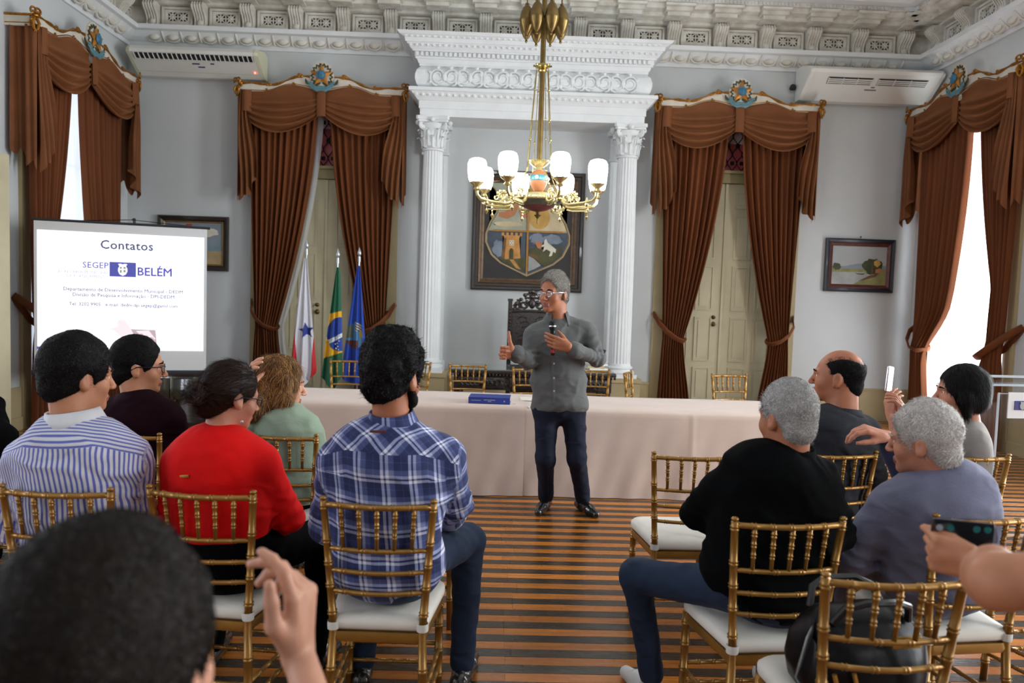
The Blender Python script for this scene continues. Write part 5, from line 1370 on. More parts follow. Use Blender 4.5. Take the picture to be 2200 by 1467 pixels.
# ================================================================== PEOPLE: continuous surfaces grown from distance fields
F32 = np.float32
def _v(p): return np.array(p, F32)
def d_seg(p, a, b, ra, rb):
    a, b = _v(a), _v(b); ba = b - a; h = np.clip(((p - a) @ ba) / max(1e-9, float(ba @ ba)), 0, 1)
    return np.linalg.norm(p - a - h[:, None] * ba, axis=1) - (ra + (rb - ra) * h)
def d_ell(p, c, r, A=None):
    q = p - _v(c)
    if A is not None: q = q @ _v(A)                      # columns of A: axes
    r = _v(r); k0 = np.linalg.norm(q / r, axis=1); k1 = np.linalg.norm(q / (r * r), axis=1) + 1e-6
    return k0 * (k0 - 1) / k1
def smin(a, b, k):
    h = np.clip(.5 + .5 * (b - a) / k, 0, 1); return b + (a - b) * h - k * h * (1 - h)
def smax(a, b, k): return -smin(-a, -b, k)
def _hash(ix, iy, iz, s):
    n = (ix * 374761393 + iy * 668265263 + iz * 2147483647 + s * 974711) & 0xffffffff
    n = ((n ^ (n >> 13)) * 1274126177) & 0xffffffff
    return ((n ^ (n >> 16)) & 0xffff).astype(F32) / 32768.0 - 1
def noise3(p, s=0):
    f = np.floor(p); i = f.astype(np.int64); t = (p - f); t = t * t * (3 - 2 * t); o = 0
    for dx in (0, 1):
        for dy in (0, 1):
            for dz in (0, 1):
                w = (t[:, 0] if dx else 1 - t[:, 0]) * (t[:, 1] if dy else 1 - t[:, 1]) * (t[:, 2] if dz else 1 - t[:, 2])
                o = o + w * _hash(i[:, 0] + dx, i[:, 1] + dy, i[:, 2] + dz, s)
    return o
class Field:
    """smooth union of rounded cones and ellipsoids, then cuts, then folds"""
    def __init__(s): s.p = []; s.cut = []; s.fold = None
    def seg(s, a, b, ra, rb=None, k=.03): s.p.append(('s', a, b, ra, ra if rb is None else rb, k)); return s
    def ell(s, c, r, A=None, k=.03): s.p.append(('e', c, r, A, k)); return s
    def chain(s, pts, rs, k=.01):
        for i in range(len(pts) - 1): s.seg(pts[i], pts[i + 1], rs[i], rs[i + 1], k)
        return s
    def minus(s, fn, k=.01): s.cut.append((fn, k)); return s
    def spheres(s):
        if getattr(s, '_n', -1) != len(s.p):
            s._n = len(s.p); s._s = []
            for q in s.p:
                if q[0] == 's': a, b = _v(q[1]), _v(q[2]); s._s.append(((a + b) / 2, float(np.linalg.norm(a - b)) / 2 + max(q[3], q[4])))
                else: s._s.append((_v(q[1]), max(q[2])))
        return s._s
    def __call__(s, p):
        d = None; pc = p.mean(0); pr = float(np.linalg.norm(p - pc, axis=1).max())
        near = [float(np.linalg.norm(pc - c)) - r_ - pr for c, r_ in s.spheres()]
        lim = max(.12, min(near))
        for q, nd in zip(s.p, near):
            if nd > lim: continue
            e = d_seg(p, *q[1:5]) if q[0] == 's' else d_ell(p, *q[1:4])
            d = e if d is None else smin(d, e, q[-1])
        if s.fold is not None: d = d + s.fold(p)
        for fn, k in s.cut: d = smax(d, -fn(p), k)
        return d
    def bounds(s, m=.02):
        lo, hi = np.full(3, 1e9), np.full(3, -1e9)
        for q in s.p:
            if q[0] == 's':
                r = max(q[3], q[4])
                for a in (q[1], q[2]): lo = np.minimum(lo, np.array(a) - r); hi = np.maximum(hi, np.array(a) + r)
            else: r = max(q[2]); lo = np.minimum(lo, np.array(q[1]) - r); hi = np.maximum(hi, np.array(q[1]) + r)
        return lo - m, hi + m
def polygonise(fn, lo, hi, res):
    lo = np.array(lo, F32); B = 4; nb = np.maximum(1, np.ceil((np.array(hi) - lo) / (res * B)).astype(int)); n = nb * B + 1
    c = np.stack(np.meshgrid(*[np.arange(m) for m in nb], indexing='ij'), -1).reshape(-1, 3)
    pts_ = (lo + (c * B + B / 2) * res).astype(F32); dc = np.concatenate([fn(pts_[i:i + 3000]) for i in range(0, len(pts_), 3000)]); act = np.abs(dc) < B * res * 1.35
    D = np.full(tuple(n), 1.0, F32)
    up = np.repeat(np.repeat(np.repeat(np.where(dc < 0, -1, 1).reshape(tuple(nb)), B, 0), B, 1), B, 2)
    D[:nb[0] * B, :nb[1] * B, :nb[2] * B] = up
    o = np.stack(np.meshgrid(*[np.arange(B + 1)] * 3, indexing='ij'), -1).reshape(-1, 3)
    ca = c[act]
    for s in range(0, len(ca), 60):
        ix = (ca[s:s + 60, None, :] * B + o[None]).reshape(-1, 3)
        D[ix[:, 0], ix[:, 1], ix[:, 2]] = fn((lo + ix * res).astype(F32))
    S = D < 0
    cor = [(i, j, k) for i in (0, 1) for j in (0, 1) for k in (0, 1)]
    m = n - 1
    cnt = sum(S[i:m[0] + i, j:m[1] + j, k:m[2] + k].astype(np.int8) for i, j, k in cor)
    A = (cnt > 0) & (cnt < 8); idx = np.argwhere(A); vid = np.full(tuple(m), -1, np.int64); vid[A] = np.arange(len(idx))
    V8 = np.stack([D[idx[:, 0] + i, idx[:, 1] + j, idx[:, 2] + k] for i, j, k in cor], 1); Cc = np.array(cor, F32)
    acc = np.zeros((len(idx), 3), F32); w = np.zeros(len(idx), F32)
    for a in range(8):
        for b in range(a + 1, 8):
            if np.abs(Cc[a] - Cc[b]).sum() == 1:
                x = (V8[:, a] < 0) != (V8[:, b] < 0); t = V8[:, a] / np.where(x, V8[:, a] - V8[:, b], 1)
                acc += np.where(x[:, None], Cc[a] + (Cc[b] - Cc[a]) * t[:, None], 0); w += x
    V = lo + (idx + acc / w[:, None]) * res
    Q = []
    for ax in range(3):
        u, v = (ax + 1) % 3, (ax + 2) % 3
        s0 = [slice(1, -1)] * 3; s1 = [slice(1, -1)] * 3; s0[ax] = slice(0, -1); s1[ax] = slice(1, None)
        X = S[tuple(s0)] != S[tuple(s1)]; e = np.argwhere(X); off = np.array([1, 1, 1]); off[ax] = 0; e = e + off
        eu = np.zeros(3, int); eu[u] = 1; ev = np.zeros(3, int); ev[v] = 1
        g = lambda q: vid[q[:, 0], q[:, 1], q[:, 2]]
        quad = np.stack([g(e - eu - ev), g(e - ev), g(e), g(e - eu)], 1)
        ins = S[e[:, 0], e[:, 1], e[:, 2]]
        quad[ins] = quad[ins][:, ::-1]
        Q.append(quad[(quad >= 0).all(1)])
    return V.astype(F32), np.concatenate(Q)
def grow(field, res, lo=None, hi=None):
    a, b = field.bounds() if lo is None else (lo, hi); return polygonise(field, a, b, res)
def np_mesh(name, V, Q, mats, mi=None):
    me = bpy.data.meshes.new(name); me.vertices.add(len(V)); me.vertices.foreach_set('co', np.asarray(V, F32).ravel())
    me.loops.add(Q.size); me.loops.foreach_set('vertex_index', Q.ravel().astype(np.int32)); me.polygons.add(len(Q))
    me.polygons.foreach_set('loop_start', np.arange(0, Q.size, Q.shape[1], dtype=np.int32)); me.polygons.foreach_set('loop_total', np.full(len(Q), Q.shape[1], np.int32))
    for m in (mats if isinstance(mats, (list, tuple)) else [mats]): me.materials.append(MATS[m])
    if mi is not None: me.polygons.foreach_set('material_index', np.asarray(mi, np.int32))
    me.polygons.foreach_set('use_smooth', np.ones(len(Q), bool)); me.update(calc_edges=True); me.validate(); return me
def join_np(parts):
    V, Q, o = [], [], 0
    for v, q in parts: V.append(v); Q.append(q + o); o += len(v)
    return np.concatenate(V), np.concatenate(Q)

# ---- cloth, skin and hair materials
def skin(name, rgb): return mat(name, srgb(*rgb), .5, var=.12, vscale=18, bump=.06, bscale=220, sub=.12, spec=.4)
skin('skin_tan', (186, 128, 96)); skin('skin_warm', (170, 108, 78)); skin('skin_rosy', (196, 134, 108)); skin('skin_deep', (160, 104, 76)); skin('skin_pale', (204, 150, 124))
def hairm(name, a, b, rough=.5):
    mat(name + '_strand', tuple(min(1, c * 1.2) for c in srgb(*a)), rough, spec=.2); mat(name + '_deep', srgb(*b), rough, spec=.2)
    return mat(name, tuple((x + y) / 2 for x, y in zip(srgb(*a), srgb(*b))), rough + .15, var=.25, vscale=30, spec=.12)
hairm('hair_black', (17, 14, 13), (6, 5, 6)); hairm('hair_brown', (52, 32, 24), (20, 12, 10), .35); hairm('hair_blond', (150, 108, 62), (70, 46, 28)); hairm('hair_dark', (34, 27, 22), (16, 12, 10))
hairm('hair_grey', (176, 174, 170), (150, 148, 146)); hairm('hair_silver', (206, 202, 198), (184, 178, 172)); hairm('hair_salt', (160, 156, 148), (104, 98, 92))
def clothm(name, rgb, rough=.8, sheen=.25, bs=140, var=.1): return mat(name, srgb(*rgb), rough, var=var, vscale=5, bump=.12, bscale=bs, sheen=sheen, spec=.25 if max(rgb) > 30 else .06, wrinkle=.55)
clothm('c_red', (214, 2, 2), .85, .0); clothm('c_maroon', (28, 9, 17), .85, .02); clothm('c_mint', (136, 154, 134)); clothm('c_black', (7, 8, 9), .9, .0); clothm('c_charcoal', (38, 40, 46), .8, .06); clothm('c_suit', (112, 114, 136), .85, .1)
clothm('c_grey_shirt', (94, 95, 95), .75, .12); clothm('c_jeans', (34, 48, 70), .85, .15, 260); clothm('c_navy', (22, 28, 46), .85, .15, 260); clothm('c_trouser_black', (5, 5, 6), .9, .0); clothm('c_knit', (138, 134, 130), .85, .2, 300); clothm('c_dark_blue', (50, 54, 78)); clothm('c_white', (214, 216, 220)); clothm('c_foreground', (48, 48, 52))
mat('leather_black', (.012, .012, .013), .25, coat=.5); mat('leather_white', srgb(206, 206, 204), .5); mat('specs_black', (.01, .01, .012), .25); mat('steel', srgb(196, 196, 198), .22, .95); mat('eye_white', srgb(220, 214, 206), .25); mat('iris', srgb(46, 30, 22), .2); mat('lip', srgb(150, 84, 72), .5)
mat('lens', (.9, .95, 1.0), .03, alpha=.16, spec=.9)
def pattern_mat(name, kind):
    m = mat(name, (1, 1, 1), .8, bump=.1, bscale=160, spec=.25, sheen=.1, wrinkle=.6); nt = m.node_tree; N = nt.nodes; L = nt.links; b = N['Principled BSDF']
    a = N.new('ShaderNodeAttribute'); a.attribute_name = 'pat'; sp = N.new('ShaderNodeSeparateXYZ'); L.new(a.outputs['Vector'], sp.inputs[0])
    def M_(op, x, y=None, v=None):
        n = N.new('ShaderNodeMath'); n.operation = op; L.new(x, n.inputs[0])
        if y is not None: L.new(y, n.inputs[1])
        if v is not None: n.inputs[1].default_value = v
        return n.outputs[0]
    def mixf(f, x, y):
        n = N.new('ShaderNodeMix'); n.data_type = 'FLOAT'; L.new(f, n.inputs['Factor']); L.new(x, n.inputs['A']); L.new(y, n.inputs['B']); return n.outputs['Result']
    U, Vv, Z = sp.outputs
    yoke = M_('MULTIPLY', M_('GREATER_THAN', Vv, v=0.0), M_('LESS_THAN', Z, v=.5))
    def ramp(x, period, stops):
        t = M_('FRACT', M_('DIVIDE', x, v=period)); r = N.new('ShaderNodeValToRGB'); L.new(t, r.inputs[0]); e = r.color_ramp.elements
        while len(e) < len(stops): e.new(.5)
        for q, (p_, v_) in zip(e, stops): q.position = p_; q.color = (v_, v_, v_, 1)
        r.color_ramp.interpolation = 'LINEAR'; return r.outputs[0]
    cm = N.new('ShaderNodeMix'); cm.data_type = 'RGBA'
    if kind == 'stripe':
        s = mixf(yoke, U, Vv); f = ramp(s, .0178, [(0, 0), (.06, 1), (.44, 1), (.5, 0), (1, 0)])
        cm.inputs['A'].default_value = (*srgb(206, 206, 214), 1); cm.inputs['B'].default_value = (*srgb(96, 106, 180), 1); L.new(f, cm.inputs['Factor'])
    else:
        d1 = M_('MULTIPLY', M_('ADD', U, Vv), v=.7071); d2 = M_('MULTIPLY', M_('SUBTRACT', U, Vv), v=.7071)
        st_ = [(0, .95), (.10, .95), (.115, .12), (.17, .12), (.185, .9), (.28, .9), (.3, .42), (.47, .38), (.49, .1), (.74, .1), (.745, .28), (.76, .28), (.765, .1), (.985, .1)]
        fu, fv = ramp(mixf(yoke, U, d1), .098, st_), ramp(mixf(yoke, Vv, d2), .098, st_)
        f = M_('MULTIPLY', M_('ADD', fu, fv), v=.5); rr = N.new('ShaderNodeValToRGB'); L.new(f, rr.inputs[0]); e = rr.color_ramp.elements
        while len(e) < 4: e.new(.5)
        for q, (p_, c_) in zip(e, ((.1, srgb(44, 52, 92)), (.3, srgb(78, 88, 136)), (.55, srgb(150, 158, 194)), (.92, srgb(224, 224, 236)))): q.position = p_; q.color = (*c_, 1)
        L.new(rr.outputs[0], cm.inputs['A']); cm.inputs['Factor'].default_value = 0
    L.new(cm.outputs['Result'], b.inputs['Base Color'])
pattern_mat('c_striped', 'stripe'); pattern_mat('c_plaid', 'plaid')

def head_rot(yaw, pitch=0, roll=0):
    """yaw: turn to the left seen from above (0 looks along +Y); pitch: nod up; roll: tilt"""
    return RZ(math.radians(yaw)) @ RX(math.radians(pitch)) @ RY(math.radians(roll))
class Local:
    """field given in head coordinates, evaluated in the world"""
    def __init__(s, fn, H, R, sc): s.fn = fn; s.H = _v(H); s.R = np.array(R, F32); s.sc = sc
    def __call__(s, p): return s.fn(((p - s.H) @ s.R / s.sc).astype(F32)) * s.sc
def face_field(woman=False, beard=False, jaw=1.0):
    f = Field()
    f.ell((0, -.014, .03), (.076, .097, .09), k=.02); f.ell((0, .028, -.012), (.064, .068, .086), k=.03); f.ell((0, .036, -.072), (.052 * jaw, .05, .045), k=.03)
    f.ell((0, .074, -.104), (.023 * jaw, .02, .018), k=.025)
    for s in (-1, 1):
        f.ell((s * .039, .058, -.036), (.026, .024, .026), k=.02); f.seg((s * .012, .093, .014), (s * .042, .076, .016), .010, .008, k=.012)
    f.seg((0, .092, .006), (0, .114, -.034), .008, .0105, k=.012); f.ell((0, .114, -.039), (.012, .0105, .010), k=.006)
    for s in (-1, 1): f.ell((s * .0125, .104, -.041), (.008, .009, .007), k=.006)
    for s in (-1, 1): f.minus(lambda p, s=s: d_ell(p, (s * .032, .104, -.004), (.016, .016, .009)), .014)
    f.seg((-.02, .093, -.07), (.02, .093, -.07), .0045, k=.007); f.seg((0, .097, -.069), (0, .0975, -.069), .0055, k=.01)
    f.seg((-.016, .091, -.08), (.016, .091, -.08), .006, k=.007); f.minus(lambda p: d_ell(p, (0, .106, -.0748), (.02, .008, .0013)), .004)
    for s in (-1, 1):
        A = np.array(RZ(s * -.35) @ RX(.15)); f.ell((s * .079, -.012, -.012), (.011, .019, .033), A, k=.008); f.ell((s * .077, -.004, -.036), (.008, .011, .012), A, k=.008)
        f.minus(lambda p, s=s: d_ell(p, (s * .091, -.007, -.006), (.007, .011, .019)), .006)
    return f
def hand_field(f, W, d, n, t, curl, thumb, sc=1.0, spread=.006, k0=.012):
    """add a hand to f. W wrist, d along the hand, n where the palm faces, t thumb side; curl: 4 angles (first joint) in degrees"""
    W, d, n, t = Vector(W), Vector(d).normalized(), Vector(n), Vector(t)
    n = (n - d * n.dot(d)).normalized(); t2 = d.cross(n); t = t2 if t2.dot(t) > 0 else -t2
    lat = (.032, .0108, -.0105, -.031); ln = (.9, 1.0, .94, .74)
    for i in range(4):
        K = W + (d * (.088 - .004 * abs(i - 1)) + t * lat[i]) * sc
        f.seg(W + (t * lat[i] * .55 - n * .0) * sc, K, .0155 * sc, .0115 * sc, k=k0 * sc)
    f.seg(W + (d * .03 + t * .012 + n * .004) * sc, W + (d * .07 + n * .002) * sc, .019 * sc, .014 * sc, k=.015 * sc)
    tips = []
    for i in range(4):
        K = W + (d * (.088 - .004 * abs(i - 1)) + t * lat[i]) * sc; c = math.radians(curl[i]); p = K; a = 0
        fan = t * (lat[i] / .032) * spread * 12
        for j, (L_, r0, r1) in enumerate(((.044, .0102, .0092), (.028, .0092, .0082), (.022, .0082, .0068))):
            a += c * (1, 1.05, .7)[j]; dr = (d * math.cos(a) + n * math.sin(a) + fan * .3).normalized(); e = p + dr * L_ * ln[i] * sc
            f.seg(p, e, r0 * sc, r1 * sc, k=.004 * sc); p = e
        tips.append(p)
    b = W + (d * .022 + t * .024 + n * .006) * sc; td = [Vector(x) for x in thumb]
    p = b
    for j, (L_, r0, r1) in enumerate(((.042, .0165, .0125), (.034, .0122, .0102), (.027, .0102, .0078))):
        v = td[min(j, len(td) - 1)]; dr = (d * v.x + t * v.y + n * v.z).normalized(); e = p + dr * L_ * sc; f.seg(p, e, r0 * sc, r1 * sc, k=(.012 if j == 0 else .005) * sc); p = e
    return tips, p
def strands(V, Q, N, L, w, flow, H, R, rng, lift=.3, jit=.35, keep=None, curl=0.0):
    """short tapered ribbons rooted on the hair surface and combed along flow(local point)"""
    T = np.concatenate([Q[:, [0, 1, 2]], Q[:, [0, 2, 3]]]); A, B, C = V[T[:, 0]], V[T[:, 1]], V[T[:, 2]]
    nn = np.cross(B - A, C - A); ar = np.linalg.norm(nn, axis=1) + 1e-12; i = rng.choice(len(T), N, p=ar / ar.sum())
    u, v = rng.random(N), rng.random(N); fl = u + v > 1; u[fl] = 1 - u[fl]; v[fl] = 1 - v[fl]
    P = A[i] + (B - A)[i] * u[:, None] + (C - A)[i] * v[:, None]; n = nn[i] / ar[i][:, None]
    if keep is not None:
        kk = keep(P); P, n = P[kk], n[kk]
    N = len(P); loc = (P - _v(H)) @ np.array(R, F32); f = flow(loc) @ np.array(R, F32).T
    f = f + rng.normal(0, jit, (N, 3)); f = f - n * (f * n).sum(1)[:, None]; f /= np.linalg.norm(f, axis=1)[:, None] + 1e-6
    Ls = L * rng.uniform(.55, 1.25, N)[:, None]; side = np.cross(f, n); wv = side * w * rng.uniform(.6, 1.2, N)[:, None]
    cv = side * curl * rng.normal(0, 1, (N, 1)) * Ls
    P0 = P - n * .002; P1 = P + (f * .5 + n * lift * .5) * Ls + cv * .5; P2 = P + (f + n * lift * .45) * Ls + cv
    VV = np.stack([P0 - wv, P0 + wv, P1 - wv * .8, P1 + wv * .8, P2 - wv * .15, P2 + wv * .15], 1).reshape(-1, 3)
    b = np.arange(N)[:, None] * 6; QQ = np.concatenate([b + [0, 1, 3, 2], b + [2, 3, 5, 4]])
    return VV.astype(F32), QQ
def hair_field(style, th=.012, thin=False):
    f = Field()
    def above(p, y0, z0, y1, z1):                         # signed: positive below the line through (y0,z0)-(y1,z1)
        dy, dz = y1 - y0, z1 - z0; L_ = math.hypot(dy, dz); return ((p[:, 1] - y0) * dz - (p[:, 2] - z0) * dy) / L_
    if style in ('short', 'bushy', 'swept', 'bald'):
        up = {'short': .008, 'bushy': .022, 'swept': .012, 'bald': 0}[style]
        f.ell((0, -.016, .032 + up * .5), (.076 + th, .097 + th, .09 + th + up), k=.02); f.ell((0, -.06, -.045), (.056 + th * .4, .045 + th * .7, .05), k=.03)
        if style == 'bushy': f.ell((0, .03, .1), (.06, .06, .035), k=.03); f.ell((0, -.09, .02), (.06, .04, .07), k=.03)
        f.minus(lambda p: d_ell(p, (0, .115, -.035 if style != 'swept' else -.022), (.088, .075 if style not in ('bald', 'swept') else (.1 if style == 'bald' else .08), .118 if style != 'swept' else .122)), .008)
        f.minus(lambda p: above(p, .06, -.03, -.09, -.098), .006)
        for s in (-1, 1): f.minus(lambda p, s=s: d_ell(p, (s * .095, .004, -.028), (.035, .026, .046)), .006)
        if style == 'bald': f.minus(lambda p: d_ell(p, (0, .02, .13), (.066, .165, .098) if not thin else (.05, .15, .07)), .02)
    elif style == 'bun':
        f.ell((0, -.016, .034), (.076 + th, .099 + th, .092 + th), k=.02); f.ell((0, -.06, -.04), (.05, .045, .05), k=.03)
        f.ell((-.0, -.132, -.012), (.036, .03, .038), k=.006); f.seg((-.036, -.135, .008), (.02, -.15, .018), .017, k=.005); f.seg((-.034, -.145, -.022), (.024, -.14, -.036), .018, k=.005); f.seg((-.04, -.128, -.036), (-.034, -.135, .0), .014, k=.005); f.ell((0, -.09, -.062), (.03, .03, .03), k=.02)
        f.minus(lambda p: d_ell(p, (0, .12, -.03), (.085, .085, .118)), .01); f.minus(lambda p: above(p, .06, -.03, -.09, -.1), .006)
        for s in (-1, 1): f.minus(lambda p, s=s: d_ell(p, (s * .1, .0, -.03), (.035, .024, .04)), .006)
    elif style == 'bob':
        f.ell((0, -.018, .034), (.08 + th, .1 + th, .094 + th), k=.03); f.ell((0, -.045, -.03), (.092, .082, .072), k=.04); f.seg((-.075, .0, -.02), (-.08, -.01, -.095), .026, .02, k=.03); f.seg((.075, .0, -.02), (.08, -.01, -.095), .026, .02, k=.03)
        f.minus(lambda p: d_ell(p, (0, .125, -.045), (.07, .1, .13)), .012); f.minus(lambda p: above(p, .1, -.115, -.13, -.085), .008)
    elif style == 'wavy':
        f.ell((0, -.018, .034), (.08 + th, .1 + th, .094 + th), k=.03); f.ell((0, -.05, -.06), (.1, .075, .09), k=.05)
        for s in (-1, 1): f.chain([(s * .07, .02, .03), (s * .09, .01, -.05), (s * .085, .0, -.13), (s * .07, -.01, -.17)], [.03, .034, .032, .02], k=.03)
        for x in (-.05, 0, .05): f.chain([(x, -.1, 0), (x * 1.3, -.105, -.09), (x * 1.2, -.09, -.18)], [.035, .038, .024], k=.03)
        f.minus(lambda p: d_ell(p, (0, .12, -.05), (.062, .1, .14)), .012)
    return f
def V3(*a): return Vector(a)
RNG = np.random.default_rng(7)
def PT(q): return q if isinstance(q, Vector) else at(*q)
def collar_mesh(N, ax, r, f, gap, rx=.066, h=.05, flare=.022, drop=.03, m='c_white'):
    """turned-down shirt collar around the neck axis ax; gap: half opening at the throat in degrees"""
    rr = (r - ax * r.dot(ax)).normalized(); ff = ax.cross(rr); q = MB(); rows = []
    a1 = math.radians(180 - gap)
    for th in LS(-a1, a1, 37):
        c, s = -math.cos(th), math.sin(th); e = (abs(th) / a1) ** 5
        def pt(rad, z): return N + rr * (s * rad) + ff * (c * rad * 1.06) + ax * z
        lo = h * .62
        rows.append([pt(rx - .004, -.02), pt(rx - .006, h * .6), pt(rx - .004, h - .012 * (abs(th) / a1) ** 2), pt(rx + .004, h + .003 - .012 * (abs(th) / a1) ** 2), pt(rx + .012, h * .6 - .004), pt(rx + flare, h - lo - .012 - drop * e), pt(rx + flare - .005, h - lo - .014 - drop * e), pt(rx + .004, h * .5 - drop * .3 * e)])
    q.grid(rows); return q
def person(S):
    S.setdefault('arm', 1.0 if S.get('bare') else .72)
    H, N, SL, SR, P = (PT(S[k]) for k in ('H', 'N', 'SL', 'SR', 'P'))
    root = thing('person', S['label'], 'person', (P.x, P.y, 0)); O = np.array((P.x, P.y, 0), F32); Ov = Vector((P.x, P.y, 0))
    hs = S.get('hs', 1.05); R = head_rot(S['yaw'], S.get('pitch', 0), S.get('roll', 0)); Rn = np.array(R, F32)
    r = (SR - SL).normalized(); u = (N - P).normalized(); f = u.cross(r).normalized(); Ax = np.array([r, f, u]).T
    toW = lambda V: (_v(H) + (V * hs) @ Rn.T - O).astype(F32)
    # ---- body: head, neck and bare limbs
    ff = face_field(jaw=S.get('jaw', 1.0)); Nl = (np.array(R).T @ np.array(N - H)) / hs
    nb = tuple(Nl + (np.array(R).T @ np.array(u)) * -.02)
    ff.p.insert(3, ('s', (0, -.028, -.04), nb, S.get('neck', .056), S.get('neck', .056) * 1.1, .03))
    dm = dict(cw=.19, cd=.12, bw=.18, bd=.13, hw=.185, hd=.15); dm.update(S.get('dim', {})); C, Wb = P.lerp(N, .66), P.lerp(N, .3)
    g = Field(); fine = False
    g.ell(C, (dm['cw'] * .74, dm['cd'] * .7, .17), Ax, k=.06); g.seg(C, N - u * .03, .07, .05, k=.05); g.seg(SL.lerp(SR, .12), SR.lerp(SL, .12), .036, k=.04); g.ell(Wb, (dm['bw'] * .7, dm['bd'] * .68, .16), Ax, k=.06)
    arms = {}
    for sd, Sh in (('L', SL), ('R', SR)):
        if 'E' + sd not in S: continue
        E_, W_ = PT(S['E' + sd]), PT(S['W' + sd]); arms[sd] = (Sh, E_, W_); hd = S.get('hand' + sd); bare = S.get('bare', 0); k = S.get('arm', 1.0 if bare else .72)
        g.seg(Sh.lerp(SL.lerp(SR, .5), .1), E_, .052 * k, .046 * k, k=.02)
        if bare: g.ell(lerp(E_, W_, .25), (.047 * k, .047 * k, .06 * k), k=.03)
        g.seg(E_, E_.lerp(W_, .35), .044 * k, .046 * k, k=.02); g.seg(E_.lerp(W_, .35), W_, .045 * k, .027 * (k if bare else .95), k=.02)
        if hd: S['tips' + sd] = hand_field(g, W_, *hd[:5], sc=hd[5] if len(hd) > 5 else 1.08); fine = True
        else: hand_field(g, W_, W_ - E_, (0, 0, -1), (1, 0, 0) if sd == 'L' else (-1, 0, 0), (25, 28, 30, 32), ((.8, .6, .2),), sc=1.05)
    hl = Local(ff, H, R, hs); cb = _v(H)
    def bodyfn(p):
        d = g(p)
        if float(np.linalg.norm(p.mean(0) - cb)) - float(np.linalg.norm(p - p.mean(0), axis=1).max()) < .45: d = smin(d, hl(p), .015)
        return d
    glo, ghi = g.bounds(); lo = np.minimum(glo, np.array(H) - .19 * hs); hi = np.maximum(ghi, np.array(H) + .19 * hs)
    V, Q = polygonise(bodyfn, lo, hi, S.get('hres', .0054 if fine else .0066))
    c = ((V - _v(H)) @ Rn / hs)[Q].mean(1); lips = (np.abs(c[:, 0]) < .024) & (c[:, 1] > .085) & (c[:, 1] < .12) & (c[:, 2] > -.087) & (c[:, 2] < -.063)
    o = inst('body', np_mesh('body', V - O, Q, [S['skin'], 'lip'], lips.astype(int)), root)
    # ---- shirt / jacket
    sh = Field(); sr = S.get('sr', .06)
    sh.ell(C, (dm['cw'], dm['cd'], .21), Ax, k=.07); sh.ell(Wb, (dm['bw'], dm['bd'], .2), Ax, k=.08)
    if S.get('untucked', True): sh.ell(P + u * .02, (dm['hw'] * 1.06, dm['hd'] * 1.06, .13), Ax, k=.06)
    sh.ell(C - f * .03 + u * .07, (dm['cw'] * .85, dm['cd'] * .85, .12), Ax, k=.06)
    sh.seg(SL.lerp(SR, .06), SR.lerp(SL, .06), sr, k=.05)
    for X in (SL, SR): sh.seg(N - u * .035 - f * .005, X.lerp(N, .25) + u * .012, .05, .045, k=.05)
    torso_d = Field(); torso_d.p = list(sh.p)
    ua = S.get('ua', .06)
    for sd, (Sh, E_, W_) in arms.items():
        if S.get('bare') and not S.get('capsleeve'): continue
        if S.get('sleeve') == 'cap': sh.seg(Sh, Sh.lerp(E_, .45), ua, ua * .95, k=.03); continue
        sh.seg(Sh, E_, ua, ua * .86, k=.035); cu = E_.lerp(W_, S.get('cuff' + sd, S.get('cuff', .9))); sh.seg(E_, cu, ua * .84, ua * (.72 if S.get('cuff', .9) > .6 else .8), k=.025)
        if S.get('rolled'): sh.seg(cu, cu + (cu - E_).normalized() * .025, ua * .88, k=.006)
    am = S.get('fold', .014); sd_ = S.get('seed', 1); Cn = _v(C)
    def folds(p):
        q = (p - Cn) @ np.array(Ax, F32)
        w_ = q + F32(.05) * noise3(q * F32(5) + 3, sd_ + 7)[:, None]
        rid = lambda z: 1 - 2 * np.abs(z)
        a = noise3(q * F32(6.5) + 11, sd_) * .4 - rid(noise3(w_ * np.array((5, 5, 11), F32) + 31, sd_)) * .55 - rid(noise3(w_ @ np.array(((.8, 0, .6), (0, 1, 0), (-.6, 0, .8)), F32) * np.array((7, 8, 17), F32), sd_)) * .4 + noise3(q * np.array((26, 26, 34), F32), sd_) * .14
        return (am * a).astype(F32)
    def sleeve_folds(p):
        e = folds(p)
        for sd, (Sh, E_, W_) in arms.items():
            for A_, B_, c0, amp_ in ((Sh, E_, .86, .0045), (E_, W_, .16, .004)):
                ab = _v(B_) - _v(A_); L_ = float(np.linalg.norm(ab)); w = p - _v(A_); al = (w @ ab) / L_; pr = np.linalg.norm(w - al[:, None] * (ab / L_), axis=1)
                e = e + amp_ * np.exp(-((al - c0 * L_) / .07) ** 2) * np.exp(-np.maximum(0, pr - .07) / .02) * np.sin(al * 135 + 5 * noise3(p * F32(11), sd_))
        return e.astype(F32)
    sh.fold = sleeve_folds
    if S.get('hem') is not None: sh.minus(lambda p: (p[:, 2] - F32(S['hem'])), .01)
    V, Q = grow(sh, S.get('cres', .0095)); me = np_mesh('shirt', V - O, Q, S['cloth'])
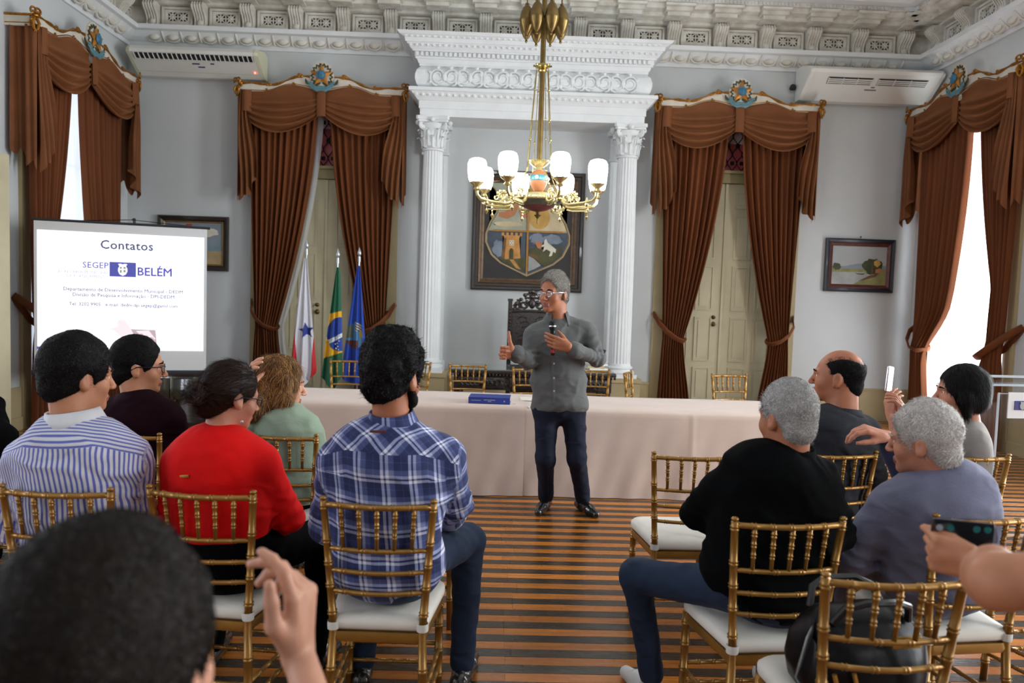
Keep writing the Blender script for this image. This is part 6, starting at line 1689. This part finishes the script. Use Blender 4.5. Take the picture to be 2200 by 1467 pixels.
    if S['cloth'] in ('c_striped', 'c_plaid'):
        q = (V - Cn) @ np.array(Ax, F32); U = q[:, 0] * (1 + 3.5 * q[:, 0] ** 2); vv = q[:, 2] + .75 * np.maximum(0, q[:, 1] + .12) * (q[:, 2] > .02) - S.get('yoke', .1); Z = np.zeros(len(V), F32)
        dt = torso_d(V.astype(F32))
        for sd, (Sh, E_, W_) in arms.items():
            da = np.minimum(d_seg(V, Sh, E_, ua, ua * .86), d_seg(V, E_, W_, ua * .8, ua * .7)); m = da < dt - .012
            ax = np.array((E_ - Sh).normalized(), F32); w = V - _v(Sh); al = w @ ax; pr = w - al[:, None] * ax; e1 = np.array(f, F32); e2 = np.cross(ax, e1)
            U[m] = (.06 * np.arctan2(pr @ e2, -(pr @ e1)))[m]; vv[m] = al[m] - .012; Z[m] = 1
        at_ = me.attributes.new('pat', 'FLOAT_VECTOR', 'POINT'); at_.data.foreach_set('vector', np.stack([U, vv, Z], 1).astype(F32).ravel())
    inst(S.get('garment', 'shirt'), me, root)
    nax = ((H + R @ Vector((0, -.03, -.05)) * hs) - N).normalized()
    if S.get('collar'):
        cm = S['collar']; q = collar_mesh(N - Ov + u * S.get('cz', .0) + f * .004, (nax + u * .6).normalized(), r, f, S.get('gap', 12), S.get('crx', .07), S.get('ch', .05), S.get('cflare', .022), S.get('cdrop', .03), m=cm)
        me = q.mesh('collar', cm, smooth='all')
        if cm in ('c_striped', 'c_plaid'):
            pts = np.array(q.v, F32); at_ = me.attributes.new('pat', 'FLOAT_VECTOR', 'POINT'); qq = (pts + O - Cn) @ np.array(Ax, F32); at_.data.foreach_set('vector', np.stack([.09 * np.arctan2(qq[:, 0], -qq[:, 1] - .0), -np.abs(qq[:, 2]) * 1.0, np.zeros(len(pts), F32)], 1).astype(F32).ravel())
        inst('collar', me, root)
    # ---- trousers and shoes
    if S.get('legs', True):
        tr = Field(); tr.ell(P, (dm['hw'], dm['hd'], .125), Ax, k=.05)
        if not S.get('untucked', True): tr.ell(P + u * .07, (dm['hw'] * .95, dm['hd'] * .95, .1), Ax, k=.05)
        tk = S.get('thigh', .08); F_ = S.get('face', f); F_ = Vector((F_.x, F_.y, 0)).normalized(); rr = Vector((r.x, r.y, 0)).normalized()
        for s, sd in ((-1, 'L'), (1, 'R')):
            hip = P + r * s * dm['hw'] * .5
            kn = PT(S['K' + sd]) if 'K' + sd in S else hip + F_ * .44 + rr * s * S.get('splay', .07) + Vector((0, 0, -.035))
            an = PT(S['A' + sd]) if 'A' + sd in S else Vector((kn.x, kn.y, 0)) + F_ * S.get('foot', -.04) + Vector((0, 0, .1))
            tr.seg(hip, kn, tk, tk * .8, k=.05); tr.seg(kn, an, tk * .78, tk * .6, k=.03)
            fd = S.get('toe' + sd); fd = Vector(fd).normalized() if fd else (F_ + rr * s * .15).normalized(); w = Field(); az = Vector((an.x, an.y, .045))
            w.seg(az - fd * .05, az + fd * .1, .04, .04, k=.02); w.seg(az + fd * .1 + Vector((0, 0, -.008)), az + fd * .2 + Vector((0, 0, -.016)), .04, .028, k=.02); w.seg(az, az + Vector((0, 0, .04)), .04, .04, k=.02)
            w.minus(lambda p: p[:, 2] - F32(.002), .001)
            V, Q = grow(w, .007); inst('shoe', np_mesh('shoe', V - O, Q, S.get('shoe', 'leather_black')), root)
        tr.fold = lambda p: (.006 * noise3((p - O) * F32(9), 3) + .004 * noise3((p - O) * np.array((24, 24, 30), F32), 5)).astype(F32)
        V, Q = grow(tr, .011); inst('trousers', np_mesh('trousers', V - O, Q, S['legs_mat']), root)
    # ---- hair
    if S.get('hair'):
        th = S.get('th', .012); hf = hair_field(S['hair'], th); a_, fr = S.get('hn', (.003, 30)); hf.fold = lambda p: (a_ * noise3(p * F32(fr) + 5, sd_) + a_ * .5 * noise3(p * F32(fr * 2.3), sd_ + 1)).astype(F32)
        V, Q = polygonise(hf, (-.15, -.2, -.22), (.15, .14, .19), S.get('hairres', .0055)); W3 = toW(V)
        fl = {'short': lambda q: q - np.array((0, -.06, .14)), 'bushy': lambda q: q - np.array((0, .0, .1)), 'swept': lambda q: q * .3 + np.array((0, -1, -.35)), 'bald': lambda q: np.tile((0, -.4, -1.), (len(q), 1)),
              'bun': lambda q: (np.array((0, -.14, 0)) - q) * 6, 'bob': lambda q: np.tile((0, -.15, -1.), (len(q), 1)), 'wavy': lambda q: np.tile((0, -.1, -1.), (len(q), 1))}[S['hair']]
        Hl = H - Ov
        sp = S.get('strand', (5000, .022, .0006, .35, .35, 0)); V2, Q2 = strands(W3, Q, int(sp[0] * 1.6), sp[1], sp[2] * 1.5, fl, Hl, R, RNG, sp[3], sp[4], curl=sp[5])
        if S['hair'] == 'bald':
            V5, Q5 = polygonise(hair_field('bald', .0005, True), (-.15, -.2, -.22), (.15, .14, .19), .0065); V5, Q5 = strands(toW(V5), Q5, 3200, .02, .0006, fl, Hl, R, RNG, .05, .3); h5 = len(Q5) // 2; h2 = len(Q2) // 2; V2n = len(V2)
            Q2 = np.concatenate([Q2[:h2], Q5[:h5] + V2n, Q2[h2:], Q5[h5:] + V2n]); V2 = np.concatenate([V2, V5])
        VV, QQ = join_np([(W3, Q), (V2, Q2)]); ns = len(Q2) // 2; rm = RNG.integers(0, 3, ns); hm_ = S['hair_mat']
        inst('hair', np_mesh('hair', VV, QQ, [hm_, hm_ + '_strand', hm_ + '_deep'], np.concatenate([np.zeros(len(Q), int), rm, rm])), root)
    if S.get('beard'):
        b = Field(); b.ell((0, .036, -.075), (.06, .056, .05), k=.03); b.ell((0, .072, -.106), (.03, .026, .026), k=.03); b.seg((-.066, .0, -.045), (-.06, .03, -.085), .016, k=.03); b.seg((.066, .0, -.045), (.06, .03, -.085), .016, k=.03)
        b.minus(lambda p: d_ell(p, (0, .115, -.055), (.045, .05, .04)), .01); b.minus(lambda p: -(p[:, 2] + F32(.045)), .006)
        b.fold = lambda p: (.003 * noise3(p * F32(70), 2)).astype(F32)
        V, Q = polygonise(b, (-.1, -.04, -.16), (.1, .13, -.02), .005); W3 = toW(V); V2, Q2 = strands(W3, Q, 2500, .012, .0006, lambda q: np.tile((0, .1, -1.), (len(q), 1)), H - Ov, R, RNG, .5, .5)
        VV, QQ = join_np([(W3, Q), (V2, Q2)]); inst('beard', np_mesh('beard', VV, QQ, S['hair_mat']), root)
    # ---- face details
    Mh = Matrix.Translation(H - Ov) @ (R.to_4x4() @ Matrix.Diagonal((hs, hs, hs, 1)))
    if S.get('eyes'):
        for s in (-1, 1):
            q = MB(); q.sphere((s * .0305, .0762, -.004), .0118, 12, 8); e = q.build('eye', 'eye_white', root); e.matrix_local = Mh
            q = MB(); q.sphere((s * .0305, .0828, -.004), .006, 8, 6); q.build('iris', 'iris', e)
            q = MB(); q.tube([(s * .014, .1, .017), (s * .03, .1, .022), (s * .048, .084, .017)], [.003, .0045, .002], 6, flat=.6); b_ = q.build('eyebrow', S.get('brow', S.get('hair_mat', 'hair_dark')), root); b_.matrix_local = Mh
    g = S.get('glasses')
    if g:
        gm = g; q = MB()
        for s in (-1, 1):
            rim = [(s * (.034 + .024 * math.copysign(abs(math.cos(a)) ** .7, math.cos(a))), .108 - .012 * abs(math.cos(a)) * (1 if s * math.cos(a) > 0 else .1), -.006 + .0165 * math.copysign(abs(math.sin(a)) ** .8, math.sin(a))) for a in LS(0, 2 * math.pi, 21)[:-1]]
            q.tube(rim, .0022 if gm == 'specs_black' else .0014, 6, closed=True); q.tube([(s * .058, .097, .002), (s * .08, .05, .004), (s * .086, -.005, .002), (s * .083, -.03, -.014)], .0024, 6)
        q.tube([(-.011, .108, .0), (0, .111, .002), (.011, .108, 0)], .002, 6); gl = q.build('glasses', gm, root); gl.matrix_local = Mh
        for s in (-1, 1):
            q = MB(); q.add([(s * (.034 + .0225 * math.copysign(abs(math.cos(a)) ** .7, math.cos(a))), .1075 - .011 * abs(math.cos(a)) * (1 if s * math.cos(a) > 0 else .1), -.006 + .0155 * math.copysign(abs(math.sin(a)) ** .8, math.sin(a))) for a in LS(0, 2 * math.pi, 21)[:-1]], [tuple(range(20))]); q.build('lens', 'lens', gl)
    S['root'] = root; S['o'] = Ov; S['Mh'] = Mh
    return root
def seat_point(c, fwd=-.06, z=.605):
    a = c.rotation_euler.z; v = RZ(a) @ Vector((0, fwd, 0)); return Vector((c.location.x + v.x, c.location.y + v.y, z))

# ------------------------------------------------------------------ the audience
person(dict(label='bearded dark haired man in a blue plaid shirt seated on a gold chair', H=(846, 806, 2.66), hs=1.08, yaw=-24, pitch=-3, N=(842, 912, 2.66), SL=(722, 992, 2.68), SR=(960, 985, 2.66), P=seat_point(CHAIR['plaid'], -.05, .61),
    EL=(704, 1130, 2.72), WL=(800, 1150, 3.05), ER=(982, 1082, 2.8), WR=(950, 1128, 3.08), handR=((-.4, .8, -.3), (-.2, 0, -1), (-1, 0, 0), (25, 28, 30, 35), ((.8, .6, .2),)), cuff=.45, rolled=True, ua=.062,
    dim=dict(cw=.215, cd=.135, bw=.2, bd=.145, hw=.2, hd=.155), sr=.066, skin='skin_warm', cloth='c_plaid', collar='c_plaid', ch=.052, crx=.074, yoke=.115, legs_mat='c_jeans', hair='bushy', th=.02, hair_mat='hair_black', hn=(.011, 24), strand=(8000, .032, .0008, .75, .8, .5), beard=True, KL=V3(-.50, 3.13, .57), splay=.17, foot=-.12, seed=3, thigh=.085))
rt = bpy.data.objects['person']
person(dict(label='black haired man in a blue and white striped shirt with white collar', H=(168, 806, 2.72), hs=1.08, yaw=-40, pitch=-4, N=(160, 912, 2.7), SL=(50, 990, 2.72), SR=(282, 985, 2.72), P=seat_point(CHAIR['striped'], -.05, .61),
    EL=(22, 1130, 2.76), WL=(110, 1150, 3.05), ER=(298, 1115, 2.78), WR=(255, 1160, 3.08), cuff=.9, dim=dict(cw=.215, cd=.14, bw=.205, bd=.155, hw=.2, hd=.155), sr=.068, ua=.066, neck=.062, skin='skin_tan', cloth='c_striped', collar='c_white', ch=.056, crx=.082, yoke=.125, legs_mat='c_trouser_black', hair='short', th=.017, hair_mat='hair_black', hn=(.003, 30), strand=(6500, .022, .0006, .25, .3, 0), seed=5, jaw=1.1, eyes=True))
person(dict(label='woman in a bright red blouse with a dark bun and black glasses', H=(497, 850, 2.78), hs=.98, yaw=-42, pitch=-12, N=(468, 936, 2.74), SL=(384, 995, 2.78), SR=(566, 998, 2.74), P=seat_point(CHAIR['red'], -.05, .6),
    EL=(366, 1120, 2.82), WL=(430, 1160, 3.08), ER=(622, 1112, 2.82), WR=(560, 1170, 3.1), cuff=.7, dim=dict(cw=.185, cd=.125, bw=.18, bd=.135, hw=.195, hd=.155), sr=.06, ua=.058, neck=.05, skin='skin_rosy', cloth='c_red', collar='c_red', ch=.03, crx=.07, garment='blouse', hem=None, untucked=False, legs_mat='c_trouser_black', hair='bun', th=.008, hair_mat='hair_brown', hn=(.0025, 26), strand=(6000, .05, .0006, .04, .12, .05), glasses='specs_black', seed=8, thigh=.09, splay=.13, foot=-.1, eyes=True, fold=.006))
red = [o for o in bpy.data.objects if o.get('label', '').startswith('woman in a bright red')][0]
person(dict(label='woman with wavy blond brown hair in a mint green blouse', H=(603, 826, 3.85), hs=1.1, yaw=-66, pitch=-4, N=(604, 902, 3.8), SL=(546, 925, 3.84), SR=(668, 925, 3.78), P=seat_point(CHAIR['green'], -.05, .6),
    EL=(505, 930, 3.72), WL=(527, 842, 3.66), handL=((.1, .0, 1), (1, .1, 0), (0, 1, 0), (18, 22, 26, 30), ((.7, .5, .6),), 1.1), ER=(690, 1000, 3.84), WR=(640, 1050, 4.1), cuff=.6, dim=dict(cw=.175, cd=.12, bw=.175, bd=.13, hw=.19, hd=.15), sr=.056, ua=.056, neck=.05, skin='skin_pale', cloth='c_mint', garment='blouse', legs_mat='c_trouser_black', hair='wavy', th=.016, hair_mat='hair_blond', hn=(.005, 20), strand=(9000, .07, .0009, .1, .22, .14), seed=9, eyes=True))
person(dict(label='man in a dark maroon shirt wearing black rimmed glasses', H=(298, 786, 3.76), hs=1.1, yaw=-66, pitch=-3, N=(296, 866, 3.72), SL=(226, 898, 3.78), SR=(368, 900, 3.7), P=seat_point(CHAIR['maroon'], -.05, .6),
    EL=(212, 985, 3.8), WL=(270, 1010, 4.1), ER=(388, 985, 3.78), WR=(350, 1020, 4.1), dim=dict(cw=.2, cd=.13, bw=.19, bd=.14, hw=.19, hd=.15), sr=.062, ua=.06, skin='skin_tan', cloth='c_maroon', collar='c_maroon', ch=.045, crx=.075, legs_mat='c_trouser_black', hair='short', th=.012, hair_mat='hair_black', strand=(6000, .02, .0006, .5, .3, 0), glasses='specs_black', seed=11, eyes=True))
person(dict(label='grey haired man in a black shirt and blue jeans with folded arms', H=(1690, 895, 2.6), hs=1.0, yaw=24, pitch=-4, N=(1697, 985, 2.6), SL=(1552, 1048, 2.64), SR=(1766, 1040, 2.62), P=seat_point(CHAIR['black'], -.05, .61),
    EL=(1500, 1100, 2.72), WL=(1625, 1115, 2.96), ER=(1800, 1140, 2.62), WR=(1690, 1125, 2.95), dim=dict(cw=.215, cd=.14, bw=.215, bd=.16, hw=.205, hd=.16), sr=.066, ua=.064, neck=.06, skin='skin_warm', cloth='c_black', collar='c_black', ch=.05, crx=.076, legs_mat='c_jeans', hair='short', th=.009, hair_mat='hair_grey', hn=(.0025, 30), strand=(8000, .026, .0007, .35, .18, .05), seed=13, KL=atz(1368, 1238, .53), AL=atz(1400, 1448, .12), shoe='leather_white', thigh=.082, eyes=True, toeL=(-.35, 1, 0)))
person(dict(label='balding man in a dark grey suit looking towards the speaker', H=(1800, 808, 3.74), hs=1.12, yaw=56, pitch=2, N=(1812, 892, 3.7), SL=(1742, 925, 3.7), SR=(1862, 925, 3.74), P=seat_point(CHAIR['bald'], -.05, .6),
    EL=(1728, 1010, 3.78), WL=(1770, 1040, 4.1), ER=(1880, 1020, 3.8), WR=(1830, 1050, 4.1), dim=dict(cw=.2, cd=.135, bw=.2, bd=.15, hw=.2, hd=.155), sr=.066, ua=.062, neck=.062, skin='skin_warm', cloth='c_charcoal', collar='c_charcoal', garment='jacket', ch=.035, crx=.078, legs_mat='c_charcoal', hair='bald', th=.004, hair_mat='hair_black', strand=(4500, .016, .0006, .2, .3, 0), seed=15, eyes=True))
person(dict(label='silver haired man in a light grey suit jacket raising one hand', H=(1984, 944, 2.66), hs=1.06, yaw=46, pitch=-6, roll=-4, N=(2014, 1034, 2.66), SL=(1903, 1088, 2.7), SR=(2104, 1078, 2.72), P=seat_point(CHAIR['grey'], -.05, .61),
    EL=(1836, 1200, 2.74), WL=(1900, 1240, 3.02), ER=(1968, 1085, 2.98), WR=(1905, 938, 2.96), handR=((-1, .1, .32), (-.1, .2, -1), (0, -1, .1), (30, 34, 38, 44), ((.8, .35, .5), (.9, .2, .4)), 1.05), cuffL=.92, cuffR=.02, dim=dict(cw=.205, cd=.14, bw=.2, bd=.155, hw=.2, hd=.16), sr=.066, ua=.064, neck=.058, skin='skin_rosy', cloth='c_suit', collar='c_suit', garment='jacket', ch=.03, crx=.078, legs_mat='c_suit', hair='short', th=.010, hair_mat='hair_silver', hn=(.004, 24), strand=(8000, .03, .0007, .06, .14, .03), seed=17, eyes=True))
gm_root = [o for o in bpy.data.objects if o.get('label', '').startswith('silver haired')][0]
E_, W_ = at(1968, 1085, 2.98), at(1905, 938, 2.96); sl_ = Field(); sl_.seg(E_, E_.lerp(W_, .93), .05, .04, k=.02); sl_.fold = lambda p: (.005 * noise3(p * F32(26), 4)).astype(F32)
V, Q = grow(sl_, .007); inst('shirt_sleeve', np_mesh('shirt_sleeve', V - np.array(gm_root.location, F32), Q, 'c_dark_blue'), gm_root)
person(dict(label='woman with a short black bob in a grey knit top photographing', H=(2064, 842, 3.78), hs=1.06, yaw=72, pitch=0, N=(2088, 920, 3.74), SL=(2036, 962, 3.86), SR=(2100, 958, 3.64), P=seat_point(CHAIR['woman'], -.05, .6),
    EL=(1935, 985, 4.02), WL=(1917, 898, 4.08), handL=((-.12, .1, 1), (1, .3, 0), (.2, 1, 0), (20, 26, 30, 34), ((.8, .3, .4),), 1.05), ER=(2000, 1010, 3.85), WR=(1940, 905, 4.0), handR=((-.1, .15, 1), (-.6, .5, 0), (.2, 1, .1), (22, 30, 34, 38), ((.8, .4, .4),), 1.05), bare=1, capsleeve=True, sleeve='cap', arm=.82, dim=dict(cw=.165, cd=.11, bw=.16, bd=.125, hw=.18, hd=.15), sr=.05, ua=.05, neck=.046, skin='skin_rosy', cloth='c_knit', garment='top', legs_mat='c_trouser_black', hair='bob', th=.014, hair_mat='hair_black', hn=(.002, 20), strand=(6500, .05, .0007, .04, .12, .03), seed=19, face=V3(-.6, .8, 0), eyes=True, fold=.004))
person(dict(label='dark haired man with one raised hand, close behind the striped shirt', H=(235, 1440, .76), hs=1.14, yaw=-6, pitch=4, N=(238, 1850, .72), SL=(-150, 2120, .74), SR=(630, 2120, .74), P=seat_point(CHAIR['frontman'], -.2, .6),
    ER=(760, 1800, .98), WR=(640, 1400, 1.22), handR=((.02, .1, 1), (-1, .15, 0), (-.15, -1, 0), (22, 38, 50, 56), ((.75, .7, .25), (1, .18, .1)), 1.15), hres=.0046, cuff=.3, EL=(-180, 2500, .8), WL=(0, 2300, 1.0), dim=dict(cw=.2, cd=.13, bw=.19, bd=.15, hw=.2, hd=.16), skin='skin_pale', cloth='c_foreground', collar='c_foreground', legs_mat='c_trouser_black', hair='short', th=.016, hair_mat='hair_dark', strand=(9000, .022, .0006, .35, .35, .05), seed=23))
person(dict(label='bare armed person in dark trousers holding a phone, mostly out of sight', H=(2560, 760, 1.15), hs=1.05, yaw=30, N=(2560, 1010, 1.12), SL=(2480, 1240, 1.12), SR=(2760, 1160, 1.05), P=seat_point(CHAIR['photo'], .0, .6),
    EL=(2146, 1250, 1.24), WL=(2105, 1218, 1.5), handL=((-.75, .6, .12), (.55, .6, .1), (.1, -.2, .9), (55, 66, 70, 70), ((.95, .25, .35), (1, 0, .3)), 1.0), ER=(2700, 1500, 1.2), WR=(2400, 1350, 1.45), bare=1, capsleeve=True, sleeve='cap', arm=1.0, dim=dict(cw=.18, cd=.12), skin='skin_tan', cloth='c_dark_blue', legs_mat='c_navy', hair='short', hair_mat='hair_dark', seed=29, hres=.006, cres=.013, strand=(2000, .02, .0006, .3, .3, 0)))
person(dict(label='person in black seated next to the maroon shirt, only a shoulder showing', H=(-180, 830, 3.9), hs=1.05, yaw=-50, N=(-160, 940, 3.86), SL=(-220, 985, 3.9), SR=(-62, 988, 3.86), P=seat_point(CHAIR['edge'], -.05, .6),
    EL=(-230, 1070, 3.95), WL=(-170, 1100, 4.2), ER=(-42, 1080, 3.92), WR=(-90, 1110, 4.2), skin='skin_tan', cloth='c_black', collar='c_black', legs_mat='c_trouser_black', hair='short', hair_mat='hair_black', seed=31, hres=.009, cres=.013, strand=(1500, .02, .0006, .3, .3, 0)))

# ------------------------------------------------------------------ the speaker
FL, FR = atz(1172, 1096, .0), atz(1252, 1100, 0)
SP = dict(label='standing speaker in a grey shirt and dark jeans holding a microphone', H=(1190, 629, 5.46), hs=1.14, yaw=141, pitch=-2, roll=0, N=(1197, 684, 5.5), SL=(1262, 712, 5.5), SR=(1143, 720, 5.46), P=at(1202, 872, 5.5),
    ER=(1136, 778, 5.42), WR=(1106, 757, 5.2), handR=((-.75, -.3, .0), (.75, -.55, 0), (0, 0, 1), (62, 66, 50, 50), ((.35, 1, -.1), (.1, 1, -.1)), 1.15), EL=(1284, 772, 5.42), WL=(1221, 746, 5.2), handL=((-1, -.02, .32), (.0, 1, .1), (0, .3, 1), (12, 22, 26, 30), ((.7, .6, .5), (.6, .3, .7)), 1.12), cuffR=.8, cuffL=.74, rolled=True,
    dim=dict(cw=.2, cd=.13, bw=.21, bd=.15, hw=.205, hd=.15), sr=.062, ua=.062, neck=.06, skin='skin_warm', cloth='c_grey_shirt', collar='c_grey_shirt', gap=38, ch=.05, crx=.074, legs_mat='c_navy', hair='swept', th=.012, hair_mat='hair_salt', hn=(.005, 34), strand=(8000, .03, .0009, .3, .3, 0), cflare=.034, cdrop=.06, glasses='steel', eyes=True, brow='hair_dark', seed=37, hres=.0042, cres=.008, untucked=True,
    KR=at(1172, 985, 5.42), AR=FL + V3(0, .03, .1), KL=at(1240, 985, 5.42), AL=FR + V3(0, .03, .1), toeR=(-.35, -1, 0), toeL=(.45, -1, 0), thigh=.09, hem=at(1202, 880, 5.5).z)
person(SP); sp_root = SP['root']; so = SP['o']
# button band, buttons, pocket flap follow the shirt front
def front(px, py): return at(px, py, 5.29) - so
shirt = [c for c in sp_root.children if c.name.startswith('shirt')][0]
from mathutils.bvhtree import BVHTree
bv = BVHTree.FromPolygons([v.co[:] for v in shirt.data.vertices], [p.vertices[:] for p in shirt.data.polygons])
def on_shirt(px, py, off=.003):
    o_ = Vector((0, 0, CAM_H)) - so; d = _ray(px, py).normalized(); h = bv.ray_cast(o_, d); return (h[0] + h[1] * off) if h[0] is not None else front(px, py)
for i, y in enumerate((781, 812, 840)):
    q = MB(); q.lathe([(.0075, 0), (.0075, .003), (.005, .004)], on_shirt(1190, y, .001), 10, RX(math.pi / 2)); q.build('button', 'foil', sp_root)
q = MB(); q.tube([on_shirt(1188 + .01 * (y - 700), y, .0) for y in range(700, 872, 8)], .014, 6, flat=.15, up=(1, 0, 0)); q.build('button_band', 'c_grey_shirt', sp_root)
q = MB(); q.grid([[on_shirt(x, y + (3 if 1 < i < 4 and j == 3 else 0), .004) for i, x in enumerate((1211, 1217, 1223, 1229, 1235, 1241, 1246))] for j, y in enumerate((718, 721, 724, 727))]); q.build('pocket_flap', 'c_grey_shirt', sp_root)
# wrist watch
Wl, El = PT(SP['WL']), PT(SP['EL']); ax = (El - Wl).normalized(); wc = Wl.lerp(El, .12) - so
M_ = ax.to_track_quat('Z', 'Y').to_matrix(); q = MB(); q.tube([wc + M_ @ V3(.036 * math.cos(a), .036 * math.sin(a), 0) for a in LS(0, 2 * math.pi, 19)[:-1]], .009, 6, closed=True, flat=.35, up=tuple(ax)); wt_ = q.build('watch', 'steel', sp_root)
cd = (Vector((0, 0, CAM_H)) - Wl).normalized(); cd = (cd - ax * cd.dot(ax)).normalized(); Mw = cd.to_track_quat('Z', 'Y').to_matrix()
q = MB(); q.lathe([(.021, 0), (.021, .008), (.017, .01)], wc + cd * .034, 16, Mw); q.build('watch_case', 'steel', wt_); q = MB(); q.lathe([(.0165, 0), (.0165, .0015)], wc + cd * .0445, 16, Mw); q.build('watch_dial', 'specs_black', wt_)
tl = SP['tipsL'][0]
# microphone in the hand
m0, m1 = at(1188, 764, 5.235), at(1187, 690, 5.24); mc = thing('microphone', 'black handheld wireless microphone with red band', 'microphone', m0)
d_ = m1 - m0; Lm = d_.length; Mm = d_.normalized().to_track_quat('Z', 'Y').to_matrix()
q = MB(); q.lathe([(.011, 0), (.014, .01), (.0145, .06), (.017, Lm * .7), (.02, Lm - .06)], (0, 0, 0), 16, Mm); q.build('handle', 'specs_black', mc)
q = MB(); q.lathe([(.021, Lm - .062), (.0255, Lm - .045), (.027, Lm - .025), (.023, Lm - .006), (.012, Lm + .004)], (0, 0, 0), 16, Mm); q.build('grille', 'iron', mc)
q = MB(); q.lathe([(.0275, Lm - .04), (.0285, Lm - .035), (.0275, Lm - .03)], (0, 0, 0), 16, Mm); q.build('grille_ring', 'steel', mc)
mat('led_blue', (.1, .1, 1), .3, emit=(.15, .15, 1), estr=6); mat('mic_red', srgb(190, 24, 30), .4)
q = MB(); q.lathe([(.0152, .02), (.0152, .045)], (0, 0, 0), 16, Mm); q.build('band', 'mic_red', mc); q = MB(); q.sphere(Mm @ V3(0, 0, .055) + cd * .016, .004, 8, 6); q.build('indicator_light', 'led_blue', mc)
# phones
mat('phone_black', (.01, .012, .014), .12, coat=.6); mat('phone_glass', srgb(150, 160, 176), .1); mat('lens_teal', srgb(30, 110, 110), .1)
pc = at(1911, 814, 4.07); ph = thing('smartphone', 'thin smartphone held upright by the woman with the bob', 'phone', pc, math.radians(38))
q = MB(); q.bevbox((0, 0, 0), (.07, .009, .14), .003, RY(.12)); q.build('body', 'steel', ph); q = MB(); q.box((0, -.0052, 0), (.062, .001, .125), RY(.12)); q.build('display', 'phone_glass', ph, smooth=False)
pc = at(2066, 1152, 1.56); ph = thing('smartphone', 'black smartphone with camera lenses held by the bare arm', 'phone', pc, math.radians(-6))
q = MB(); q.bevbox((0, 0, 0), (.13, .009, .07), .004, RY(.05)); b_ = q.build('body', 'phone_black', ph)
for x, m in ((-.055, 'phone_glass'), (-.03, 'lens_teal'), (.03, 'lens_teal'), (.055, 'lens_teal')):
    q = MB(); q.lathe([(.007, 0), (.007, .002), (.0055, .0025)], (x * .9, -.0045, .018), 12, RX(math.pi / 2)); q.build('camera_lens', m, b_)
# small clothing details
rr_ = bpy.data.objects
q = MB(); q.bevbox((0, 0, 0), (.032, .004, .009), .001); o = q.build('brooch_bar', 'buckle', red); o.location = at(396, 1023, 2.61) - red.location; o.rotation_euler = (0, -.1, -.1)
q = MB(); q.sphere((0, 0, 0), .0055, 8, 6); o = q.build('earring', 'pole_silver', red); o.location = at(520, 906, 2.68) - red.location
pl = [o for o in bpy.data.objects if o.get('label', '').startswith('bearded dark')][0]
q = MB(); q.bevbox((0, 0, 0), (.055, .004, .009), .001); o = q.build('leather_tab', 'frame_red', pl); o.location = at(812, 927, 2.53) - pl.location
wm_ = [o for o in bpy.data.objects if o.get('label', '').startswith('woman with a short black')][0]
top_ = [c for c in wm_.children if c.name.startswith('top')][0]; wo = wm_.location
bw_ = BVHTree.FromPolygons([v.co[:] for v in top_.data.vertices], [p.vertices[:] for p in top_.data.polygons])
def on_top(px, py, off=.003):
    h = bw_.ray_cast(Vector((0, 0, CAM_H)) - wo, _ray(px, py).normalized()); return (h[0] + h[1] * off) if h[0] is not None else None
pts = [on_top(2086 + (i % 2) * 6, 928 + i * 5) for i in range(7)]; pts = [p for p in pts if p is not None]
if len(pts) > 2: q = MB(); q.tube(pts, .003, 5); q.build('neck_lacing', 'specs_black', wm_)
pts = [on_top(x, 914 + abs(x - 2088) * -.18 + 4) for x in range(2064, 2112, 5)]; pts = [p for p in pts if p is not None]
if len(pts) > 2: q = MB(); q.tube(pts, .0035, 5); q.build('neck_trim', 'specs_black', wm_)
